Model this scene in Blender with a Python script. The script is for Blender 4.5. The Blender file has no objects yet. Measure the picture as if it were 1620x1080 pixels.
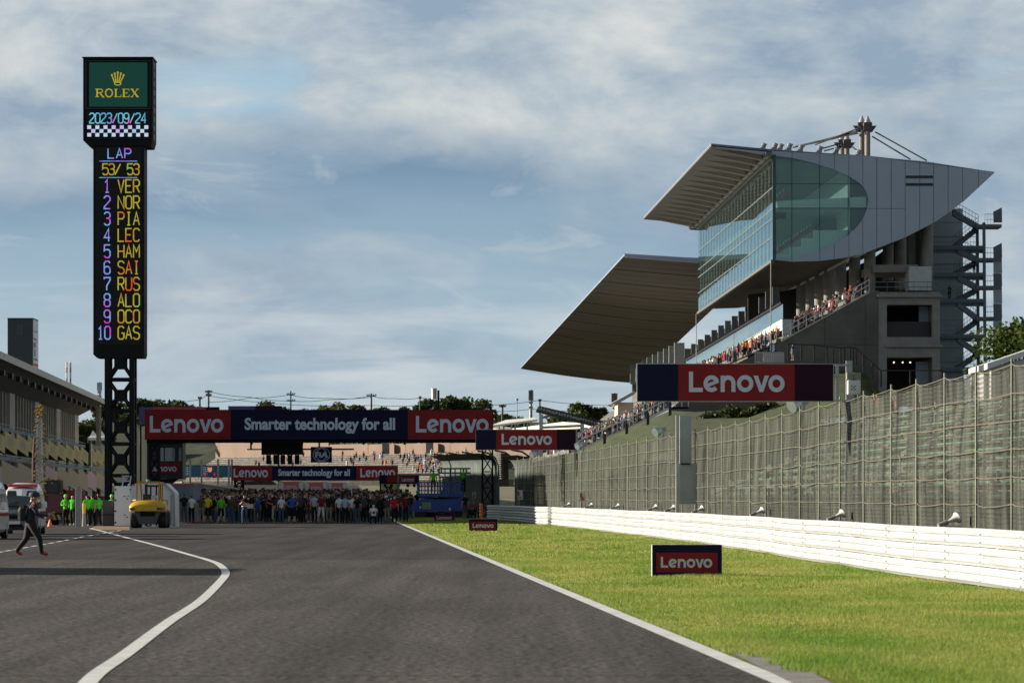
import bpy, bmesh, math, random
from mathutils import Vector, Matrix
import numpy as np
SC=bpy.context.scene
COL=SC.collection
R=random.Random(7)
rad=math.radians
# ---------------------------------------------------------------- camera, sky, sun, exposure
F=6000.0; CX=810.0; HY=785.0; CAMH=1.6
cam=bpy.data.cameras.new('camera'); camo=bpy.data.objects.new('camera',cam); COL.objects.link(camo)
camo.location=(0,0,CAMH); camo.rotation_euler=(rad(90),0,0)
cam.sensor_width=36; cam.lens=F/1620*36; cam.shift_y=(HY-540)/1620.0
cam.clip_start=0.5; cam.clip_end=9000
cam.dof.use_dof=True; cam.dof.focus_distance=150; cam.dof.aperture_fstop=5.6
SC.camera=camo
SUN=Vector((-0.95,0.22,0.25)).normalized()
EL=math.asin(SUN.z); AZ=math.atan2(SUN.x,SUN.y)
sl=bpy.data.lights.new('sun','SUN'); sl.energy=5.0; sl.angle=rad(0.5); sl.color=(1.0,0.90,0.76)
so=bpy.data.objects.new('sun',sl); COL.objects.link(so); so.rotation_euler=SUN.to_track_quat('Z','Y').to_euler(); so.location=(-60,40,60)
SC.view_settings.view_transform='Standard'; SC.view_settings.look='None'; SC.view_settings.gamma=1
SC.view_settings.exposure=1.0
wd=bpy.data.worlds.new('World'); SC.world=wd; wd.use_nodes=True
CUX,CUZ=3.3,0.0
ZEN=0.42   # unseen upper sky darkened to weaken the ambient fill
SKYK=10/(2**SC.view_settings.exposure)
def _sky():
    nt=wd.node_tree; N=nt.nodes; L=nt.links; N.clear()
    def n(t,**k):
        o=N.new(t)
        for a,b in k.items(): setattr(o,a,b)
        return o
    def mth(op,a,b=None,c=None,clamp=False):
        o=n('ShaderNodeMath',operation=op,use_clamp=clamp)
        for i,v in enumerate((a,b,c)):
            if v is None: continue
            if isinstance(v,(int,float)): o.inputs[i].default_value=v
            else: L.new(v,o.inputs[i])
        return o.outputs[0]
    def ramp(f,stops):
        o=n('ShaderNodeValToRGB'); e=o.color_ramp.elements
        while len(e)<len(stops): e.new(0.5)
        for i,(p,c) in enumerate(stops):
            e[i].position=p; e[i].color=(*c,1)
        L.new(f,o.inputs[0]); return o.outputs[0]
    def mix(f,a,b):
        o=n('ShaderNodeMix',data_type='RGBA')
        if isinstance(f,(int,float)): o.inputs[0].default_value=f
        else: L.new(f,o.inputs[0])
        for s,v in ((6,a),(7,b)):
            if isinstance(v,tuple): o.inputs[s].default_value=(*v,1)
            else: L.new(v,o.inputs[s])
        return o.outputs[2]
    tc=n('ShaderNodeTexCoord'); sp=n('ShaderNodeSeparateXYZ'); L.new(tc.outputs['Generated'],sp.inputs[0])
    z=mth('MAXIMUM',sp.outputs[2],0.0)
    def noise(sc,kz,det,rough,off,dist=0.0):
        m=n('ShaderNodeVectorMath',operation='MULTIPLY_ADD'); L.new(tc.outputs['Generated'],m.inputs[0]); m.inputs[1].default_value=(1,0.6,kz); m.inputs[2].default_value=off
        o=n('ShaderNodeTexNoise'); o.inputs['Scale'].default_value=sc; o.inputs['Detail'].default_value=det
        o.inputs['Roughness'].default_value=rough; o.inputs['Distortion'].default_value=dist
        L.new(m.outputs[0],o.inputs['Vector']); return o.outputs['Fac']
    def c(r,g,b):
        f=lambda x:((x/255+0.055)/1.055)**2.4*SKYK
        return (f(r),f(g),f(b))
    def rv(f,*st): return ramp(f,[(p,(v,)*3) for p,v in st])
    sk=n('ShaderNodeTexSky',sky_type='NISHITA'); sk.sun_disc=False; sk.sun_elevation=EL; sk.sun_rotation=AZ
    sk.altitude=50; sk.air_density=1.0; sk.dust_density=1.0; sk.ozone_density=1.5
    a=ramp(z,[(0.0,c(192,209,214)),(0.018,c(178,200,211)),(0.045,c(163,188,205)),(0.075,c(136,164,188)),(0.105,c(134,162,186)),(0.14,c(140,168,192))])
    a=mix(0.06,a,sk.outputs[0])
    # darker slate masses
    dk=mth('MULTIPLY',rv(noise(5.5,2.6,4,0.5,(2.3,0.7,0.0),0.3),(0.44,0.0),(0.66,0.75)),rv(z,(0.02,0.0),(0.06,1.0)))
    a=mix(dk,a,c(104,134,163))
    # broad pale altocumulus
    m1=mth('MULTIPLY',rv(noise(9.0,2.4,8,0.58,(7.1,3.3,1.2),0.5),(0.40,0.0),(0.60,1.0)),rv(z,(0.012,0.4),(0.05,1.0)))
    a=mix(m1,a,ramp(noise(21,2.6,7,0.6,(3.1,0.9,6.2),0.4),[(0.34,c(150,170,189)),(0.66,c(192,202,209))]))
    # low thin streaks toward the horizon
    m2=mth('MULTIPLY',rv(noise(11.0,8.0,7,0.55,(1.7,5.2,0.3),0.4),(0.44,0.0),(0.62,0.85)),rv(z,(0.004,0.3),(0.02,1.0),(0.04,1.0),(0.065,0.0)))
    a=mix(m2,a,c(204,212,217))
    # high broken cumulus with lit edges and blue gaps
    hi=rv(mth('ADD',z,mth('MULTIPLY',mth('SUBTRACT',noise(7,2.0,5,0.55,(5.5,0.2,3.1)),0.5),0.10)),(0.074,0.0),(0.102,1.0))
    cn=noise(9.5,2.3,9,0.56,(CUX,1.9,CUZ),0.35)
    body=rv(cn,(0.315,0.0),(0.41,1.0)); lit=ramp(noise(17,2.2,8,0.6,(0.4,6.1,2.9),0.15),[(0.36,c(148,168,188)),(0.52,c(188,199,206)),(0.65,c(217,219,218))])
    top=mix(body,mix(0.1,c(160,192,214),sk.outputs[0]),lit)
    a=mix(hi,a,top)
    # stray bright wisps
    w=mth('MULTIPLY',rv(noise(26,3.2,8,0.6,(4.4,2.2,7.7),0.6),(0.60,0.0),(0.78,0.55)),rv(z,(0.03,0.0),(0.05,1.0)))
    a=mix(w,a,c(205,212,216))
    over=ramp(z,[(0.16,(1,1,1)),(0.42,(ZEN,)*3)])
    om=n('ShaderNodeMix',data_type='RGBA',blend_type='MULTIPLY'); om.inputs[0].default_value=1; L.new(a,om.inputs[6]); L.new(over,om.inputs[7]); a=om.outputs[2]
    below=ramp(sp.outputs[2],[(0.0,(1,1,1)),(0.001,(0,0,0))])
    a=mix(below,a,c(45,47,45))
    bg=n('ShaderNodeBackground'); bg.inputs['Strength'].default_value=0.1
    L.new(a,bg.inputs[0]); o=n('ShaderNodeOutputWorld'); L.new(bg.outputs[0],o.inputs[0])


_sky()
SC.cycles.max_bounces=6; SC.cycles.transparent_max_bounces=16; SC.cycles.use_denoising=True
# ---------------------------------------------------------------- helpers
def W(px,py,d): return Vector(((px-CX)/F*d,d,CAMH+(HY-py)/F*d))
def G(px,py):
    d=F*CAMH/(py-HY); return ((px-CX)/F*d,d)
def gz(d): return 0.0 if d<240 else 0.008*(d-240)
def lin(c): 
    f=lambda x:(x/12.92 if x<=0.04045 else ((x+0.055)/1.055)**2.4)
    return tuple(f(x/255.0) for x in c)
def spl(pts,n=12):
    out=[]; P=[Vector(p) for p in pts]
    for i in range(len(P)-1):
        p0=P[max(i-1,0)];p1=P[i];p2=P[i+1];p3=P[min(i+2,len(P)-1)]
        for k in range(n):
            t=k/n
            out.append(0.5*((2*p1)+(p2-p0)*t+(2*p0-5*p1+4*p2-p3)*t*t+(3*p1-p0-3*p2+p3)*t**3))
    out.append(P[-1]); return out
def itp(tab,x):
    if x<=tab[0][0]: return tab[0][1]
    for (a,b),(c,d) in zip(tab,tab[1:]):
        if x<=c: return b+(d-b)*(x-a)/(c-a)
    return tab[-1][1]
MATS={}
def mat(name,col,rough=0.6,metal=0.0,var=0.12,scale=2.0,bump=0.0,bscale=30,emit=None,es=1.0,spec=0.5,coat=0,stretch=None,trans=0):
    if name in MATS: return MATS[name]
    m=bpy.data.materials.new(name); m.use_nodes=True; nt=m.node_tree; N=nt.nodes; L=nt.links
    b=N['Principled BSDF']; b.inputs['Roughness'].default_value=rough; b.inputs['Metallic'].default_value=metal
    b.inputs['Specular IOR Level'].default_value=spec
    if coat: b.inputs['Coat Weight'].default_value=coat; b.inputs['Coat Roughness'].default_value=0.08
    tc=N.new('ShaderNodeTexCoord'); src=tc.outputs['Object']
    if stretch:
        mp=N.new('ShaderNodeMapping'); mp.inputs['Scale'].default_value=stretch; L.new(src,mp.inputs[0]); src=mp.outputs[0]
    no=N.new('ShaderNodeTexNoise'); no.inputs['Scale'].default_value=scale; no.inputs['Detail'].default_value=5; L.new(src,no.inputs['Vector'])
    rp=N.new('ShaderNodeValToRGB'); e=rp.color_ramp.elements
    e[0].position=0.3; e[1].position=0.7
    e[0].color=(*[c*(1-var) for c in col[:3]],1); e[1].color=(*[min(1,c*(1+var)) for c in col[:3]],1)
    L.new(no.outputs['Fac'],rp.inputs[0]); L.new(rp.outputs[0],b.inputs['Base Color'])
    if bump:
        n2=N.new('ShaderNodeTexNoise'); n2.inputs['Scale'].default_value=bscale; n2.inputs['Detail'].default_value=4; L.new(src,n2.inputs['Vector'])
        bp=N.new('ShaderNodeBump'); bp.inputs['Strength'].default_value=bump; bp.inputs['Distance'].default_value=0.02
        L.new(n2.outputs['Fac'],bp.inputs['Height']); L.new(bp.outputs[0],b.inputs['Normal'])
    if emit:
        b.inputs['Emission Color'].default_value=(*emit,1); b.inputs['Emission Strength'].default_value=es
    MATS[name]=m; return m
def led(name,stops,scale,es):
    m=bpy.data.materials.new(name); m.use_nodes=True; nt=m.node_tree; N=nt.nodes; L=nt.links
    b=N['Principled BSDF']; b.inputs['Base Color'].default_value=(0.02,0.02,0.02,1); b.inputs['Roughness'].default_value=0.5
    tc=N.new('ShaderNodeTexCoord'); no=N.new('ShaderNodeTexNoise'); no.inputs['Scale'].default_value=scale; no.inputs['Detail'].default_value=2
    L.new(tc.outputs['Object'],no.inputs['Vector'])
    rp=N.new('ShaderNodeValToRGB'); e=rp.color_ramp.elements
    while len(e)<len(stops): e.new(0.5)
    for i,(p,c) in enumerate(stops): e[i].position=p; e[i].color=(*lin(c),1)
    L.new(no.outputs['Fac'],rp.inputs[0]); L.new(rp.outputs[0],b.inputs['Emission Color']); b.inputs['Emission Strength'].default_value=es
    MATS[name]=m; return m
ORG={}
def thing(name,label,cat,loc=(0,0,0),group=None,kind=None):
    o=bpy.data.objects.new(name,None); COL.objects.link(o); o.location=loc; o.empty_display_size=0.3
    o['label']=label; o['category']=cat
    if group: o['group']=group
    if kind: o['kind']=kind
    ORG[o.name]=Vector(loc); return o
def tag(o,label=None,cat=None,group=None,kind=None):
    for k,v in (('label',label),('category',cat),('group',group),('kind',kind)):
        if v: o[k]=v
    return o
class MB:
    def __init__(s): s.v=[]; s.f=[]; s.m=[]
    def poly(s,pts,m=0):
        i=len(s.v); s.v+=[Vector(p) for p in pts]; s.f.append(tuple(range(i,i+len(pts)))); s.m.append(m); return s
    def box(s,a,b,m=0,M=None):
        x0,y0,z0=a; x1,y1,z1=b
        p=[Vector(q) for q in ((x0,y0,z0),(x1,y0,z0),(x1,y1,z0),(x0,y1,z0),(x0,y0,z1),(x1,y0,z1),(x1,y1,z1),(x0,y1,z1))]
        if M is not None: p=[M@q for q in p]
        return s.hexa(p,m)
    def hexa(s,p,m=0):
        i=len(s.v); s.v+=[Vector(q) for q in p]
        for q in ((3,2,1,0),(4,5,6,7),(0,1,5,4),(1,2,6,5),(2,3,7,6),(3,0,4,7)): s.f.append(tuple(i+k for k in q)); s.m.append(m)
        return s
    def prism(s,pts,vec,m=0,caps=True):
        vec=Vector(vec); n=len(pts); i=len(s.v); P=[Vector(p) for p in pts]; s.v+=P+[p+vec for p in P]
        if caps:
            s.f.append(tuple(range(i,i+n))); s.f.append(tuple(i+n+k for k in reversed(range(n)))); s.m+=[m,m]
        for k in range(n):
            j=(k+1)%n; s.f.append((i+j,i+k,i+n+k,i+n+j)); s.m.append(m)
        return s
    def grid(s,rows,m=0,closed=False):
        i=len(s.v); n=len(rows[0])
        for r in rows: s.v+=[Vector(p) for p in r]
        for a in range(len(rows)-1):
            for k in range(n if closed else n-1):
                j=(k+1)%n; s.f.append((i+a*n+k,i+a*n+j,i+(a+1)*n+j,i+(a+1)*n+k)); s.m.append(m)
        return s
    def tube(s,pts,r,n=6,m=0,caps=True):
        P=[Vector(p) for p in pts]; rows=[]; rs=r if isinstance(r,(list,tuple)) else [r]*len(P)
        for k,p in enumerate(P):
            t=(P[min(k+1,len(P)-1)]-P[max(k-1,0)]).normalized()
            up=Vector((0,0,1)) if abs(t.z)<0.9 else Vector((0,1,0))
            a=t.cross(up).normalized(); b=a.cross(t)
            rows.append([p+(a*math.cos(2*math.pi*q/n)+b*math.sin(2*math.pi*q/n))*rs[k] for q in range(n)])
        i=len(s.v); s.grid(rows,m,True)
        if caps and n>2:
            s.f.append(tuple(i+q for q in reversed(range(n)))); s.m.append(m)
            e=i+(len(P)-1)*n; s.f.append(tuple(e+q for q in range(n))); s.m.append(m)
        return s
    def bar(s,a,b,w,h=None,m=0):
        a=Vector(a); b=Vector(b); h=h or w; t=(b-a).normalized(); up=Vector((0,0,1)) if abs(t.z)<0.95 else Vector((0,1,0))
        x=t.cross(up).normalized()*(w/2); y=x.cross(t).normalized()*(h/2)
        return s.hexa([a-x-y,a+x-y,b+x-y,b-x-y,a-x+y,a+x+y,b+x+y,b-x+y],m)
    def ball(s,c,r,n=8,m=0,sc=(1,1,1)):
        c=Vector(c); rows=[]
        for a in range(n//2+1):
            th=math.pi*a/(n//2); rr=max(math.sin(th),0.02)
            rows.append([c+Vector((r*sc[0]*rr*math.cos(2*math.pi*q/n),r*sc[1]*rr*math.sin(2*math.pi*q/n),r*sc[2]*math.cos(th))) for q in range(n)])
        return s.grid(rows,m,True)
    def build(s,name,mats,parent=None,smooth=False,bevel=0,seg=2,org=None):
        me=bpy.data.meshes.new(name)
        o0=Vector((0,0,0))
        if parent is not None: o0=ORG[parent.name]
        elif org is not None: o0=Vector(org)
        me.from_pydata([tuple(v-o0) for v in s.v],[],s.f)
        if not isinstance(mats,(list,tuple)): mats=[mats]
        for m in mats: me.materials.append(m)
        if len(mats)>1: me.polygons.foreach_set('material_index',s.m)
        if bevel:
            bm=bmesh.new(); bm.from_mesh(me); bmesh.ops.remove_doubles(bm,verts=bm.verts,dist=1e-4)
            bmesh.ops.recalc_face_normals(bm,faces=bm.faces)
            bmesh.ops.bevel(bm,geom=[e for e in bm.edges if len(e.link_faces)==2 and e.calc_face_angle(0)>0.5],offset=bevel,segments=seg,affect='EDGES',profile=0.5)
            bm.to_mesh(me); bm.free()
        if smooth: me.polygons.foreach_set('use_smooth',[True]*len(me.polygons))
        me.update()
        o=bpy.data.objects.new(name,me); COL.objects.link(o)
        if parent is not None: o.parent=parent; ORG[o.name]=o0.copy()
        else: o.location=o0; ORG[o.name]=o0.copy()
        return o
def copy_tree(o,parent=None):
    c=o.copy(); COL.objects.link(c)
    if parent is not None: c.parent=parent
    for ch in list(o.children): copy_tree(ch,c)
    return c
def kids(o): return list(o.children)
# ---- lettering drawn with strokes or the built-in font, laid on a sign face
def stroke(pts,w,closed=False):
    P=[Vector((p[0],p[1])) for p in pts]; n=len(P); L=[];Rr=[]
    for i in range(n):
        a=P[i-1] if (i>0 or closed) else None; b=P[(i+1)%n] if (i<n-1 or closed) else None
        d1=(P[i]-a).normalized() if a is not None else None; d2=(b-P[i]).normalized() if b is not None else None
        if d1 is None: t=d2; k=1
        elif d2 is None: t=d1; k=1
        else:
            t=(d1+d2)
            t=t.normalized() if t.length>1e-4 else d1
            k=1/max(0.45,t.dot(d1))
        nn=Vector((-t.y,t.x))*w/2*k; L.append(P[i]+nn); Rr.append(P[i]-nn)
    q=[]
    for i in range(n if closed else n-1):
        j=(i+1)%n; q.append([L[i],Rr[i],Rr[j],L[j]])
    return q
def arc(cx,cy,r,a0,a1,n=20,ry=None):
    ry=ry or r
    return [(cx+r*math.cos(rad(a0+(a1-a0)*i/n)),cy+ry*math.sin(rad(a0+(a1-a0)*i/n))) for i in range(n+1)]
def lenovo2d(n=20):
    w=0.255; S=[]
    S.append(stroke([(0.13,1.22),(0.13,0.127),(0.87,0.127)],w))
    S.append(stroke(arc(1.42,0.5,0.375,24,318,n),w)); S.append(stroke([(1.08,0.36),(1.86,0.66)],0.2))
    S.append(stroke([(2.12,0.98),(2.12,0)],w)); S.append(stroke(arc(2.46,0.53,0.335,170,0,n//2)+[(2.795,0)],w))
    S.append(stroke(arc(3.53,0.5,0.385,0,360,n)[:-1],w,True))
    S.append([[Vector((4.06,0.98)),Vector((4.43,0.0)),Vector((4.67,0.0)),Vector((4.34,0.98))]]); S.append([[Vector((4.76,0.98)),Vector((4.43,0.0)),Vector((4.67,0.0)),Vector((5.03,0.98))]])
    S.append(stroke(arc(5.5,0.5,0.385,0,360,n)[:-1],w,True))
    return S,(0,-0.01,6.01,1.22)
FONTCACHE={}
def font2d(text,bold=0.02):
    key=(text,bold)
    if key not in FONTCACHE:
        c=bpy.data.curves.new('t','FONT'); c.body=text; c.size=1; c.offset=bold; c.resolution_u=4
        o=bpy.data.objects.new('t',c); COL.objects.link(o); dg=bpy.context.evaluated_depsgraph_get()
        me=bpy.data.meshes.new_from_object(o.evaluated_get(dg))
        q=[[Vector((me.vertices[i].co.x,me.vertices[i].co.y)) for i in p.vertices] for p in me.polygons]
        bpy.data.objects.remove(o); bpy.data.curves.remove(c); bpy.data.meshes.remove(me)
        xs=[p.x for f in q for p in f]; ys=[p.y for f in q for p in f]
        FONTCACHE[key]=(q,(min(xs),min(ys),max(xs),max(ys)))
    q,bb=FONTCACHE[key]; return [q],bb
def lay(mb,glyph,o,u,v,n,box,off=0.01,step=0.0012,m=0):
    """place 2-D strokes on a face: o origin, u right, v up, n outward (unit); box=(x0,y0,x1,y1) in metres on that face"""
    S,bb=glyph; x0,y0,x1,y1=box; sx=(x1-x0)/(bb[2]-bb[0]); sy=(y1-y0)/(bb[3]-bb[1])
    for k,st in enumerate(S):
        for q in st: mb.poly([o+u*(x0+(p[0]-bb[0])*sx)+v*(y0+(p[1]-bb[1])*sy)+n*(off+k*step) for p in q],m)
    return mb
X_=Vector((1,0,0)); Z_=Vector((0,0,1)); NF=Vector((0,-1,0))
def strip(pts,w,z):
    """flat ribbon mesh along ground points"""
    P=[Vector((p[0],p[1],0)) for p in pts]; mb=MB(); rows=[]
    for i,p in enumerate(P):
        t=(P[min(i+1,len(P)-1)]-P[max(i-1,0)]).normalized(); nn=Vector((-t.y,t.x,0))*w/2
        zz=Vector((0,0,z+gz(p.y))); rows.append([p+nn+zz,p-nn+zz])
    mb.grid(rows); return mb
# ---------------------------------------------------------------- materials
WHITE=mat('white_paint',(0.66,0.66,0.64),0.45,var=0.05)
STEEL=mat('galvanised_steel',(0.32,0.34,0.35),0.42,0.6,var=0.15,scale=6)
DARK=mat('dark_metal',(0.006,0.0065,0.008),0.65,var=0.3,spec=0.2)
BLACK=mat('black_plastic',(0.005,0.005,0.006),0.65,var=0.3,spec=0.2)
RED=mat('banner_red',(0.235,0.022,0.026),0.7,var=0.13,scale=0.8,spec=0.12,bump=0.25,bscale=1.6)
NAVY=mat('banner_navy',(0.010,0.011,0.042),0.7,var=0.15,scale=0.8,spec=0.12,bump=0.25,bscale=1.6)
PLUM=mat('banner_plum',(0.026,0.008,0.022),0.7,var=0.06,scale=0.6,spec=0.12)
LETTER=mat('banner_white',(0.52,0.61,0.72),0.6,var=0.02)
CONC=mat('concrete',(0.235,0.23,0.215),0.85,var=0.16,scale=0.7,bump=0.15,bscale=8)
DCONC=mat('weathered_concrete',(0.115,0.112,0.102),0.9,var=0.25,scale=0.35,bump=0.15,bscale=5)
BLUE=mat('lift_blue',(0.006,0.045,0.28),0.4,var=0.12)
YEL=mat('machine_yellow',(0.52,0.33,0.015),0.4,var=0.1,scale=4)
YELDK=mat('guard_yellow',(0.45,0.24,0.012),0.5,var=0.15)
RUB=mat('rubber',(0.012,0.012,0.013),0.8,var=0.3,bump=0.3,bscale=60)
GLASSD=mat('dark_window',(0.008,0.011,0.013),0.08,spec=0.5,var=0.1)
SILV=mat('aluminium_panel',(0.31,0.36,0.435),0.42,0.6,var=0.05,scale=0.25)
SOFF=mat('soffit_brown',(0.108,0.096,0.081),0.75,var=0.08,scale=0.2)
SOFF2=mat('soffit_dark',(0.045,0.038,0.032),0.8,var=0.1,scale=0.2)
BSTEEL=mat('blue_grey_steel',(0.11,0.145,0.185),0.5,0.2,var=0.12)
BWALL=mat('blue_grey_cladding',(0.34,0.41,0.47),0.6,var=0.08,scale=0.4)
CREAM=mat('cream_panel',(0.62,0.55,0.40),0.7,var=0.06)
HIVIS=mat('hi_vis_green',(0.08,0.55,0.02),0.6,var=0.08)
ORANGE=mat('safety_orange',(0.80,0.13,0.01),0.5,var=0.08)
SKIN=mat('skin',(0.42,0.24,0.16),0.55,var=0.08)
GREENW=mat('dark_green_paint',(0.03,0.06,0.05),0.6,var=0.2)
WOOD=mat('pole_grey',(0.12,0.11,0.10),0.8,var=0.2)
def ground_mats():
    m=bpy.data.materials.new('asphalt'); m.use_nodes=True; N=m.node_tree.nodes; L=m.node_tree.links; b=N['Principled BSDF']
    geo=N.new('ShaderNodeNewGeometry'); pos=geo.outputs['Position']
    def noise(sc,det,stretch,ro=0.55):
        mp=N.new('ShaderNodeMapping'); mp.inputs['Scale'].default_value=stretch; L.new(pos,mp.inputs[0])
        o=N.new('ShaderNodeTexNoise'); o.inputs['Scale'].default_value=sc; o.inputs['Detail'].default_value=det; o.inputs['Roughness'].default_value=ro
        L.new(mp.outputs[0],o.inputs['Vector']); return o.outputs['Fac']
    def rmp(f,a,b_,ca,cb):
        o=N.new('ShaderNodeValToRGB'); e=o.color_ramp.elements; e[0].position=a; e[1].position=b_; e[0].color=(*ca,1); e[1].color=(*cb,1); L.new(f,o.inputs[0]); return o.outputs[0]
    def mul(a,c,f=1.0):
        o=N.new('ShaderNodeMix'); o.data_type='RGBA'; o.blend_type='MULTIPLY'; o.inputs[0].default_value=f; L.new(a,o.inputs[6]); L.new(c,o.inputs[7]); return o.outputs[2]
    base=rmp(noise(11,5,(1,0.7,1),0.75),0.42,0.60,(0.044,0.0405,0.039),(0.168,0.154,0.148))
    base=mul(base,rmp(noise(0.22,5,(1,0.25,1)),0.3,0.7,(0.82,)*3,(1.14,)*3))
    base=mul(base,rmp(noise(0.9,3,(1.6,0.02,1)),0.38,0.60,(0.82,)*3,(1.06,)*3))
    base=mul(base,rmp(noise(26,3,(1,0.5,1),0.85),0.38,0.66,(0.74,)*3,(1.32,)*3))
    # resurfaced stretch: darker asphalt beyond a transverse joint
    sp=N.new('ShaderNodeSeparateXYZ'); L.new(pos,sp.inputs[0])
    st=N.new('ShaderNodeMath'); st.operation='GREATER_THAN'; st.inputs[1].default_value=96.0; L.new(sp.outputs[1],st.inputs[0])
    base=mul(base,rmp(st.outputs[0],0.4,0.6,(1,1,1),(0.74,0.74,0.76)))
    # transverse joints
    for yy in (33.9,54.0,96.0,128.0):
        a=N.new('ShaderNodeMath'); a.operation='SUBTRACT'; a.inputs[1].default_value=yy; L.new(sp.outputs[1],a.inputs[0])
        a2=N.new('ShaderNodeMath'); a2.operation='ABSOLUTE'; L.new(a.outputs[0],a2.inputs[0])
        base=mul(base,rmp(a2.outputs[0],0.02,0.09 if yy<60 else 0.3,(0.5,)*3,(1,1,1)))
    # curved tyre marks
    wv=N.new('ShaderNodeTexNoise'); mp=N.new('ShaderNodeMapping'); mp.inputs['Scale'].default_value=(0.35,0.035,1); L.new(pos,mp.inputs[0]); L.new(mp.outputs[0],wv.inputs['Vector']); wv.inputs['Scale'].default_value=2; wv.inputs['Detail'].default_value=1
    base=mul(base,rmp(wv.outputs['Fac'],0.485,0.5,(1,1,1),(0.8,)*3),0.6)
    L.new(base,b.inputs['Base Color']); b.inputs['Roughness'].default_value=0.9; b.inputs['Specular IOR Level'].default_value=0.07
    bp=N.new('ShaderNodeBump'); bp.inputs['Strength'].default_value=0.5; bp.inputs['Distance'].default_value=0.01; L.new(noise(40,3,(1,1,1)),bp.inputs['Height']); L.new(bp.outputs[0],b.inputs['Normal'])
    MATS['asphalt']=m
    g=bpy.data.materials.new('turf'); g.use_nodes=True; N=g.node_tree.nodes; L=g.node_tree.links; b=N['Principled BSDF']
    geo=N.new('ShaderNodeNewGeometry'); pos=geo.outputs['Position']
    base=rmp(noise(0.5,5,(1,0.35,1)),0.32,0.7,(0.12,0.17,0.016),(0.25,0.245,0.05))
    base=mul(base,rmp(noise(22,3,(1,0.6,1),0.7),0.3,0.7,(0.6,)*3,(1.3,)*3))
    L.new(base,b.inputs['Base Color']); b.inputs['Roughness'].default_value=0.9; b.inputs['Specular IOR Level'].default_value=0.1
    bp=N.new('ShaderNodeBump'); bp.inputs['Strength'].default_value=1.0; bp.inputs['Distance'].default_value=0.06; L.new(noise(14,4,(1,1,1)),bp.inputs['Height']); L.new(bp.outputs[0],b.inputs['Normal'])
    MATS['turf']=g
    # grass blades: translucent leaf
    q=bpy.data.materials.new('grass_blade'); q.use_nodes=True; N=q.node_tree.nodes; L=q.node_tree.links; b=N['Principled BSDF']
    geo=N.new('ShaderNodeNewGeometry'); pos=geo.outputs['Position']
    base=rmp(noise(0.45,5,(1,0.4,1)),0.34,0.68,(0.155,0.268,0.030),(0.385,0.385,0.105))
    base=mul(base,rmp(geo.outputs['Random Per Island'],0.0,1.0,(0.65,0.7,0.6),(1.25,1.2,1.3)))
    L.new(base,b.inputs['Base Color']); b.inputs['Roughness'].default_value=0.55; b.inputs['Specular IOR Level'].default_value=0.25
    tr=N.new('ShaderNodeBsdfTranslucent'); L.new(base,tr.inputs[0]); mx=N.new('ShaderNodeMixShader'); mx.inputs[0].default_value=0.45
    L.new(b.outputs[0],mx.inputs[1]); L.new(tr.outputs[0],mx.inputs[2]); L.new(mx.outputs[0],N['Material Output'].inputs[0])
    MATS['blade']=q
ground_mats()
def leafmat(name,ca,cb):
    m=bpy.data.materials.new(name); m.use_nodes=True; N=m.node_tree.nodes; L=m.node_tree.links; b=N['Principled BSDF']
    geo=N.new('ShaderNodeNewGeometry'); rp=N.new('ShaderNodeValToRGB'); e=rp.color_ramp.elements; e[0].color=(*ca,1); e[1].color=(*cb,1)
    L.new(geo.outputs['Random Per Island'],rp.inputs[0]); L.new(rp.outputs[0],b.inputs['Base Color']); b.inputs['Roughness'].default_value=0.6; b.inputs['Specular IOR Level'].default_value=0.2
    tr=N.new('ShaderNodeBsdfTranslucent'); L.new(rp.outputs[0],tr.inputs[0]); mx=N.new('ShaderNodeMixShader'); mx.inputs[0].default_value=0.3
    L.new(b.outputs[0],mx.inputs[1]); L.new(tr.outputs[0],mx.inputs[2]); L.new(mx.outputs[0],N['Material Output'].inputs[0])
    return m
LEAF=[leafmat('foliage_dark',(0.018,0.032,0.010),(0.055,0.075,0.022)),leafmat('foliage_mid',(0.028,0.055,0.010),(0.085,0.12,0.022)),leafmat('foliage_olive',(0.03,0.04,0.012),(0.10,0.105,0.03))]
BARK=mat('bark',(0.06,0.045,0.035),0.9,var=0.3,scale=6,bump=0.4,bscale=12)
# ---------------------------------------------------------------- setting: ground, track, lines, verge
dl=[-40,0,30,60,100,160,240,300,400,520,700,1000,1600,3000,6000]
def gzf(d): return gz(min(d,900))
mb=MB(); mb.grid([[(-4000,d,-0.03+gzf(d)),(-300,d,-0.03+gzf(d)),(300,d,-0.03+gzf(d)),(4000,d,-0.03+gzf(d))] for d in dl]); 
tag(mb.build('ground',mat('dry_earth',(0.14,0.13,0.07),0.95,var=0.3,scale=0.05)),'wide earth and grass ground beneath the circuit','ground',kind='structure')
def RX(d): return 3.85-0.0465*d
dt=[-30,0,20,40,70,100,150,200,240,280,340,420,520,700]
mb=MB(); mb.grid([[(-95,d,gz(d)),(-30,d,gz(d)),(RX(d)+0.1,d,gz(d))] for d in dt])
tag(mb.build('track',MATS['asphalt']),'dark grey asphalt track and pit exit running away to the crowd','track',kind='structure')
LINEM=mat('line_paint',(0.66,0.66,0.64),0.6,var=0.16,scale=2.5,bump=0.2,bscale=40)
tag(strip([(RX(d),d) for d in range(6,430,6)],0.21,0.005).build('track_edge_line',LINEM),'white line along the right edge of the track beside the grass','line',kind='structure')
lp=[(-2.6,20),(-3.1,26)]+[G(*p) for p in ((143,1075),(200,1033),(267,983),(317,950),(347,921),(357,907),(352,897),(337,888),(300,877),(250,863),(200,850),(170,842),(143,835))]
sp_=[(p.x,p.y) for p in spl([(a,b,0) for a,b in lp],10)]
tag(strip(sp_,0.17,0.005).build('pit_exit_line',LINEM),'white pit exit line curving from the lower left towards the forklift','line',kind='structure')
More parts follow.
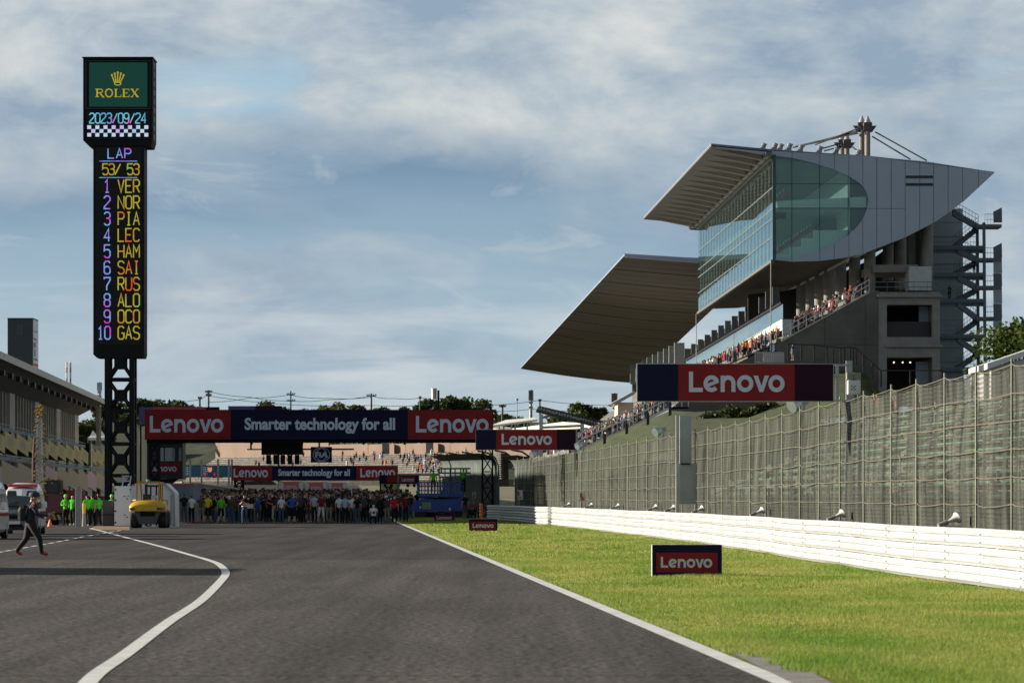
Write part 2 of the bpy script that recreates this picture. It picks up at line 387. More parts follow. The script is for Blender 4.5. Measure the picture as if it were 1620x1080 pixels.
dash=spl([(*G(*p),0) for p in ((-40,880),(0,873),(45,865),(90,857),(130,849),(170,842),(200,837))],10)
mb=MB()
for k in range(0,len(dash)-4,3):
    st=strip([(p.x,p.y) for p in dash[k:k+3]],0.13,0.005); i=len(mb.v); mb.v+=st.v; mb.f+=[tuple(q+i for q in f) for f in st.f]; mb.m+=st.m
tag(mb.build('pit_lane_dashes',LINEM),'thin broken white line crossing the pit exit near the walking person','line',kind='structure')
mb=MB(); mb.poly([(*G(140,838),0.003),(*G(205,838),0.003),(*G(205,831.5),0.003),(*G(150,831.5),0.003)])
tag(mb.build('brown_patch',mat('brown_surface',(0.20,0.12,0.05),0.9,var=0.25,scale=2)),'brown patch of ground at the foot of the white container','ground',kind='structure')
BAR=[(40,9.6),(55,8.8),(62.5,8.4),(85,7.55),(110,6.9),(133,6.1),(157,4.85),(200,2.6),(245,-0.75)]
BSP=[(p.x,p.y) for p in spl([(d,x,0) for d,x in BAR],10)]   # (d, x)
def BX(d): return itp(BSP,d)
mb=MB(); rows=[]
for d in [0,10,20,25,30,33,36,40,45]+list(range(50,341,6)):
    a=RX(d)+0.11; b_=itp([(40,9.9),(245,0.0),(340,-4)],d) if d>245 else (BX(max(d,40))+0.8)
    if d<40: b_+=(40-d)*0.02
    # bare tarmac apron beside the line close to the camera
    rows.append([(a+(b_-a)*t,d,0.0+gz(d)) for t in (0,0.05,0.1,0.2,0.35,0.5,0.65,0.8,1)])
mb.grid(rows); tag(mb.build('grass_verge',MATS['turf']),'short green grass verge between the track edge line and the white crash barrier','grass',kind='structure')
mb=MB(); ap=[(1265,1082),(1295,1080),(1320,1078),(1245,1052),(1170,1030),(1150,1028),(1190,1046),(1225,1064)]
mb.poly([(*G(1262,1085),0.006),(*G(1335,1090),0.006),(*G(1290,1066),0.006),(*G(1235,1048),0.006),(*G(1178,1028),0.006),(*G(1146,1026),0.006),(*G(1200,1054),0.006)])
tag(mb.build('gravel_apron',mat('worn_tarmac',(0.20,0.19,0.18),0.95,var=0.3,scale=3,bump=0.4,bscale=30)),'worn grey tarmac apron beside the white line at the corner of the grass','ground',kind='structure')
def blades():
    rng=np.random.default_rng(3); xs=[];ys=[];hh=[];ww=[]
    def zone(d0,d1,dens,h,w):
        n=int((d1-d0)*9*dens); d=rng.uniform(d0,d1,n); t=rng.uniform(0,1,n)
        a=3.85-0.0465*d+0.13; b=np.interp(d,[p[0] for p in BSP],[p[1] for p in BSP])-0.02
        b=np.where(d<40,b+(40-d)*0.02,b)
        keep=rng.uniform(0,1,n)<(b-a)/9.0
        x=a+(b-a)*t
        # thinner on the apron
        wob=0.10*np.sin(x*3+d*1.7)+0.06*np.sin(d*4.1)
        ap=(d<40.5)&(x<(3.85-0.0465*d)+0.13+np.clip((40.0-d)*0.055,0,0.55)+wob)
        keep&=~ap
        x=x[keep]; d=d[keep]; xs.append(x); ys.append(d); k=len(x)
        pat=0.75+0.35*np.sin(x*0.9+d*0.31)+0.25*np.sin(x*2.3-d*0.7+1)
        hh.append(h*rng.uniform(0.5,1.3,k)*np.clip(pat,0.5,1.4)); ww.append(w*rng.uniform(0.7,1.3,k))
    zone(27,46,1700,0.055,0.008); zone(46,66,950,0.06,0.011); zone(66,100,450,0.065,0.018); zone(100,160,150,0.07,0.034); zone(160,245,55,0.08,0.055)
    x=np.concatenate(xs); y=np.concatenate(ys); h=np.concatenate(hh); w=np.concatenate(ww); n=len(x)
    an=rng.uniform(0,np.pi,n); la=rng.uniform(0,2*np.pi,n); le=h*rng.uniform(0.1,0.8,n)
    V=np.empty((n,3,3),np.float32)
    V[:,0]=np.stack([x-np.cos(an)*w/2,y-np.sin(an)*w/2,np.zeros(n)],1); V[:,1]=np.stack([x+np.cos(an)*w/2,y+np.sin(an)*w/2,np.zeros(n)],1)
    V[:,2]=np.stack([x+np.cos(la)*le,y+np.sin(la)*le,h],1)
    me=bpy.data.meshes.new('grass_blades'); me.vertices.add(3*n); me.vertices.foreach_set('co',V.ravel())
    me.loops.add(3*n); me.loops.foreach_set('vertex_index',np.arange(3*n,dtype=np.int32)); me.polygons.add(n)
    me.polygons.foreach_set('loop_start',np.arange(0,3*n,3,dtype=np.int32)); me.update(); me.validate()
    me.materials.append(MATS['blade']); o=bpy.data.objects.new('grass_blades',me); COL.objects.link(o)
    tag(o,'short green and straw coloured grass blades covering the verge','grass',kind='stuff')
blades()

TM=mat('rubber_mark',(0.062,0.059,0.058),0.9,var=0.3,scale=1.5,spec=0.07)
for k,(pts,w) in enumerate(((((-13.5,150),(-12.4,135),(-12.2,120),(-13.2,108)),0.22),(((-11.6,146),(-10.9,132),(-11.0,118),(-12.0,107)),0.2))):
    tag(strip([(p.x,p.y) for p in spl([(a,b,0) for a,b in pts],10)],w,0.0035).build('tyre_mark',TM),'faint dark curved tyre mark on the track surface','tyre mark',kind='structure')
# ---------------------------------------------------------------- grandstand on the right
AL=Vector((-2.95,100,0))/100.0          # the stand runs along this direction
def S(px,py,t=0.0,d=400.0): return W(px,py,d)+AL*t
def tabs(*a): return list(a)
TOP=tabs((1125,228.5),(1185,233),(1220,237),(1300,242.5),(1380,248),(1465,255.5),(1573,272.5))
BOT=tabs((1223,411),(1255,414),(1300,412.5),(1342,407),(1365,401.5),(1390,392),(1431,376),(1478,352),(1506,333),(1525,318),(1548,297),(1573,273.5))
HT=tabs((1223,246.5),(1253,250),(1275,255),(1297,261),(1320,268.5),(1343,279),(1360,290),(1370,301),(1374.5,316))
HB=tabs((1223,410),(1253,408),(1275,403.5),(1300,396),(1322,385),(1344,371),(1360,354),(1370,337),(1374.5,316.5))
GS=thing('grandstand','large silver grandstand with a glazed end, an overhanging roof and steep open seating','grandstand',tuple(W(1223,785,400)))
def gstand():
    th=AL*0.6
    xs=sorted(set([1223+4*k for k in range(88)]+[1253,1275,1297,1320,1343,1365,1387,1410,1432,1455,1477,1500,1523,1548,1374.5,1573]))
    mb=MB()
    def quad(x0,x1,fa,fb):
        pts=[S(x0,fa(x0)),S(x1,fa(x1)),S(x1,fb(x1)),S(x0,fb(x0))]
        mb.prism(pts,th,0)
    for x0,x1 in zip(xs,xs[1:]):
        t=lambda x:itp(TOP,x); b=lambda x:itp(BOT,x)
        if x1<=1374.5:
            quad(x0,x1,t,lambda x:itp(HT,x)); quad(x0,x1,lambda x:itp(HB,x),b)
        else: quad(x0,x1,t,b)
    mb.prism([S(1125,228.5),S(1223,237.2),S(1223,246.5),S(1180,239.5),S(1127,231.5)],th,0)
    mb.build('end_wall',SILV,GS)
    mb=MB()
    for x in (1253,1297,1320,1343,1365,1387,1410,1432,1455,1477,1500,1523,1548):
        segs=[(itp(TOP,x),itp(BOT,x))] if x>1374 else [(itp(TOP,x),itp(HT,x)),(itp(HB,x),itp(BOT,x))]
        for a,b in segs: mb.prism([S(x-0.35,a),S(x+0.35,a),S(x+0.35,b),S(x-0.35,b)],-AL*0.012,0)
    mb.prism([S(1373,329.6),S(1432,330),S(1432,330.6),S(1373,330.2)],-AL*0.014,0)
    mb.build('panel_joint',mat('joint_shadow_gap',(0.06,0.065,0.075),0.7),GS)
    for yy in (280,292):
        mb=MB(); mb.prism([S(1433,yy-2.2),S(1476,yy-2.2),S(1476,yy+2.2),S(1433,yy+2.2)],-AL*0.03,0)
        for k in range(3): mb.prism([S(1433,yy-1.6+k*1.6),S(1476,yy-1.6+k*1.6),S(1476,yy-1.1+k*1.6),S(1433,yy-1.1+k*1.6)],-AL*0.08,0)
        mb.build('louvre',mat('louvre_dark',(0.05,0.055,0.07),0.6,0.3),GS)
    # glazing
    g=bpy.data.materials.new('teal_glass'); g.use_nodes=True; N=g.node_tree.nodes; L=g.node_tree.links
    tr=N.new('ShaderNodeBsdfTransparent'); tr.inputs[0].default_value=(0.88,0.96,0.95,1)
    gl=N.new('ShaderNodeBsdfGlossy'); gl.inputs['Roughness'].default_value=0.02; gl.inputs[0].default_value=(0.8,0.95,0.95,1)
    fr=N.new('ShaderNodeFresnel'); fr.inputs[0].default_value=1.5; mx=N.new('ShaderNodeMixShader')
    no=N.new('ShaderNodeTexNoise'); no.inputs['Scale'].default_value=0.35; bp=N.new('ShaderNodeBump'); bp.inputs['Strength'].default_value=0.02; L.new(no.outputs['Fac'],bp.inputs['Height']); L.new(bp.outputs[0],gl.inputs['Normal'])
    df=N.new('ShaderNodeBsdfDiffuse'); df.inputs[0].default_value=(0.34,0.50,0.48,1); m0=N.new('ShaderNodeMixShader'); m0.inputs[0].default_value=0.10; L.new(tr.outputs[0],m0.inputs[1]); L.new(df.outputs[0],m0.inputs[2])
    L.new(fr.outputs[0],mx.inputs[0]); L.new(m0.outputs[0],mx.inputs[1]); L.new(gl.outputs[0],mx.inputs[2]); L.new(mx.outputs[0],N['Material Output'].inputs[0])
    up=[(x,itp(HT,x)+0.3) for x in range(1223,1374,5)]+[(1374,316)]; dn=[(x,itp(HB,x)-0.3) for x in range(1223,1374,5)]
    mb=MB(); mb.prism([S(*p,0.3) for p in up+dn[::-1]],AL*0.04); gp=mb.build('end_glass',g,GS)
    mb=MB()
    for x in (1253,1297,1342): mb.prism([S(x-0.3,itp(HT,x),0.25),S(x+0.3,itp(HT,x),0.25),S(x+0.3,itp(HB,x),0.25),S(x-0.3,itp(HB,x),0.25)],-AL*0.2)
    for y,x1 in ((290,1360),(329,1372)): mb.prism([S(1226,y,0.22),S(x1,y,0.22),S(x1,y+0.6,0.22),S(1226,y+0.6,0.22)],-AL*0.1)
    TEAL=mat('teal_frame',(0.03,0.075,0.08),0.5)
    mb.build('mullion',TEAL,gp)
    mb=MB(); mb.prism([S(1222,245,-0.3),S(1227,245,-0.3),S(1227,411,-0.3),S(1222,411,-0.3)],AL*0.25); mb.build('corner_post',TEAL,gp)
    # long front glazing
    q0,q1,q2,q3=W(1223,247,400.2),W(1105,357,500),W(1105,494,500),W(1223,411,400.2)
    g2=bpy.data.materials.new('front_glass'); g2.use_nodes=True; N=g2.node_tree.nodes; L=g2.node_tree.links
    tr=N.new('ShaderNodeBsdfTransparent'); tr.inputs[0].default_value=(0.82,0.94,0.92,1)
    gl=N.new('ShaderNodeBsdfGlossy'); gl.inputs['Roughness'].default_value=0.015; gl.inputs[0].default_value=(0.88,1.0,1.0,1)
    tc=N.new('ShaderNodeTexCoord'); mp=N.new('ShaderNodeMapping'); mp.inputs['Scale'].default_value=(1,0.25,0.05); L.new(tc.outputs['Object'],mp.inputs[0])
    no=N.new('ShaderNodeTexNoise'); no.inputs['Scale'].default_value=1.2; no.inputs['Detail'].default_value=2; L.new(mp.outputs[0],no.inputs['Vector'])
    bp=N.new('ShaderNodeBump'); bp.inputs['Strength'].default_value=0.05; bp.inputs['Distance'].default_value=0.1; L.new(no.outputs['Fac'],bp.inputs['Height']); L.new(bp.outputs[0],gl.inputs['Normal'])
    mx=N.new('ShaderNodeMixShader'); mx.inputs[0].default_value=0.66; L.new(tr.outputs[0],mx.inputs[1]); L.new(gl.outputs[0],mx.inputs[2]); L.new(mx.outputs[0],N['Material Output'].inputs[0])
    mb=MB(); mb.prism([q0,q1,q2,q3],(0.06,0,0)); fg=mb.build('front_glass',g2,GS)
    mb=MB(); LN=mat('pale_mullion',(0.22,0.25,0.25),0.5,0.2)
    for f in (0.30,0.51,0.60,0.78):
        a=q0.lerp(q3,f); b=q1.lerp(q2,f); o=Vector((-0.06,0,0)); mb.bar(a+o,b+o,0.05,0.05,0)
    for k in range(1,24):
        a=q0.lerp(q1,k/24); b=q3.lerp(q2,k/24); o=Vector((-0.05,0,0)); mb.bar(a+o,b+o,0.04,0.04,0)
    mb.build('mullion',LN,fg)
    mb=MB(); mb.bar(q3+Vector((-.05,0,-.12)),q2+Vector((-.05,0,-.12)),0.35,0.3); mb.build('sill',mat('pale_sill',(0.10,0.095,0.085),0.6),fg)
    # inside: floors, seats, back wall, ceiling
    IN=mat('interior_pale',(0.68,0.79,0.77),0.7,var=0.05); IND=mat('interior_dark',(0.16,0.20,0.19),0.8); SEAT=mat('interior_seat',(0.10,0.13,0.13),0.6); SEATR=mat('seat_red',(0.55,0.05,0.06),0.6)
    L30=AL*96
    mb=MB()
    mb.prism([S(1230,317,1),S(1372,310,1),S(1372,327,1),S(1232,327,1)],L30); mb.build('floor',IN,GS); mb=MB()
    mb.prism([S(1226,403,1),S(1230,401,1),S(1250,401,1),S(1250,390,1),S(1269,389,1),S(1269,376,1),S(1288,376,1),S(1288,363,1),S(1372,363,1),S(1372,400,1),S(1300,409,1),S(1228,409,1)],L30)
    mb.build('floor',IN,GS)
    mb=MB(); mb.prism([S(1344,250,1),S(1346,250,1),S(1346,410,1),S(1344,410,1)],L30); mb.build('back_wall',IN,GS)
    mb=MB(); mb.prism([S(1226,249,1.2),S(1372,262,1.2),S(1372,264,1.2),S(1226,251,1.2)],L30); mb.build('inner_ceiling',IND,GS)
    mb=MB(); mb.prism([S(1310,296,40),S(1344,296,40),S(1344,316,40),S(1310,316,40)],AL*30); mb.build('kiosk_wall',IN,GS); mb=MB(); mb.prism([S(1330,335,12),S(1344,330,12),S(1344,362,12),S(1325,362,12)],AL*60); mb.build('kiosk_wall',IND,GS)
    mb=MB(); mr=MB()
    def seats(x0,y0,x1,y1,n):
        for t in np.arange(1.5,70,3.0):
            for k in range(n):
                f=(k+0.5)/n; p=S(x0+(x1-x0)*f,y0+(y1-y0)*f,t)
                mb.box((p.x-0.05,p.y,p.z),(p.x+0.08,p.y+2.4,p.z+0.55),0); mb.box((p.x-0.3,p.y,p.z-0.05),(p.x+0.05,p.y+2.4,p.z+0.05),0)
        a,b=S(x0,y0+1,1.2),S(x1,y1+1,1.2); mr.bar(a,b,0.12,0.18)
    for q in ((1232,397,1250,384,4),(1251,386,1269,370,4),(1270,372,1288,358,4),(1231,313,1246,303,3)): seats(*q)
    mb.build('seat_rows',SEAT,GS); mr.build('seat_trim',SEATR,GS)
    mb=MB(); p=S(1231,336,1.5); mb.box((p.x,p.y,p.z-0.5),(p.x+1.0,p.y+1.2,p.z+0.1)); mb.build('ceiling_speaker',BLACK,GS)
    # underside of the box
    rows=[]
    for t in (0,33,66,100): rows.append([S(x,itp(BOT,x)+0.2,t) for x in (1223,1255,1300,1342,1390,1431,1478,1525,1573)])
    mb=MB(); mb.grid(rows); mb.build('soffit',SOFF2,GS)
    mb=MB(); mb.poly([S(1105+118,247,100),S(1573,272,100),S(1525,318,100),S(1431,376,100),S(1342,407,100),S(1223,411,100)]); mb.build('far_end_wall',SILV,GS)
    # roof with overhanging canopy
    a0,a1=W(1125,229,400),W(1018,345,500); b0,b1=W(1221,238.5,400),W(1103,353,500); c0,c1=S(1573,272.5),S(1573,272.5,100)
    mb=MB(); up=Vector((0,0,0.14)); mid0=S(1380,248); mid1=S(1380,248,100)
    mb.grid([[a0+up,b0+up,mid0+up*0.5,c0+up*0.3],[a1+up,b1+up,mid1+up*0.5,c1+up*0.3]]); 
    mb.poly([a0,a1,a1+up,a0+up]); mb.poly([a0,a0+up,b0+up,b0]); mb.poly([b0,b0+up,mid0+up*.5,mid0]); mb.poly([mid0,mid0+up*.5,c0+up*.3,c0]); mb.poly([a1,b1,b1+up,a1+up])
    rf=mb.build('roof',SILV,GS)
    mb=MB(); dz=Vector((0,0,-0.05)); mb.prism([a0+dz,b0+dz,b1+dz,a1+dz],(0,0,-0.12)); mb.build('canopy_soffit',mat('canopy_soffit',(0.125,0.112,0.095),0.7,var=0.05),rf)
    mb=MB()
    for k in range(16):
        f=(k+0.5)/16; p=a0.lerp(a1,f); q=b0.lerp(b1,f); p=p.lerp(q,0.13); q=p.lerp(q,0.93)
        mb=MB(); mb.hexa([p+Vector((0,-0.7,-0.2)),q+Vector((0,-0.7,-0.85)),q+Vector((0,0.7,-0.85)),p+Vector((0,0.7,-0.2)),p+Vector((0,-1.6,-0.17)),q+Vector((0,-1.6,-0.17)),q+Vector((0,1.6,-0.17)),p+Vector((0,1.6,-0.17))])
        mb.build('canopy_rib',mat('canopy_rib',(0.135,0.12,0.10),0.7,var=0.06),rf)
    mb=MB(); mb.bar(b0.lerp(a0,0.06)+Vector((0,-1,-0.5)),b1.lerp(a1,0.06)+Vector((0,1,-0.5)),0.7,0.5); mb.bar(b0+Vector((0,0,-0.7)),b1+Vector((0,1.5,-0.7)),0.5,0.3); mb.build('gutter_beam',mat('beam_grey',(0.16,0.155,0.14),0.6),rf)
    mb=MB(); p=W(1101,360,500); mb.box((p.x-0.5,p.y,p.z-0.3),(p.x+0.1,p.y+0.5,p.z+0.6)); mb.ball((p.x-0.6,p.y,p.z+0.1),0.45,8); mb.build('corner_lamp',mat('lamp_brown',(0.12,0.07,0.05),0.5),rf)
    # cable stay masts
    def mast(xs,ytop,ybase,t):
        m=MB(); cp=MB(); hds=[]
        for i,x in enumerate(xs):
            p=W(x,ytop,400+t+i*3); b=W(x,ybase+25,400+t+i*3); r=0.30
            hd=MB(); m.tube([b,Vector((p.x,p.y,p.z-1.6))],r,14); hd.hexa([Vector((p.x+sx*0.46,p.y+sy*0.5,p.z-dz)) for dz in (1.75,0.85) for sx,sy in ((-1,-1),(1,-1),(1,1),(-1,1))])
            hd.hexa([Vector((p.x+sx,p.y+sy*0.15,p.z-dz)) for dz,ww in ((1.9,0.5),(1.2,1.0)) for sx,sy in ((-ww,-1),(ww,-1),(ww,1),(-ww,1))]); hds.append(hd)
            cp.tube([Vector((p.x,p.y,p.z-0.86)),Vector((p.x,p.y,p.z))],[0.42,0.03],14)
        o=m.build('mast',mat('mast_concrete',(0.20,0.175,0.15),0.75),rf); cp.build('mast_cap',mat('cap_silver',(0.45,0.46,0.48),0.35,0.6),o)
        for hd in hds: hd.build('mast_head',mat('head_dark',(0.07,0.065,0.06),0.7),o)
        return o
    mast((1372.5,1363.5),182,250,18); mast((1340,1332),210,246,62)
    mb=MB()
    for a,b,ta,tb in (((1358,203),(1290,229),18,30),((1356,207),(1268,231),18,40),((1355,209),(1258,232),18,48),((1357,211),(1255,233.5),20,55),((1385,209),(1466,254),18,12),((1380,216),(1440,252),20,16),
                      ((1330,227),(1298,236),62,60),((1331,232),(1304,239),62,58),((1345,230),(1360,241),62,55)):
        mb.tube([W(*a,400+ta),W(*b,400+tb)],0.085,5)
    mb.build('stay_cable',DARK,rf)
    for x,y,t in ((1207,232,60),(1225,232,55),(1234,233,50),(1248,232.5,45),(1266,235,40),(1296,237,30),(1357,243,20),(1322,239.5,30)):
        mb=MB(); p=W(x,y,400+t); mb.box((p.x-0.3,p.y-0.3,p.z-1.2),(p.x+0.3,p.y+0.3,p.z-0.1)); mb.ball((p.x+0.1,p.y,p.z+0.15),0.32,8); mb.bar((p.x-0.5,p.y,p.z-0.4),(p.x+0.5,p.y,p.z+0.3),0.15); mb.build('cable_bracket',mat('bracket_grey',(0.22,0.22,0.24),0.5,0.4),rf)
    # lower deck, end wall in dark concrete, railings
    deck=[(905,716),(960,690),(1010,668),(1060,643),(1150,577),(1250,533),(1375,462)]
    mb=MB(); rows=[]
    for t in (0,40,80,140,220): rows.append([S(*p,t) for p in deck])
    mb.grid(rows)
    n=26
    for k in range(n):
        f=k/n; i=f*(len(deck)-1); j=int(i); p=Vector(deck[j]).lerp(Vector(deck[j+1]),i-j); a=S(p.x,p.y+1,2); b=S(p.x,p.y+1,150); mb.bar(a+Z_*0.25,b+Z_*0.25,0.5,0.4)
    mb.build('seating_deck',DCONC,GS)
    mb=MB(); mb.prism([S(1235,541),S(1375,463),S(1390,459),S(1390,640),S(1300,660),S(1060,700),S(1060,647),S(1130,592)],AL*1.0); mb.build('flank_wall',DCONC,GS)
    mb=MB()
    for x in (1305,1369): mb.prism([S(x-0.3,itp([(1235,541),(1375,463)],x)+1),S(x+0.3,itp([(1235,541),(1375,463)],x)+1),S(x+0.3,638),S(x-0.3,638)],-AL*0.012)
    mb.prism([S(1250,544.6),S(1390,544.6),S(1390,545.4),S(1250,545.4)],-AL*0.014)
    mb.build('wall_seam',mat('joint_dark',(0.05,0.05,0.045),0.9),GS)
    # base block with two openings
    mb=MB()
    for q in (((1390,462),(1487,475)),((1390,475),(1403,640)),((1475,475),(1487,640)),((1403,475),(1475,482)),((1403,533),(1475,565))):
        (x0,y0),(x1,y1)=q; mb.prism([S(x0,y0,-0.02),S(x1,y0,-0.02),S(x1,y1,-0.02),S(x0,y1,-0.02)],AL*9.0)
    for x0,x1,y in ((1387,1490,466),(1401,1491,545)): mb.prism([S(x0,y,-0.4),S(x1,y,-0.4),S(x1,y+4,-0.4),S(x0,y+4,-0.4)],AL*0.37)
    mb.build('base_block',CONC,GS)
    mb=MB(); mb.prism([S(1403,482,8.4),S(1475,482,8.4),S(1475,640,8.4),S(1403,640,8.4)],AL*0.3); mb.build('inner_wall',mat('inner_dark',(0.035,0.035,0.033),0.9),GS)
    mb=MB(); mb.prism([S(1460,482,3),S(1475,482,3),S(1475,507,3),S(1460,507,3)],AL*0.3); mb.build('lift_door',BWALL,GS); mb=MB(); mb.prism([S(1455,570,3),S(1475,570,3),S(1475,640,3),S(1455,640,3)],AL*0.3); mb.build('lift_door',BWALL,GS)
    mb=MB(); mb.prism([S(1404,508,1),S(1474,508,1),S(1474,533,1),S(1404,533,1)],AL*0.1); mb.build('balustrade',mat('balustrade_black',(0.02,0.02,0.022),0.6),GS)
    for x in (1418,1432,1444):
        mb=MB(); p=S(x,572,2); mb.ball(p,0.09,6); mb.build('ceiling_lamp',mat('lamp_glow',(0.8,0.8,0.7),0.5,emit=(1,0.85,0.6),es=1.2),GS)
    # columns under the box and balcony
    for x,yt,yb,t in ((1376,396,462,4),(1467,352,455,4),(1425,375,452,20),(1440,372,452,34),(1405,385,460,26),(1352,404,475,8),(1330,406,490,14),(1312,409,500,22),(1297,411,508,30),(1283,411,515,40),(1268,411,522,50)):
        k=(400+t)/400; a=W(x,yt-8,400+t); b=W(x,yb+6,400+t); mb=MB(); mb.tube([a,b],0.62,14); mb.build('column',CONC,GS,smooth=True)
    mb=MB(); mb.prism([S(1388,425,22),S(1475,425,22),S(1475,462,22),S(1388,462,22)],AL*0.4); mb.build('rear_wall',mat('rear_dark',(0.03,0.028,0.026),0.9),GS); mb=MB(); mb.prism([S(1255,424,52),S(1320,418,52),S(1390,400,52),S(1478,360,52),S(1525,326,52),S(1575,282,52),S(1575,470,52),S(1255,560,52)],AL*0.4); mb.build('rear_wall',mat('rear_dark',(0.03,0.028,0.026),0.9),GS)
    mb=MB(); mb.prism([S(1386,416,3),S(1458,416,3),S(1458,428,3),S(1386,428,3)],AL*10); mb.build('gallery_beam',CONC,GS)
    mb=MB(); mb.prism([S(1441,420,1.5),S(1477,420,1.5),S(1477,458,1.5),S(1441,458,1.5)],AL*3); mb.build('white_cabin',mat('cabin_white',(0.42,0.45,0.47),0.55),GS)
    rl=MB()
    def rail(pts,h=1.1,step=0.9,t=-0.1,mm=rl,r=0.05):
        P=[S(*p,t) for p in pts]
        for a,b in zip(P,P[1:]):
            for zz in (h,h*0.55): mm.bar(a+Z_*zz,b+Z_*zz,r*1.6)
            n=max(1,int((b-a).length/step))
            for k in range(n+1): p=a.lerp(b,k/n); mm.bar(p,p+Z_*h,r)
    rail([(1382,464),(1488,464)],1.2,1.2,-0.15); rl.build('balcony_railing',BSTEEL,GS)
    rl=MB(); rail([(1239,537),(1376,460)],1.2,0.9,0.4,rl,0.06); rl.build('deck_railing',mat('bright_rail',(0.5,0.5,0.48),0.4,0.4),GS)
    mb=MB(); mb.prism([S(1237,537.5,0),S(1376,461,0),S(1376,463.5,0),S(1237,540.5,0)],-AL*0.1); mb.build('deck_edge',mat('edge_pale',(0.40,0.37,0.32),0.6),GS)
    rl=MB(); rail([(905,715.5),(960,689.5),(1010,667.5),(1058,644)],1.6,0.55,-0.1,rl,0.09); rail([(1058,644),(1089,643)],1.6,0.55,-0.1,rl,0.09); 
    rl.build('white_railing',WHITE,GS)
    mb=MB(); mb.prism([S(905,716),S(960,690),S(1010,668),S(1060,643.5),S(1089,643.5),S(1089,646),S(1060,647),S(1010,672),S(960,694),S(905,720)],AL*0.5); mb.build('white_kerb',WHITE,GS)
    # parapet, glazed band and pillars of the middle tier
    mb=MB(); mb.prism([W(1237,505,402),W(1237,522,402),W(1110,590,540),W(1110,573,540)],(0.6,0,0)); mb.build('parapet',mat('parapet_cream',(0.68,0.62,0.50),0.6),GS)
    mb=MB(); mb.prism([W(1237,480,402.5),W(1237,504,402.5),W(1085,595,560),W(1085,571,560)],(0.1,0,0)); gb=mb.build('glass_band',g2,GS)
    mb=MB(); mb.bar(W(1237,479,402.4),W(1085,570,559.5),0.25); mb.build('band_rail',DARK,gb)
    for k in range(15):
        f=k/14; x=1222-150*f; y=478+92*f; d=420+190*f; p=W(x,y,d); mb=MB(); mb.box((p.x,p.y,p.z-0.3),(p.x+0.8,p.y+0.6,p.z+1.7-f*0.5),0); mb.build('fin',mat('fin_grey',(0.10,0.115,0.12),0.6),GS)
    mb=MB(); mb.prism([W(1238,505,401.5),W(1253,505,401.5),W(1253,530,401.5),W(1238,530,401.5)],AL*0.3); mb.build('gate_panel',BWALL,GS)
    for x,t in ((1219.5,0),(1101.5,100)):
        mb=MB(); a=S(1219.5,411,0) if t==0 else W(1101.5,496,500); b=S(1219.5,560,0) if t==0 else W(1101.5,575,500); mb.tube([a,b],0.055,8); mb.build('slim_column',mat('slim_grey',(0.25,0.24,0.22),0.6),GS)
    # lower gabled box at the deck end near the sign
    mb=MB(); mb.prism([S(995,655,30),S(1030,640,30),S(1030,625,30),S(1003,625,30),S(1003,648,30)],AL*6); mb.build('side_cabin',CREAM,GS)
    mb=MB(); mb.prism([S(992,627,28),S(1030,606,28),S(1030,612,28),S(1000,629,28)],AL*12); mb.build('cabin_roof',mat('roof_grey',(0.3,0.3,0.3),0.6),GS)
gstand()
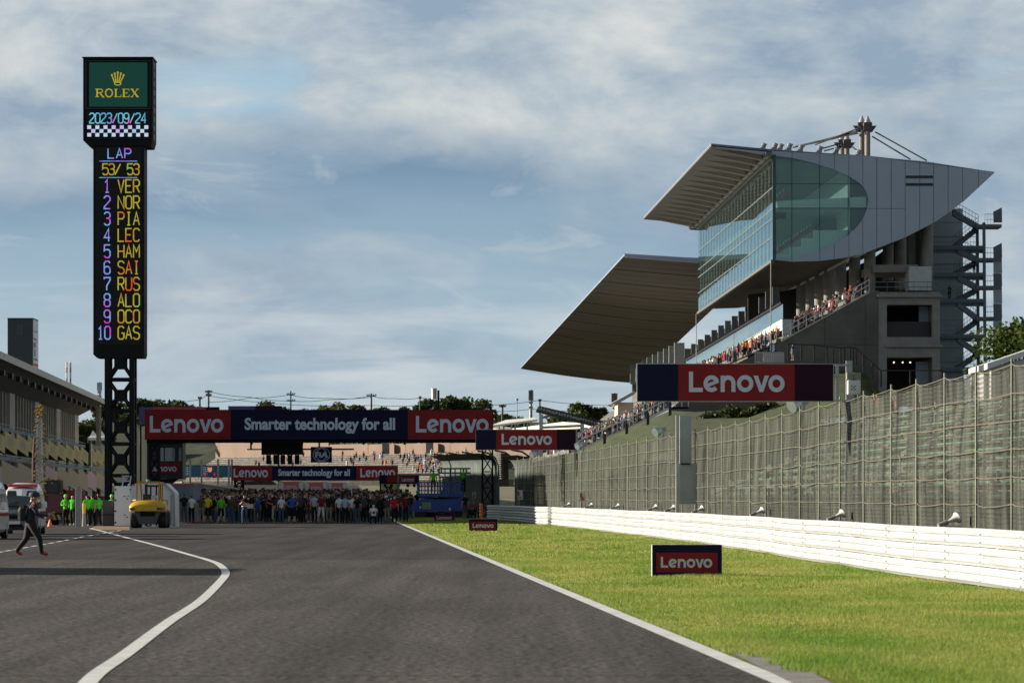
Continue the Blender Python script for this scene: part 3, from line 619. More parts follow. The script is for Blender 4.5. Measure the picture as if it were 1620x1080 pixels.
# ---- steel stair tower behind the stand
def stairtower():
    T=thing('stair_tower','dark blue grey steel escape stair tower zigzagging up behind the silver grandstand end','stair tower',tuple(W(1530,700,424)))
    d=424.0
    mb=MB(); mb.prism([W(1476,330,d+8),W(1523,330,d+8),W(1525,640,d+8),W(1476,640,d+8)],(0,14,0)); mb.build('core_wall',BWALL,T)
    mb=MB()
    for k in range(1,14): mb.prism([W(1476,330+k*22,d+7.98),W(1523,330+k*22,d+7.98),W(1523,330.5+k*22,d+7.98),W(1476,330.5+k*22,d+7.98)],(0,-0.02,0))
    mb.build('cladding_joint',BSTEEL,T)
    left=[(1474,391),(1476,433.5),(1488,475),(1489,531),(1490,583)]; right=[355,408,452,501,555]
    for x,yt in ((1556.5,352),(1546,362)):
        mb=MB(); a=W(x,yt,d if x>1550 else d+3); b=W(x+2.5,640,d if x>1550 else d+3); mb.bar(b,a,0.32,0.32); mb.build('column',BSTEEL,T)
    for i,(x0,y) in enumerate(left):
        mb=MB(); p=W(x0,y,d); q=W(1558,y,d); mb.box((p.x,d-0.2,p.z-0.30),(q.x,d+3.2,p.z)); mb.box((p.x,d-0.28,p.z-0.12),(q.x,d-0.201,p.z+0.16)); mb.box((p.x,d+0.3,p.z-0.65),(q.x,d+0.6,p.z-0.301)); mb.build('landing',BSTEEL,T)
    for y in right:
        mb=MB(); p=W(1544,y,d); q=W(1584.5,y,d); mb.box((p.x,d-0.2,p.z-0.35),(q.x,d+3.2,p.z)); mb.build('landing',BSTEEL,T)
    fl=[]
    for i in range(5):
        fl.append(((1508 if i==0 else 1515,333 if i==0 else left[i-1][1]+2),(1548,right[i]+1),0))     # upper: falls to the right landing
        fl.append(((1548,right[i]+3),(1508 if i<2 else 1512,left[i][1]-1),1))
    for (a,b,s) in fl:
        mb=MB(); dd=d+(2.0 if s else 0.0); A=W(*a,dd); B=W(*b,dd)
        mb.hexa([A+Vector((0,0,-0.55)),B+Vector((0,0,-0.55)),B+Vector((0,1.1,-0.55)),A+Vector((0,1.1,-0.55)),A+Vector((0,0,0.05)),B+Vector((0,0,0.05)),B+Vector((0,1.1,0.05)),A+Vector((0,1.1,0.05))])
        n=12
        for k in range(n): p=A.lerp(B,(k+.5)/n); mb.box((p.x-0.13,p.y+0.05,p.z+0.02),(p.x+0.13,p.y+1.05,p.z+0.16))
        for zz in (1.1,0.6): mb.bar(A+Z_*zz,B+Z_*zz,0.05)
        for k in range(9): p=A.lerp(B,k/8); mb.bar(p,p+Z_*1.1,0.035)
        mb.build('stair_flight',BSTEEL,T)
    def rail(x0,x1,y):
        mb=MB(); a=W(x0,y,d-0.2); b=W(x1,y,d-0.2)
        for zz in (1.15,1.1*0.5): mb.bar(a+Z_*zz,b+Z_*zz,0.05)
        n=int((b.x-a.x)/0.32)
        for k in range(n+1): p=a.lerp(b,k/n); mb.bar(p,p+Z_*1.15,0.025)
        mb.build('railing',BSTEEL,T)
    for (x0,y) in left: rail(x0,1545,y)
    for y in right: rail(1558,1572,y)
    for y0,y1,col in ((328,352,0),(384,408,0),(408.3,432,1),(432.3,453,0),(453.3,480,1),(480.3,503,0),(503.3,540,1),(540.3,585,0)):
        mb=MB(); mb.prism([W(1571.5,y0+(7 if y0 in(328,384) else 0),d),W(1585,y0,d),W(1585.5,y1,d),W(1572,y1,d)],(0,0.15,0)); mb.build('side_panel',BSTEEL if col==0 else BWALL,T)
stairtower()
# ---- second stand beyond, its big sloping canopy
def wing():
    T=thing('far_canopy_stand','far grandstand with a huge sloping brown underside canopy beyond the glazed box','grandstand',tuple(W(1000,700,640)))
    a0,a1=W(988,404,520),W(823,583,900); b1=W(1004,606,900); b0=W(1200,420,520)
    rows=[];n=14
    for k in range(n+1):
        f=k/n; p=a0.lerp(a1,f); q=b0.lerp(b1,f); rows.append([p+(q-p)*t+Z_*(-0.35*math.sin(math.pi*t)*min(1,f*3)) for t in (0,0.12,0.25,0.4,0.55,0.7,0.85,1)])
    mb=MB(); mb.grid(rows); mb.build('canopy_underside',SOFF,T,smooth=True)
    mb=MB()
    for r in rows[1:-1]: mb.tube([p+Vector((0,0,-0.03)) for p in r],0.07,4)
    for k in range(n):
        for g in (0.35,0.7):
            r=[rows[k][i].lerp(rows[k+1][i],g)+Vector((0,0,-0.01)) for i in range(8)]; mb.tube(r,0.025,4)
    mb.build('underside_joint',mat('joint_brown',(0.11,0.095,0.08),0.8),T)
    mb=MB(); mb.grid([[a0+Z_*0.25,b0+Z_*0.5],[a1+Z_*0.25,b1+Z_*0.4]]); mb.poly([a0,a0+Z_*0.25,b0+Z_*0.5,b0]); mb.poly([a0,a1,a1+Z_*0.25,a0+Z_*0.25]); mb.poly([a1,b1,b1+Z_*0.4,a1+Z_*0.25]); mb.build('roof_sheet',SILV,T)
    mb=MB(); mb.prism([W(988,403.5,519),W(1110,408,519),W(1110,416,519),W(990,407,519)],(0,1,0)); mb.build('fascia',SILV,T)
    # dark rear structure and lit stair pillars beneath
    mb=MB(); mb.prism([W(1000,604,880),W(1215,480,560),W(1240,640,560),W(1000,640,880)],(6,2,0)); mb.build('rear_structure',mat('rear_brown',(0.10,0.09,0.075),0.9),T)
    for k in range(9):
        f=k/8; x=1062-10*0-f*58; d=600+f*200; mb=MB(); p=W(1075-f*72,572+f*28,d); mb.box((p.x-0.8,p.y,p.z-1),(p.x+0.8,p.y+1,p.z+3.0)); mb.build('pillar',mat('pale_fin',(0.3,0.33,0.34),0.6),T)
wing()
# ---------------------------------------------------------------- grass bank below the stand and terrace behind the fence
mb=MB(); A=[(880,728),(905,717),(960,691),(1010,669),(1060,648),(1100,650),(1180,645),(1300,600),(1345,592),(1420,640)]
rows=[[W(x,y+1.2,399) for x,y in A]]
for t,(dy,dd) in enumerate(((6,392),(14,380),(30,360),(60,330))): rows.append([W(x+t*3,min(y+dy,770),dd) for x,y in A])
rows=[[Vector((p.x,p.y,p.z)) for p in r] for r in rows]; mb.grid(rows)
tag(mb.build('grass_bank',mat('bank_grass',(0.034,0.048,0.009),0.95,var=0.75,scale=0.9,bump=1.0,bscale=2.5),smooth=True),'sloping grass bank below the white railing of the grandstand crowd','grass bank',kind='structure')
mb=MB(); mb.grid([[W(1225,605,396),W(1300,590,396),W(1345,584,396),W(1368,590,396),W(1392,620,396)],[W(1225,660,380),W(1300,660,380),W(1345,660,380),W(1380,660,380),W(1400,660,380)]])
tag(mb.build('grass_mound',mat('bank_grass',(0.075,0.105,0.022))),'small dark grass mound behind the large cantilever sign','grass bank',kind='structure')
def terrace():
    T=thing('spectator_terrace','open concrete terrace with green bench rows seen through the debris fence','terrace',(20,200,0))
    n=12; mb=MB()
    def edge(i,d): return Vector((13.0-0.043*(d-100)+i*1.05,d,0.8+i*0.42))
    for i in range(n):
        a,b=edge(i,60),edge(i,215); c,e=edge(i+1,60),edge(i+1,215); z=a.z
        mb.poly([(a.x,a.y,z),(b.x,b.y,z),(b.x,b.y,z-0.42),(a.x,a.y,z-0.42)]); mb.poly([(a.x,a.y,z),(c.x,c.y,z),(e.x,e.y,z),(b.x,b.y,z)])
    mb.build('steps',mat('terrace_brown',(0.125,0.105,0.085),0.9,var=0.35,scale=0.6),T)
    GB=mat('bench_green',(0.10,0.24,0.16),0.6,var=0.2)
    for i in range(n):
        mb=MB(); L=(270-60)/12
        for k in range(11):
            d0=64+k*13.2; a,b=edge(i,d0),edge(i,d0+11.2); o=Vector((0.5,0,0.40)); mb.bar(a+o,b+o,0.34,0.07)
            for q in (0.1,0.5,0.9): p=a.lerp(b,q)+Vector((0.5,0,0)); mb.bar(p,p+Z_*0.38,0.08)
        mb.build('bench',GB,T)
    for dd in (95,120,148,180,208):
        mb=MB()
        a,b=edge(0,dd)+Z_*0.9,edge(n,dd)+Z_*0.9; mb.tube([a,b],0.045,6)
        for k in range(0,n,2): p=edge(k,dd); mb.tube([p,p+Z_*0.95],0.035,5)
        mb.build('handrail',mat('rail_teal',(0.05,0.13,0.13),0.5),T)
    mb=MB(); a,b=edge(n,60),edge(n,215); mb.hexa([Vector((a.x,a.y,0)),Vector((a.x+0.4,a.y,0)),Vector((b.x+0.4,b.y,0)),Vector((b.x,b.y,0)),a+Z_*0.3,a+Vector((0.4,0,0.3)),b+Vector((0.4,0,0.3)),b+Z_*0.3]); 
    e0,e1=edge(0,215),edge(n,215); mb.hexa([Vector((e0.x,215,0)),Vector((e1.x,215,0)),Vector((e1.x,215.5,0)),Vector((e0.x,215.5,0)),e0,e1,e1+Vector((0,.5,0)),e0+Vector((0,.5,0))])
    mb.build('retaining_wall',DCONC,T)
    return edge
TEDGE=terrace()
# ---------------------------------------------------------------- crash barrier
def barrier():
    T=thing('crash_barrier','long white three rail steel crash barrier along the grass','barrier',(BX(60)+0.1,60,0))
    prof=[(0,0.0),(-0.03,0.03),(-0.085,0.075),(-0.085,0.115),(-0.02,0.155),(-0.02,0.175),(-0.085,0.215),(-0.085,0.255),(-0.03,0.30),(0,0.325)]
    ds=[42]; 
    while ds[-1]<244: ds.append(ds[-1]+1.0)
    BM=mat('barrier_white',(0.485,0.495,0.50),0.42,var=0.14,scale=1.6,stretch=(1,0.35,5),bump=0.05,bscale=4)
    for k in range(3):
        z0=0.03+k*0.338; mb=MB(); sec=[]
        for a in range(0,len(ds)-1,4):
            sub=ds[a:a+5]
            if len(sub)<2: continue
            off=0.004*((a//4)%2); rows=[]
            for j,d in enumerate(sub):
                wob=0.006*math.sin(d*0.7+k)+off; zz=z0+0.008*math.sin(d*0.31)
                dd=d+(0.14 if j==len(sub)-1 else 0)
                rows.append([Vector((BX(dd)+x-wob,dd,zz+z)) for x,z in prof])
            mb.grid(rows,0)
            # bolts at the lap
            for zz in (0.095,0.165,0.235):
                for q in (0.05,0.12): mb.box((BX(sub[0]+q)-0.10 if zz!=0.165 else BX(sub[0]+q)-0.035,sub[0]+q,z0+zz-0.012),(BX(sub[0]+q)-0.03,sub[0]+q+0.025,z0+zz+0.012),1)
        mb.build('rail',[BM,STEEL],T)
    for i,d in enumerate(np.arange(43,245,2.0)):
        if i>=100: break
        mb=MB(); x=BX(d); mb.box((x+0.02,d-0.06,0),(x+0.14,d+0.06,1.02)); mb.build('post',BM,T)
    # turned end at the far side
    mb=MB(); rows=[]
    for a in range(0,7):
        th=rad(a*15); c=(BX(244)+0.0,244.0); rows.append([Vector((c[0]-1.0*(math.sin(th))*0.9+x,c[1]+1.0*(1-math.cos(th))+a*0.12,0.05+z)) for x,z in [(0,0),(-0.08,0.1),(-0.02,0.165),(-0.08,0.24),(0,0.33),(-0.08,0.44),(-0.02,0.5),(-0.08,0.58),(0,0.66),(-0.08,0.77),(-0.02,0.83),(-0.08,0.9),(0,1.0)]])
    mb.grid(rows); mb.build('turned_end',BM,T)
barrier()
# ---------------------------------------------------------------- debris fence
FOFF=0.75; FH=3.95
def FX(d): return BX(min(max(d,40),245))+FOFF
def fence():
    T=thing('debris_fence','tall grey green debris net fence on slim posts behind the white crash barrier','fence',(FX(100),100,0))
    m=bpy.data.materials.new('debris_net'); m.use_nodes=True; N=m.node_tree.nodes; L=m.node_tree.links; b=N['Principled BSDF']
    geo=N.new('ShaderNodeNewGeometry'); sp=N.new('ShaderNodeSeparateXYZ'); L.new(geo.outputs['Position'],sp.inputs[0])
    def noise(sc,stretch,det=3):
        mp=N.new('ShaderNodeMapping'); mp.inputs['Scale'].default_value=stretch; L.new(geo.outputs['Position'],mp.inputs[0])
        o=N.new('ShaderNodeTexNoise'); o.inputs['Scale'].default_value=sc; o.inputs['Detail'].default_value=det; L.new(mp.outputs[0],o.inputs['Vector']); return o.outputs['Fac']
    def M(op,a,c=None,cl=False):
        o=N.new('ShaderNodeMath'); o.operation=op; o.use_clamp=cl
        for i,v in enumerate((a,c)):
            if v is None: continue
            if isinstance(v,(int,float)): o.inputs[i].default_value=v
            else: L.new(v,o.inputs[i])
        return o.outputs[0]
    rp=N.new('ShaderNodeValToRGB'); e=rp.color_ramp.elements; e[0].position=0.32; e[1].position=0.68; e[0].color=(0.018,0.022,0.019,1); e[1].color=(0.084,0.089,0.075,1)
    L.new(noise(1.0,(1,2.6,0.12),5),rp.inputs[0]); L.new(rp.outputs[0],b.inputs['Base Color']); b.inputs['Roughness'].default_value=0.9; b.inputs['Specular IOR Level'].default_value=0.1
    # woven strands: fine horizontal wires and vertical folds
    hw=M('SINE',M('MULTIPLY',M('ADD',sp.outputs[2],M('MULTIPLY',noise(2.2,(1,1,1)),0.10)),2*math.pi/0.085))
    fold=noise(1.0,(1,1.5,0.06),4)
    # hanging panels: every second bay half is doubled netting
    al=M('ADD',M('MULTIPLY',hw,0.16),M('MULTIPLY',M('SUBTRACT',fold,0.5),1.5)); al=M('ADD',al,0.82,True); al=M('MINIMUM',M('MAXIMUM',al,0.52),0.97)
    low=M('SUBTRACT',1.0,M('DIVIDE',sp.outputs[2],1.35),True); al=M('ADD',al,M('MULTIPLY',low,0.25),True)
    tr=N.new('ShaderNodeBsdfTransparent'); mx=N.new('ShaderNodeMixShader'); L.new(al,mx.inputs[0]); L.new(tr.outputs[0],mx.inputs[1]); L.new(b.outputs[0],mx.inputs[2]); L.new(mx.outputs[0],N['Material Output'].inputs[0])
    posts=[48.0]
    while posts[-1]<236: posts.append(posts[-1]+(3.9 if posts[-1]<80 else 4.9))
    rows=[]
    for a,b_ in zip(posts,posts[1:]):
        for k in range(8):
            f=k/8; d=a+(b_-a)*f; sag=0.09*math.sin(math.pi*f); bow=0.13*math.sin(math.pi*f)
            r=[]
            for j in range(9):
                z=(FH-sag*(1.0))*j/8; over=0.0 if j<8 else -0.04
                r.append(Vector((FX(d)-bow*math.sin(math.pi*min(1,j/8))*0.9+0.05*math.sin(d*5.1+j)*0.5+over,d,z)))
            rows.append(r)
    mb=MB(); mb.grid(rows); mb.build('net',m,T,smooth=True)
    PM=mat('post_pale_green',(0.16,0.175,0.115),0.6,var=0.25,scale=3); CM=mat('cable_beige',(0.17,0.155,0.11),0.7,var=0.25)
    for d in posts:
        mb=MB(); x=FX(d)-0.05; mb.tube([(x,d,0),(x,d,FH+0.10)],0.020,6)
        mb.build('post',PM,T)
    R2=random.Random(5)
    for j in range(8):
        z=FH*(j+1)/8-0.02 if j<7 else FH; pts=[]
        for a,b_ in zip(posts,posts[1:]):
            s=R2.uniform(0.0,0.07) if j<7 else 0.09
            for k in range(5): f=k/5; d=a+(b_-a)*f; pts.append((FX(d)-0.13*math.sin(math.pi*f)-0.045,d,z-s*math.sin(math.pi*f)))
        mb=MB(); mb.tube(pts,0.0085,4); mb.build('cable',CM,T)
    # curved top returning over the far stretch
    m2=mat('far_net_grey',(0.16,0.19,0.17),0.85,var=0.3,scale=0.8,stretch=(1,1,0.12))
    return m
NETM=fence()
def farfence():
    T=thing('curved_debris_fence','far debris fence with tall grey green netting curling over at the top','fence',(0,262,0))
    m=mat('far_net',(0.075,0.095,0.088),0.9,var=0.45,scale=1.0,stretch=(2.2,2.2,0.10))
    def sheet(pts,h,curl,name='net'):
        rows=[]
        P=spl([(x,y,0) for x,y in pts],6)
        for p in P:
            r=[Vector((p.x+0.06*math.sin(p.y*3),p.y,gz(p.y)+z)) for z in (0,0.8,1.6,2.4,h-0.6)]
            for q in range(1,7):
                a=rad(q*17); r.append(Vector((p.x-curl*(1-math.cos(a)),p.y,gz(p.y)+h-0.6+0.9*math.sin(a))))
            rows.append(r)
        mb=MB(); mb.grid(rows); return mb.build(name,m,T,smooth=True)
    sheet([(1.35,238),(0.6,246),(0.15,252)],3.9,1.1)
    sheet([(-0.9,258),(-2.4,275),(-3.6,292),(-5.0,318),(-6.3,345)],4.1,1.5)
    mb=MB()
    for x,y in ((-1.0,258),(-2.3,275),(-3.6,292),(-5.2,318),(1.3,240),(0.2,251)):
        mb.tube([(x+0.05,y,0),(x+0.05,y,gz(y)+3.6)]+[(x+0.05-1.4*(1-math.cos(rad(a))),y,gz(y)+3.6+0.95*math.sin(rad(a))) for a in (30,60,90)],0.07,6)
    mb.build('hooped_post',GREENW,T)
farfence()
# ---------------------------------------------------------------- boards and signs
def board(name,label,cat,x0,y0,x1,y1,d,segs,depth=0.25,frame=STEEL,fr=0.0,group=None,yaw=0.0,text=True,bold=0.02):
    """segs: list of (f0,f1,material,kind,textbox) along the width"""
    p=W(x0,y1,d); q=W(x1,y0,d); w=q.x-p.x; h=q.z-p.z
    T=thing(name,label,cat,((p.x+q.x)/2,d,p.z),group=group)
    ca,sa=math.cos(yaw),math.sin(yaw); u=Vector((ca,sa,0)); n=Vector((sa,-ca,0)); o=Vector(((p.x+q.x)/2,d,p.z))-u*w/2
    mb=MB(); A=o-u*fr-Z_*fr; 
    mb.prism([A,A+u*(w+2*fr),A+u*(w+2*fr)+Z_*(h+2*fr),A+Z_*(h+2*fr)],-n*depth); mb.build('frame',frame,T)
    for k,(f0,f1,m,kind,tb) in enumerate(segs):
        mb=MB(); b=o+u*w*f0+n*0.004; e=u*w*(f1-f0)
        mb.prism([b,b+e,b+e+Z_*h,b+Z_*h],n*0.008); pn=mb.build('panel',m,T)
        if kind:
            g=lenovo2d() if kind=='L' else font2d(kind,bold)
            lb=MB(); lay(lb,g,o,u,Z_,n,(tb[0]*w,tb[1]*h,tb[2]*w,tb[3]*h),0.016); lb.build('lettering',LETTER,pn)
    return T,o,u,n,w,h
def fx(x0,x1): return lambda x:(x-x0)/(x1-x0)
# large cantilever sign
f=fx(1008,1318); 
T,o,u,n,w,h=board('cantilever_sign','large navy and red sign reading Lenovo cantilevered over the debris fence','sign',1008.5,576,1318,634,91.5,
   [(0,f(1072.5),NAVY,None,None),(f(1072.5),f(1257),RED,'L',(f(1089.5),0.24,f(1241),0.80)),(f(1257),1,PLUM,None,None)],0.22,STEEL,0.015)
mb=MB(); x=FX(92.5)+0.1
mb.bar((x,92.2,0),(x,92.2,W(0,570,92).z),0.15); mb.build('post',STEEL,T)
mb=MB(); e=o+u*w; 
for z in (0.02,h+0.0): mb.bar((o.x,91.62,o.z+z),(x,92.1,o.z+z),0.05)
mb.bar((e.x+0.12,91.7,o.z),(e.x+0.12,91.7,o.z+h),0.07); mb.build('bracket',STEEL,T)
f=fx(753,911)
T,o,u,n,w,h=board('cantilever_sign','smaller navy and red sign reading Lenovo near the far end of the fence','sign',753,679.5,911,711,199,
   [(0,f(785),NAVY,None,None),(f(785),f(881),RED,'L',(f(793.5),0.24,f(873),0.80)),(f(881),1,PLUM,None,None)],0.25,STEEL,0.02)
mb=MB(); mb.bar((FX(200),199.3,0),(FX(200),199.3,o.z+h),0.16); mb.build('post',STEEL,T)
mb=MB(); mb.bar((o.x,199.2,o.z+h*0.5),(FX(200),199.3,o.z+h*0.5),0.1); mb.build('bracket',STEEL,T)
# boards on the grass
for lab,b,d in (('nearest low red board reading Lenovo, standing on the grass before the barrier',(1031.5,861,1142,913,1046,1134,1128.5),75.3),('middle low red board reading Lenovo on the grass, next after the nearest',(742,820,787,840.5,0,0,0),172),('farthest low red board reading Lenovo on the grass by the blue scissor lift',(687,811.5,719,825,0,0,0),243)):
    x0,y0,x1,y1=b[:4]
    T,o,u,n,w,h=board('grass_board',lab,'sign board',x0,y0,x1,y1,d,[(0,1,NAVY,None,None)],0.32 if d<100 else 0.4,WHITE,0.0,group='red sign boards on the grass')
    mb=MB(); a=o+u*w*0.06+Z_*h*0.16+n*0.013; mb.prism([a,a+u*w*0.88,a+u*w*0.88+Z_*h*0.60,a+Z_*h*0.60],n*0.006); pn=mb.build('red_panel',RED,T)
    lb=MB(); lay(lb,lenovo2d(),o,u,Z_,n,(w*0.125,h*0.30,w*0.86,h*0.63),0.022); lb.build('lettering',LETTER,pn)
# ---------------------------------------------------------------- horn speakers, floodlights, loudspeaker box, board column, small signs
def horn(px,d,sz,lab):
    x=FX(d)-0.42; T=thing('horn_speaker',lab,'loudspeaker',(x,d,1.0),group='horn speakers along the barrier')
    HM=mat('horn_white',(0.56,0.55,0.52),0.45,var=0.06); mb=MB(); rows=[]
    ax=Vector((0.80,0.30,0.34)).normalized(); a=ax.cross(Z_).normalized(); b=a.cross(ax); c=Vector((x-0.12,d,1.10))
    for t,r in ((0,0.045),(0.12,0.055),(0.24,0.085),(0.34,0.135),(0.40,0.19),(0.425,0.225),(0.42,0.21),(0.36,0.13),(0.2,0.04)):
        rows.append([c+ax*t*sz*1.15+(a*math.cos(q*math.pi/10)*1.25+b*math.sin(q*math.pi/10)*0.9)*r*sz for q in range(20)])
    mb.grid(rows,0,True); mb.build('horn',HM,T,smooth=True)
    mb=MB(); mb.tube([c-ax*0.16,c+ax*0.04],0.085*sz,10); mb.build('driver',mat('driver_grey',(0.3,0.3,0.3),0.5),T)
    mb=MB(); mb.bar((c.x+0.04,c.y,0.9),(c.x+0.04,c.y,c.z-0.05),0.05); mb.bar((c.x,c.y,1.02),(c.x+0.3,c.y,1.02),0.04); mb.build('bracket',STEEL,T)
hp=['beside the fence end','second from the fence end','third from the fence end','beyond the small red sign','at the foot of the grey column, left of it','at the foot of the grey column, right of it','below the large cantilever sign','below the post of the large sign','nearest of the row, below the bench rows']
def dpx(px,off=FOFF):   # depth where the fence line crosses that pixel column
    best=min(np.arange(45,244,0.25),key=lambda d:abs((BX(d)+off-0.42)/d*F+CX-px)); return float(best)
for px,l in zip((897,933,975,1034,1062,1106,1200,1325,1505),hp): horn(px,dpx(px),0.56,'white horn loudspeaker on the barrier, '+l)
def flood(px,py,lab,r=0.20):
    d=dpx(px,FOFF+0.2); x=FX(d)-0.1; z=W(px,py,d).z; T=thing('floodlight',lab,'floodlight',(x,d,z),group='glass bell floodlights on the fence top')
    mb=MB(); ax=Vector((-0.75,-0.55,-0.36)).normalized(); a=ax.cross(Z_).normalized(); b=a.cross(ax); rows=[]; c=Vector((x,d,z))-ax*0.15
    for t,q in ((-0.15,0.11),(-0.02,0.13),(0.08,0.22),(0.2,0.29),(0.32,0.32),(0.36,0.325)): rows.append([c+ax*t+(a*math.cos(k*math.pi/8)+b*math.sin(k*math.pi/8))*q*r/0.3 for k in range(16)])
    mb.grid(rows,0,True); mb.build('reflector',mat('lamp_aluminium',(0.45,0.50,0.50),0.3,0.6),T,smooth=True)
    mb=MB(); mb.poly([c+ax*0.36+(a*math.cos(k*math.pi/8)+b*math.sin(k*math.pi/8))*0.30*r/0.3 for k in range(16)]); mb.build('lens',mat('lamp_lens',(0.16,0.20,0.20),0.08,0.2),T)
    mb=MB(); mb.box((c.x-0.02,c.y-0.06,c.z-0.08),(c.x+0.2,c.y+0.12,c.z+0.08),0); mb.bar((c.x+0.1,c.y,c.z-0.1),(FX(d),d,FH-0.4),0.07); mb.build('bracket',STEEL,T)
flood(914,704,'glass bell floodlight at the right end of the smaller cantilever sign'); flood(1037,681,'glass bell floodlight on the fence below the grandstand crowd, left of the grey column'); flood(1254,638,'glass bell floodlight under the large cantilever sign'); flood(842,718,'glass bell floodlight at the far end of the debris fence')
T=thing('loudspeaker_box','white square loudspeaker box on the fence beside the large sign','loudspeaker',tuple(W(1352,622,89.5)))
mb=MB(); p=W(1341,624,89.5); q=W(1361.5,601,89.5); mb.box((p.x,89.5,p.z),(q.x,89.75,q.z)); mb.build('cabinet',mat('speaker_white',(0.60,0.62,0.62),0.5),T,bevel=0.03)
mb=MB()
for dx,dz in ((0.1,0.12),(0.18,0.12),(0.1,0.2),(0.18,0.2),(0.14,0.16)): mb.box((p.x+dx-0.012,89.485,p.z+dz-0.012),(p.x+dx+0.012,89.499,p.z+dz+0.012))
mb.build('grille_dots',BLACK,T)
mb=MB(); a=W(1340,600,89.5); b=W(1362,589,89.5); mb.box((a.x,89.5,a.z),(a.x+0.14,89.7,b.z)); mb.box((a.x+0.16,89.5,a.z),(b.x,89.7,b.z)); mb.build('junction_box',mat('box_khaki',(0.22,0.22,0.16),0.6),T)
mb=MB(); mb.bar((FX(90)+0.06,89.8,0),(FX(90)+0.06,89.8,b.z),0.07); mb.build('post',STEEL,T)
T=thing('board_column','tall grey steel column with a box cabinet standing between barrier and debris fence','column',tuple(W(1080,812,dpx(1080,FOFF-.1))))
dB=dpx(1080,FOFF-.1); GREYP=mat('grey_paint',(0.40,0.42,0.43),0.5,var=0.12,scale=2)
def wb(mb,x0,y0,x1,y1,d,dep,m=0): p=W(x0,y1,d); q=W(x1,y0,d); return mb.box((p.x,d,p.z),(q.x,d+dep,q.z),m)
mb=MB(); wb(mb,1075.5,657.5,1094,737,dB,0.3); mb.build('upper_panel',GREYP,T)
mb=MB(); p=W(1070,737,dB); mb.box((p.x-.02,dB-0.1,-.0),(p.x+0.10,dB+0.1,W(0,657,dB).z)); mb.build('post',mat('post_grey_lit',(0.46,0.46,0.45),0.5),T)
mb=MB(); wb(mb,1074.5,733,1109,797,dB-0.15,0.35); mb.build('cabinet',GREYP,T)
mb=MB(); wb(mb,1101.5,733,1104.5,815,dB-0.25,0.06); wb(mb,1071,736,1074,797,dB-0.25,0.06); mb.build('strut',STEEL,T)
mb=MB(); wb(mb,1077,732.2,1092,734.5,dB-0.3,0.1); mb.build('hinge_bar',DARK,T)
for lab,px,y0,y1,mk in (('small white sign with a red mark on a post by the fence end',821,775,790,1),('small white sign with a red mark on the fence left of the grey column',920,778,793,2)):
    d=dpx(px,FOFF-0.1); T=thing('small_sign',lab,'sign',tuple(W(px,y1+20,d)))
    mb=MB(); wb(mb,px-(3.5 if mk==2 else 2),y0,px+(6 if mk==2 else 6),y1,d,0.05); mb.build('plate',WHITE,T)
    mb=MB(); wb(mb,px-2,y0+2,px+1,y0+9,d-0.012,0.008); wb(mb,px,y0+8,px+4,y0+10.5,d-0.012,0.008) if mk==2 else None; wb(mb,px-1,y0+11,px+4,y0+13,d-0.012,0.008); mb.build('red_mark',mat('sign_red',(0.5,0.02,0.03),0.5),T)
    mb=MB(); p=W(px,y1,d); mb.bar((p.x,d+0.09,0.5),(p.x,d+0.09,p.z+0.3),0.06); mb.build('post',STEEL,T)
# white roofed shed behind the fence on the right
T=thing('white_shed','white timing shed with a sloping pale roof behind the fence at the right edge','shed',tuple(W(1600,700,200)))
mb=MB(); p=W(1568,640,200); q=W(1660,592,200); mb.prism([Vector((p.x,200,p.z-9)),Vector((q.x,200,p.z-9)),W(1660,556,200),W(1568,582,200)],(0,7,0)); mb.build('wall',mat('shed_white',(0.60,0.59,0.56),0.6),T)
mb=MB(); mb.prism([W(1562,584,199.4),W(1665,548,199.4),W(1665,540,199.4),W(1562,575,199.4)],(0,8.2,0)); mb.build('roof',WHITE,T)
mb=MB(); wb(mb,1583,584,1586,630,199.95,0.04); mb.build('red_stripe',mat('sign_red',(0.5,0.02,0.03)),T)
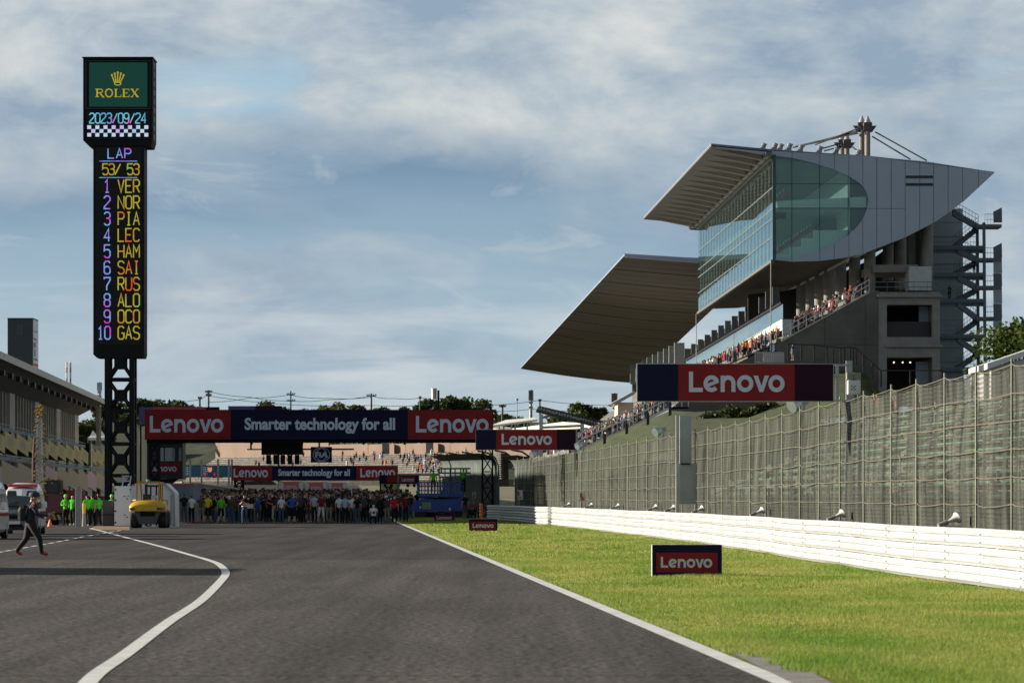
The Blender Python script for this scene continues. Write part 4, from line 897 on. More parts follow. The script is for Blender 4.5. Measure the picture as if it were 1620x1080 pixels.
# ---------------------------------------------------------------- scoring tower
LEDF={'0':[[(1,0),(3,0),(4,1),(4,6),(3,7),(1,7),(0,6),(0,1),(1,0)]],'1':[[(0.7,5.4),(2,7),(2,0)],[(0.8,0),(3.2,0)]],
'2':[[(0,5.7),(0,6),(1,7),(3,7),(4,6),(4,4.6),(0,1),(0,0),(4,0)]],'3':[[(0,6),(1,7),(3,7),(4,6),(4,4.6),(3,3.7),(1.4,3.7)],[(3,3.7),(4,2.8),(4,1),(3,0),(1,0),(0,1)]],
'4':[[(3,0),(3,7),(0,2),(4,2)]],'5':[[(4,7),(0.2,7),(0,3.8),(1,4.4),(3,4.4),(4,3.4),(4,1),(3,0),(1,0),(0,1)]],
'6':[[(4,6),(3,7),(1,7),(0,6),(0,1),(1,0),(3,0),(4,1),(4,3),(3,4),(1,4),(0,3)]],'7':[[(0,6),(0,7),(4,7),(4,5.6),(1.7,2.4),(1.7,0)]],
'8':[[(1,3.7),(0,4.6),(0,6),(1,7),(3,7),(4,6),(4,4.6),(3,3.7),(1,3.7),(0,2.8),(0,1),(1,0),(3,0),(4,1),(4,2.8),(3,3.7)]],
'9':[[(0,1),(1,0),(3,0),(4,1),(4,6),(3,7),(1,7),(0,6),(0,4),(1,3),(3,3),(4,4)]],'/':[[(0,0),(4,7)]],
'A':[[(0,0),(2,7),(4,0)],[(0.8,2.4),(3.2,2.4)]],'C':[[(4,5.8),(4,6),(3,7),(1,7),(0,6),(0,1),(1,0),(3,0),(4,1)]],'E':[[(4,7),(0,7),(0,0),(4,0)],[(0,3.6),(3.3,3.6)]],
'G':[[(4,6),(3,7),(1,7),(0,6),(0,1),(1,0),(3,0),(4,1),(4,3.3),(2.2,3.3)]],'H':[[(0,0),(0,7)],[(4,0),(4,7)],[(0,3.5),(4,3.5)]],'I':[[(2,0),(2,7)],[(1,0),(3,0)],[(1,7),(3,7)]],
'L':[[(0,7),(0,0),(4,0)]],'M':[[(0,0),(0,7),(2,3.2),(4,7),(4,0)]],'N':[[(0,0),(0,7),(4,0),(4,7)]],'O':[[(1,0),(3,0),(4,1),(4,6),(3,7),(1,7),(0,6),(0,1),(1,0)]],
'P':[[(0,0),(0,7),(3,7),(4,6),(4,4.4),(3,3.4),(0,3.4)]],'R':[[(0,0),(0,7),(3,7),(4,6),(4,4.4),(3,3.4),(0,3.4)],[(2,3.4),(4,0)]],
'S':[[(4,5.8),(4,6),(3,7),(1,7),(0,6),(0,4.7),(1,3.7),(3,3.4),(4,2.5),(4,1),(3,0),(1,0),(0,1)]],'U':[[(0,7),(0,1),(1,0),(3,0),(4,1),(4,7)]],'V':[[(0,7),(2,0),(4,7)]]}
def tower():
    d=212.0; T=thing('scoring_tower','tall black lap scoring tower on a lattice leg with lit driver positions','scoring tower',(W(189,785,d).x,d,0))
    LB=mat('led_panel_black',(0.005,0.005,0.007),0.8,var=0.25,scale=1.5); 
    def cab(x0,y0,x1,y1,dep,name,ch):
        p=W(x0,y1,d); q=W(x1,y0,d); mb=MB()
        mb.prism([Vector((p.x+ch,d,p.z)),Vector((q.x-ch*0.3,d,p.z)),Vector((q.x,d,p.z+ch)),Vector((q.x,d,q.z)),Vector((p.x,d,q.z)),Vector((p.x,d,p.z+ch))],(0,dep,0))
        return mb.build(name,mat('tower_black',(0.006,0.0065,0.009),0.65,var=0.3,spec=0.2),T)
    up=cab(131.5,92,241.5,232,2.2,'upper_cabinet',0.35); lo=cab(147.5,231,228,566,1.8,'lower_cabinet',0.2)
    mb=MB(); p=W(130.5,92.5,d); q=W(242.5,90.5,d); mb.box((p.x,d-0.12,p.z),(q.x,d+2.3,q.z)); mb.build('cap',DARK,up)
    mb=MB()
    for x0,y0,x1,y1 in ((135,96,238,97),(135,171,238,172.5),(135,97,136.5,171),(237,97,238,171)): wb(mb,x0,y0,x1,y1,d-0.05,0.048)
    mb.build('trim',mat('trim_navy',(0.02,0.03,0.045),0.5),up)
    mb=MB()
    p=W(241.5,226,d)
    for k in range(9):
        z=p.z+0.5*k+0.2; mb.box((p.x,d+0.5,z),(p.x+0.05,d+0.62,z+0.3))
    mb.build('side_ladder',STEEL,up)
    o=W(0,0,d)
    def bx(x0,y0,x1,y1): a=W(x0,y1,d)-o; b=W(x1,y0,d)-o; return (a.x,a.z,b.x,b.z)
    PXM=d/F
    # advertising panel: green with crown and serif lettering
    GRN=mat('panel_green',(0.003,0.035,0.026),0.5,var=0.06,emit=lin((0,56,46)),es=0.34)
    mb=MB(); wb(mb,141,99,233,169,d-0.03,0.028); gp=mb.build('green_panel',GRN,T)
    GOLD=mat('gold_ink',(0.55,0.42,0.03),0.5,emit=lin((178,160,40)),es=0.34)
    gl=MB()
    def lines(strs,x0,y0,x1,y1,off=0.04,m=0,mbx=None):   # strokes [(pts,w)] in a 0..1 box
        a=W(x0,y1,d)-o; b=W(x1,y0,d)-o; sx=b.x-a.x; sz=b.z-a.z; k=0
        for pts,w,cl in strs:
            P=[(a.x+p[0]*sx,a.z+p[1]*sz) for p in pts]
            for q in stroke(P,w,cl): mbx.poly([Vector((o.x+c[0],d-off-k*0.002,o.z+c[1])) for c in q],m)
            k+=1
    u_=PXM
    def serif(ch,x0,x1):
        T_=2.6*u_; t_=0.9*u_; S=[]
        X=lambda f:x0+(x1-x0)*f
        if ch=='R': S=[([(0.2,0),(0.2,1)],T_,0),([(0,0.03),(0.42,0.03)],t_,0),([(0,0.97),(0.6,0.97),(0.8,0.88),(0.82,0.72),(0.7,0.56),(0.25,0.5)],t_*1.5,0),([(0.5,0.5),(0.85,0.03),(1,0.03)],T_*0.8,0)]
        if ch=='O': S=[(arc(0.5,0.5,0.42,0,360,16,0.48)[:-1],T_*0.72,1)]
        if ch=='L': S=[([(0.25,0),(0.25,1)],T_,0),([(0.02,0.97),(0.5,0.97)],t_,0),([(0.02,0.03),(0.95,0.03),(0.97,0.3)],t_,0)]
        if ch=='E': S=[([(0.22,0),(0.22,1)],T_,0),([(0,0.97),(0.9,0.97),(0.92,0.75)],t_,0),([(0,0.03),(0.92,0.03),(0.97,0.28)],t_,0),([(0.22,0.5),(0.65,0.5),(0.65,0.38)],t_,0),([(0.65,0.5),(0.65,0.62)],t_,0)]
        if ch=='X': S=[([(0.14,1),(0.86,0)],T_*0.95,0),([(0.84,1),(0.14,0)],t_*1.2,0),([(0,0.97),(0.36,0.97)],t_,0),([(0.68,0.97),(1,0.97)],t_,0),([(0,0.03),(0.32,0.03)],t_,0),([(0.66,0.03),(1,0.03)],t_,0)]
        lines(S,x0,141,x1,154,0.04,0,gl)
    for ch,x0,x1 in (('R',151,165),('O',166,179),('L',180.5,192),('E',193.5,205),('X',206.5,220)): serif(ch,x0,x1)
    cs=[]
    for k,(bx_,tx,ty) in enumerate(((0.30,0.06,0.80),(0.40,0.27,0.92),(0.5,0.5,1.0),(0.60,0.73,0.92),(0.70,0.94,0.80))):
        cs.append(([(bx_-0.03,0.22),(tx,ty-0.05)],1.9*u_,0)); 
    cs.append((arc(0.5,0.16,0.24,0,360,16,0.12)[:-1],1.5*u_,1))
    lines(cs,176,115,197,136,0.04,0,gl)
    for tx,ty in ((0.06,0.80),(0.27,0.92),(0.5,1.0),(0.73,0.92),(0.94,0.80)):
        c=W(176+21*tx,136-21*ty,d); gl.poly([(c.x+1.6*u_*math.cos(a*math.pi/5),d-0.055,c.z+1.6*u_*math.sin(a*math.pi/5)) for a in range(10)])
    gl.build('gold_emblem',GOLD,gp)
    # LED lettering
    CY=led('led_cyan',[(0.35,(190,120,230)),(0.45,(90,190,225)),(0.6,(130,215,240)),(0.7,(225,120,220))],0.9,0.37)
    VI=led('led_violet',[(0.35,(225,60,205)),(0.47,(150,140,250)),(0.58,(120,200,255)),(0.7,(170,60,215))],1.1,0.37)
    YE=led('led_yellow',[(0.34,(235,90,25)),(0.46,(190,175,45)),(0.58,(205,190,60)),(0.7,(110,210,80))],1.0,0.35)
    mb=MB(); wb(mb,137,175,236,218,d-0.02,0.018); ds=mb.build('date_screen',LB,T)
    mb=MB(); wb(mb,151,233,224,545,d-0.02,0.018); ls=mb.build('lap_screen',LB,T)
    def ledtext(mb,txt,x0,y0,x1,y1,cw,w):   # each character cw wide, spread evenly
        n=len(txt); st=(x1-x0-cw)/max(1,n-1)
        for i,c in enumerate(txt):
            if c==' ': continue
            lines([([(p[0]/4,p[1]/7) for p in s],w*u_,0) for s in LEDF[c]],x0+i*st,y0,x0+i*st+cw,y1,0.03,0,mb)
    mb=MB(); ledtext(mb,'2023/09/24',142,179.5,231,195,7.2,1.9); mb.build('date_digits',CY,ds)
    mb=MB()
    for r in range(3):
        for c in range(15):
            if (r+c)%2==0: wb(mb,138+c*6.45,198.5+r*6.0,138+c*6.45+6.2,198.5+r*6.0+5.8,d-0.03,0.006)
    mb.build('chequer',led('led_pale',[(0.35,(150,190,235)),(0.5,(200,225,240)),(0.65,(205,170,235))],1.2,0.45),ds)
    mb=MB(); ledtext(mb,'LAP',171,235.5,207,250.5,9.5,1.9)
    for y in (254.5,280.5): wb(mb,157,y,217,y+1.1,d-0.03,0.006)
    mb.build('heading',VI,ls)
    mb=MB(); ledtext(mb,'53/ 53',162.5,259.5,220,276.5,8.6,2.0)
    pos=['VER','NOR','PIA','LEC','HAM','SAI','RUS','ALO','OCO','GAS']
    for i,nm in enumerate(pos): y=284.5+25.75*i; ledtext(mb,nm,187,y,220.5,y+20,9.2,2.0)
    mb.build('driver_names',YE,ls)
    mb=MB()
    for i in range(10):
        y=284.5+25.75*i
        if i<9: ledtext(mb,str(i+1),165,y,174.5,y+20,9.2,2.0)
        else: ledtext(mb,'10',155,y,174.5,y+20,8.6,2.0)
    mb.build('position_digits',VI,ls)
    # lattice leg
    for k,yy in enumerate((d+0.1,d+1.4)):
        mb=MB()
        def bar(x0,y0,x1,y1,w): mb.bar((W(x0,y0,d).x,yy,W(x0,y0,d).z),(W(x1,y1,d).x,yy,W(x1,y1,d).z),w,0.12)
        cells=[(566,598),(602,648),(651,700),(703,750),(753,790)]
        prev=None
        for a,b in cells:
            m_=(a+b)/2; 
            if a==566: m_=574
            p=W(180.5,m_+9,d); q=W(197.5,m_-9,d); mb.box((p.x,yy-0.07,p.z),(q.x,yy+0.07,q.z))
            for sx in (-1,1):
                for sy,e in ((-1,a),(1,b)):
                    if a==566 and sy==-1: continue
                    bar(189+sx*6,m_+sy*5,189+sx*18,e-sy*1,0.19)
                    bar(189+sx*18,e-sy*4,189+sx*18,e-sy*16,0.10)
            for e in ((b,)): 
                p=W(171,e+4.5,d); q=W(206,e-1.0,d); mb.box((p.x,yy-0.08,p.z),(q.x,yy+0.08,q.z))
        mb.build('lattice',mat('tower_black',(0.012,0.013,0.018)),T)
        for x in (165.5,204.5):
            mb=MB(); p=W(x,566,d); q=W(x+7.8,566,d); mb.box((p.x,yy-0.16,0),(q.x,yy+0.16,p.z)); mb.build('leg',mat('tower_black',(0.012,0.013,0.018)),T)
    mb=MB()
    for y in (598,648,700,750): p=W(166,y+4,d); q=W(212,y,d); mb=MB(); mb.box((p.x,d+0.26,p.z),(p.x+0.2,d+1.24,q.z)); mb.build('tie_bar',DARK,T); mb=MB(); mb.box((q.x-0.2,d+0.26,p.z),(q.x,d+1.24,q.z)); mb.build('tie_bar',DARK,T)
    mb=MB(); p=W(160,800,d); q=W(218,800,d); mb.box((p.x,d-0.4,0),(q.x,d+2.2,0.5)); mb.build('plinth',DARK,T)
tower()
# ---------------------------------------------------------------- pit building on the left
def PX(dd,off=0.0): return -40.5-0.0514*(dd-300)-off
def pit():
    T=thing('pit_building','long pit building with a cantilever roof and stepped yellow and beige balcony boards','pit building',(-46,330,0))
    D0,D1=228,446; ZR=12.75
    def line(off,z,dd): return Vector((PX(dd,off),dd,z))
    mb=MB(); mb.grid([[line(-0.0,ZR-0.15,d),line(3.4,ZR-1.9,d),line(12,ZR-2.2,d),line(12,ZR+0.2,d),line(3,ZR+0.35,d),line(-0.05,ZR+0.25,d)] for d in (D0,D0+60,D0+120,D1)],0,True)
    for d in (D0,D1): mb.poly([line(-0.0,ZR-0.15,d),line(3.4,ZR-1.9,d),line(12,ZR-2.2,d),line(12,ZR+0.2,d),line(3,ZR+0.35,d),line(-0.05,ZR+0.25,d)])
    rf=mb.build('roof',mat('pit_soffit',(0.14,0.13,0.115),0.7,var=0.08,scale=0.3),T)
    mb=MB(); mb.grid([[line(-0.1,ZR-0.28,d),line(-0.12,ZR+0.3,d),line(0.5,ZR+0.36,d)] for d in (D0-0.2,D1+0.2)]); mb.build('fascia',mat('fascia_pale',(0.50,0.49,0.46),0.5),rf)
    for k,d in enumerate(np.arange(D0+8,D1-4,8.5)):
        mb=MB(); p=line(0.9,ZR-0.75,d); mb.box((p.x-0.15,d-0.3,p.z-0.45),(p.x+0.25,d+0.3,p.z)); mb.build('spotlight',mat('lamp_dark',(0.03,0.03,0.035),0.4),rf)
    # upper wall with fins
    W0=3.4; mb=MB(); mb.grid([[line(W0,6.0,d),line(W0,ZR-1.8,d)] for d in (D0,D1-4)]); mb.build('upper_wall',mat('pit_wall',(0.20,0.19,0.17),0.8,var=0.1),T)
    FM=mat('pit_fin',(0.30,0.28,0.23),0.7,var=0.08)
    k=0
    for d in np.arange(D0+2,D1-8,3.4):
        k+=1
        if k%9 in (0,1) or d<280: continue
        mb=MB(); p=line(W0-0.02,6.3,d); mb.box((p.x,d,6.3),(p.x+0.35,d+0.5,ZR-1.75)); mb.build('fin',FM,T)
    for d in np.arange(D0+24,D1-6,31): 
        mb=MB(); p=line(W0-0.03,6.3,d); mb.box((p.x,d,6.2),(p.x+0.5,d+3.6,ZR-1.75)); mb.build('pier',mat('pit_pier',(0.42,0.37,0.36),0.75,var=0.15),T)
    # end opening posts at the far end
    for d in (D1-3,D1-0.5):
        for off in (0.5,3.2): mb=MB(); p=line(off,0,d); mb.box((p.x-0.2,d-0.2,0),(p.x+0.2,d+0.2,ZR-0.6)); mb.build('column',FM,T)
    # balconies, floors and garages
    def slab(z0,z1,off0,off1,m,name,d0=D0,d1=D1-2):
        mb=MB(); a,b,c,e=line(off0,z0,d0),line(off1,z0,d0),line(off1,z0,d1),line(off0,z0,d1); mb.prism([a,b,c,e],(0,0,z1-z0)); return mb.build(name,m,T)
    slab(5.5,5.8,-0.2,3.4,DCONC,'upper_floor',D0,412); slab(2.75,3.05,-0.9,4.5,DCONC,'lower_floor'); 
    slab(0.0,2.7,3.8,9,mat('garage_dark',(0.03,0.03,0.03),0.8),'garage_front'); slab(3.05,5.5,4.0,9,mat('lower_wall',(0.24,0.22,0.18),0.8),'lower_wall',D0,420)
    YB=mat('board_yellow',(0.50,0.42,0.16),0.6,var=0.08); PB=mat('board_pattern',(0.50,0.32,0.22),0.6,var=0.1); BB=mat('board_beige',(0.44,0.33,0.22),0.6,var=0.1); PK=mat('board_pink',(0.55,0.38,0.38),0.6,var=0.1); GYB=mat('board_grey_blue',(0.14,0.19,0.23),0.6)
    n=0
    def boards(d0,d1,z0,z1,off,L,yaw,mats,mark):
        d=d0;i=0
        while d<d1-1:
            x=PX(d,off); a=Vector((x,d,0)); b=Vector((x-yaw*L,d+L,0)); m=mats[i%len(mats)]; dr=-0.55
            mb=MB(); mb.prism([a+Z_*z0,b+Z_*(z0+dr),b+Z_*(z1+dr),a+Z_*z1],(-0.12,0,0)); bd=mb.build('balcony_board',m,T)
            if mark:
                mb=MB(); f=MB()
                for q in range(3):
                    for w_ in range(2):
                        p=a.lerp(b,0.25+0.18*q); r=a.lerp(b,0.25+0.18*q+0.12); zz=z0+(z1-z0)*(0.2+0.32*w_)
                        mb.poly([p+Vector((0.02,0,zz)),r+Vector((0.02,0,zz+dr*0.6)),r+Vector((0.02,0,zz+dr*0.6+(z1-z0)*0.22)),p+Vector((0.02,0,zz+(z1-z0)*0.22))])
                mb.build('printed_mark',PB if mark==1 else GYB,bd)
            mb=MB(); mb.prism([a+Z_*(z1+0.02)+Vector((-0.3,0,0)),b+Z_*(z1+0.02)+Vector((-0.3,0,0)),b+Z_*(z1+0.34)+Vector((-0.3,0,0)),b+Z_*(z1+0.34)+Vector((-0.3,-L*0.5,0))],(-0.05,0,0)); mb.build('glass_screen',GYB,bd)
            d+=L;i+=1
    boards(D0,410,5.55,6.85,-0.3,12.2,0.0514,[YB],1); boards(414,D1,5.7,7.0,-0.3,12,0.0514,[YB],1)
    boards(D0,D1,2.65,4.4,-1.0,15.5,0.0514,[BB,BB,BB,PK],0)
    mb=MB()
    for z,off in ((6.95,0.0),(4.4,-0.8)):
        mb.tube([line(off,z+0.4,D0),line(off,z+0.4,D1-2)],0.03,4)
    mb.build('handrail',STEEL,T)
    # stair block between the yellow boards
    for d,x in ((411,DARK),(413.2,CREAM)):
        mb=MB(); p=line(-0.4,0,d); mb.box((p.x-0.6,d,4.3),(p.x,d+1.6,7.4)); mb.build('stair_panel',x,T)
    for d in np.arange(D0+4,D1,15.5):
        mb=MB(); p=line(0.4,0,d); mb.box((p.x-0.2,d-0.2,0),(p.x+0.2,d+0.2,2.7)); mb.box((p.x-0.15,d-0.15,3.06),(p.x+0.15,d+0.15,5.45)); mb.build('pillar',CONC,T)
pit()
T=thing('lift_tower','dark square building tower with a printed side banner rising behind the pit roof','tower',tuple(W(32,600,436)))
d=436; p=W(12,640,d); q=W(51.5,503.5,d)
mb=MB(); mb.box((p.x,d,p.z-8),(q.x,d+5.0,q.z)); mb.build('walls',mat('tower_slate',(0.035,0.05,0.062),0.6,var=0.08),T)
mb=MB(); wb(mb,11.5,502.8,52,504,d-0.08,5.2); mb.build('coping',DARK,T)
for y0,y1 in ((513,531),(563,578)): mb=MB(); wb(mb,26,y0,37,y1,d-0.03,0.02); mb.build('window',GLASSD,T)
SB=mat('side_banner',(0.62,0.60,0.62),0.6,var=0.04); z=lambda y:W(0,y,d).z
mb=MB(); mb.box((q.x+0.01,d+0.25,z(600)),(q.x+0.06,d+4.8,z(524))); bn=mb.build('banner',SB,T)
mb=MB(); mb.box((q.x+0.065,d+0.3,z(578)),(q.x+0.075,d+4.7,z(574))); mb.build('red_stripe',mat('stripe_red',(0.6,0.03,0.04)),bn)
mb=MB()
for y0,y1,a,b in ((541,549,0.4,2.4),(551,563,1.0,2.2),(534,537,0.4,3.4),(566,569,0.5,4.2)): mb.box((q.x+0.065,d+a,z(y1)),(q.x+0.074,d+b,z(y0)))
mb.build('printed_blocks',mat('print_blue',(0.08,0.16,0.26)),bn)
mb=MB(); mb.box((q.x+0.01,d+0.25,z(523)),(q.x+0.05,d+4.8,z(505))); mb.build('pale_panel',mat('pale_blue',(0.5,0.55,0.6),0.5),T)
# ---------------------------------------------------------------- gantries over the track
def truss(T,x0,x1,d,ztop,name='truss_post',m=DARK,w=0.12,zb=0):
    mb=MB()
    for yy in (d,d+0.9):
        mb.bar((x0,yy,zb),(x0,yy,ztop),w); mb.bar((x1,yy,zb),(x1,yy,ztop),w); n=max(3,int((ztop-zb)/1.0)); s=1
        for k in range(n):
            a=zb+(ztop-zb)*k/n; b=zb+(ztop-zb)*(k+1)/n; mb.bar((x0 if s>0 else x1,yy,a),(x1 if s>0 else x0,yy,b),w*0.6); mb.bar((x1 if s>0 else x0,yy,a),(x0 if s>0 else x1,yy,b),w*0.6); mb.bar((x0,yy,b),(x1,yy,b),w*0.6); s=-s
    return mb.build(name,m,T)
f=fx(229.5,780)
T,o,u,n,w,h=board('start_gantry','wide red and navy banner gantry across the track reading Smarter technology for all','gantry',229.5,648.3,780,694.8,262,
  [(0,f(365),RED,'L',(f(237),0.235,f(353.5),0.80)),(f(365),f(645.5),NAVY,'Smarter technology for all',(f(387),0.20,f(625),0.74)),(f(645.5),1,RED,'L',(f(658),0.235,f(773),0.80))],1.0,DARK,0.02,bold=0.035)
truss(T,W(236,0,262).x,W(250,0,262).x,262.3,o.z); truss(T,W(763,0,262).x,W(779,0,262).x,262.3,o.z)
mb=MB(); wb(mb,232,695.5,778,700,262.5,0.8); mb.build('walkway',DARK,T)
for x in (398,478,575,640): mb=MB(); p=W(x,702,263); mb.bar((p.x,263,o.z-0.35),(p.x,263,o.z),0.15); mb.build('hanger',DARK,T)
# starting light panel
T=thing('start_lights','black starting light panel with five hanging lamp boxes under the gantry','start lights',tuple(W(446,735,264)))
mb=MB(); wb(mb,413.5,698.5,479,719,264,0.3); mb.build('panel',BLACK,T)
for k in range(5):
    mb=MB(); x=421+k*11.3; wb(mb,x,719.2,x+7.2,734,264.02,0.28)
    mb.build('lamp_box',BLACK,T); 
mb=MB(); wb(mb,391,709.5,413.3,711.5,264.1,0.15); wb(mb,479.3,709,560,711.5,264.1,0.15); mb.build('crossbar',DARK,T)
for x in (397,475,505): mb=MB(); p=W(x,697,264.2); mb.bar((p.x,264.2,W(0,711,264).z),(p.x,264.2,W(0,694,264).z),0.12); mb.build('hanger',DARK,T)
T=thing('roundel_board','navy square board with the white FIA roundel hanging beside the start lights','sign board',tuple(W(508,731,263.6)))
mb=MB(); wb(mb,491.5,706.5,525,731,263.6,0.18); pn=mb.build('panel',NAVY,T)
lb=MB(); o2=W(0,0,263.6); PXF=263.6/F
def pxbox(x0,y0,x1,y1,d): a=W(x0,y1,d)-W(0,0,d); b=W(x1,y0,d)-W(0,0,d); return (a.x,a.z,b.x,b.z)
lay(lb,font2d('FiA',0.05),o2,X_,Z_,NF,pxbox(498.5,714.5,519.5,723.5,263.6),0.012)
for cx_ in (506,511):
    for q in stroke([(p[0],p[1]) for p in arc(cx_,718.7,10.6,0,360,28,10.4)[:-1]],1.0,True): lb.poly([W(p[0],p[1],263.58-(0.004 if cx_==511 else 0)) for p in q][::-1])
lb.build('roundel',mat('roundel_blue_white',(0.45,0.55,0.68),0.5),pn)
# farther banners behind the first gantry
T,o,u,n,w,h=board('rear_banner','plum and red banner showing above the left part of the main gantry','banner',220,643.5,347,671.5,470,[(0,f(242) if 0 else 0.175,mat('banner_indigo',(0.05,0.045,0.16),0.5),None,None),(0.175,0.84,mat('banner_crimson',(0.36,0.02,0.06),0.5),None,None),(0.84,1,PLUM,None,None)],0.4,STEEL,0.0)
mb=MB(); mb.bar((o.x+0.15,470.5,gz(470)),(o.x+0.15,470.5,o.z),0.2); mb.build('support',DARK,T)
T,o,u,n,w,h=board('rear_banner','indigo and plum banner with a red base above the middle of the main gantry','banner',361,642,446,652,470,[(0,0.5,mat('banner_indigo',(0.05,0.045,0.16)),None,None),(0.5,1,PLUM,None,None)],0.4,DARK,0.0)
mb=MB(); wb(mb,376,649,446,652,469.95,0.02); mb.build('red_strip',mat('banner_crimson',(0.36,0.02,0.06)),T); mb=MB(); xx=W(441,0,470.6).x; mb.bar((xx,470.6,gz(470)),(xx,470.6,o.z),0.2); mb.build('support',DARK,T)
f=fx(367,629)
T,o,u,n,w,h=board('second_gantry','smaller red and navy banner gantry lower behind the start lights over the crowd','gantry',367,736.5,629,759.5,440,
  [(0,f(430),RED,'L',(f(369.5),0.21,f(424),0.82)),(f(430),f(564),NAVY,'Smarter technology for all',(f(440),0.17,f(553.5),0.78)),(f(564),1,RED,'L',(f(570),0.22,f(625),0.82))],1.0,DARK,0.02,bold=0.03)
truss(T,W(371,0,440).x,W(384,0,440).x,440.5,o.z,'truss_post',DARK,0.2,gz(440)); truss(T,W(610,0,440).x,W(622,0,440).x,440.5,o.z,'truss_post',DARK,0.2,gz(440))
# control cabin under the left end of the gantry
def cabin():
    d=272; T=thing('control_cabin','dark control cabin with windows and a red Lenovo strip on the left gantry leg','cabin',tuple(W(260,790,d)))
    mb=MB(); wb(mb,232.5,700,289,757,d,2.6); 
    bd=mb.build('body',mat('cabin_dark',(0.014,0.016,0.026),0.5),T)
    mb=MB(); p,q=W(234,758,d),W(278,757,d); mb.prism([p,q,W(262,770,d),W(238,774,d)],(0,2.4,0)); mb.build('underside',DARK,T)
    GW=mat('cabin_glass',(0.16,0.21,0.19),0.08,var=0.2,spec=0.8)
    for x0,x1 in ((251,259),(261,277),(283,287)): mb=MB(); wb(mb,x0,708,x1,729 if x0<283 else 729,d-0.03,0.025); mb.build('window',GW,T)
    mb=MB(); wb(mb,236,732,283,749,d-0.05,0.045); rp=mb.build('red_panel',RED,T); lb=MB(); lay(lb,lenovo2d(),W(0,0,d),X_,Z_,NF,pxbox(236.5,736,279.5,745.5,d),0.055); lb.build('lettering',LETTER,rp)
    mb=MB(); wb(mb,231.5,698.5,290,700.3,d-0.15,2.9); mb.build('roof',DARK,T)
    truss(T,W(238,0,d).x,W(250,0,d).x,d+1.0,W(0,757,d).z,'truss_post')
cabin()
# portrait LED screen on the far fence
def screen():
    d=455; T=thing('video_screen','dark teal video screen showing a driver portrait, left of the second gantry','video screen',tuple(W(330,755,d)))
    SM=mat('screen_teal',(0.01,0.02,0.03),0.5,emit=lin((8,34,48)),es=0.6); mb=MB(); wb(mb,289,736,377,753.5,d,0.5); b=mb.build('display',SM,T)
    mb=MB(); wb(mb,288,735.3,378,754.2,d+0.03,0.6); mb.build('frame',DARK,T)
    mb=MB()
    for cx0,nx in ((291,4),(322,3)):
        for i in range(nx):
            for j in range(5): wb(mb,cx0+i*2.6,738.3+j*2.9,cx0+i*2.6+1.1,738.3+j*2.9+1.1,d-0.02,0.01)
    mb.build('dot_pattern',mat('screen_dots',(0.3,0.33,0.36),0.5,emit=lin((120,140,155)),es=0.6),b)
    def blob(cx_,cy,rx,ry,off,m,name):
        mb=MB(); mb.poly([W(cx_+rx*math.cos(a*math.pi/9),cy-ry*math.sin(a*math.pi/9),d-off) for a in range(18)]); mb.build(name,m,b)
    SK=mat('screen_skin',(0.3,0.15,0.1),0.5,emit=lin((190,120,95)),es=0.55); SHT=mat('screen_navy',(0.01,0.015,0.03),0.5,emit=lin((18,22,40)),es=0.6)
    mb=MB(); mb.poly([W(x,y,d-0.02) for x,y in ((321,753.4),(343,753.4),(341,749),(336,746.5),(329,746.5),(323,748.5))]); mb.build('portrait_shirt',SHT,b)
    mb=MB(); mb.poly([W(x,y,d-0.025) for x,y in ((323,748.5),(325,747.6),(326,751),(324,753.3))]); mb.poly([W(x,y,d-0.025) for x,y in ((340.5,748.5),(338.5,747.6),(338,751),(340,753.3))]); mb.build('portrait_trim',mat('screen_red',(0.3,0.02,0.03),0.5,emit=lin((160,30,45)),es=0.6),b)
    blob(332,741.5,3.4,5.0,0.03,SK,'portrait_face'); blob(332,737.6,3.5,1.7,0.035,mat('screen_hair',(0.05,0.03,0.02),0.5,emit=lin((60,38,28)),es=0.5),'portrait_hair')
    for x in (301,319,345,362,367):
        mb=MB(); p=W(x,753,d-1); mb.bar((p.x,d-1,gz(d)),(p.x,d-1,W(0,726,d).z),0.22); mb.build('mast_post',STEEL,T)
screen()
# sunlit boards beyond the crowd
for k,(x0,x1,y0,y1,tb,lab) in enumerate(((440,480,762,778,(449,470.5),'leftmost of three sunlit boards reading Lenovo beyond the crowd'),(481.5,517.5,763,779,(488,508),'middle of three sunlit boards reading Lenovo beyond the crowd'),(518.5,547.5,764,780,(524,540.5),'rightmost of three sunlit boards reading Lenovo beyond the crowd'))):
    yaw=-0.55; x1=x0+(x1-x0)
    f=fx(x0,x1); s=1/math.cos(yaw); xm=(x0+x1)/2
    T,o,u,n,w,h=board('sunlit_board',lab,'sign board',xm-(x1-x0)/2*s,y0,xm+(x1-x0)/2*s,y1,418,[(0,0.2,WHITE,None,None),(0.2,0.84,mat('banner_salmon',(0.62,0.16,0.12),0.5),'L',(f(tb[0]),0.25,f(tb[1]),0.72)),(0.84,1,WHITE,None,None)],0.4,STEEL,0.05,group='sunlit boards beyond the crowd',yaw=yaw)
    mb=MB(); 
    for q in (0.1,0.9): p=o+u*w*q-n*0.3; mb.bar((p.x,p.y,gz(418)),(p.x,p.y,p.z+0.5),0.15)
    mb.build('legs_frame',STEEL,T)
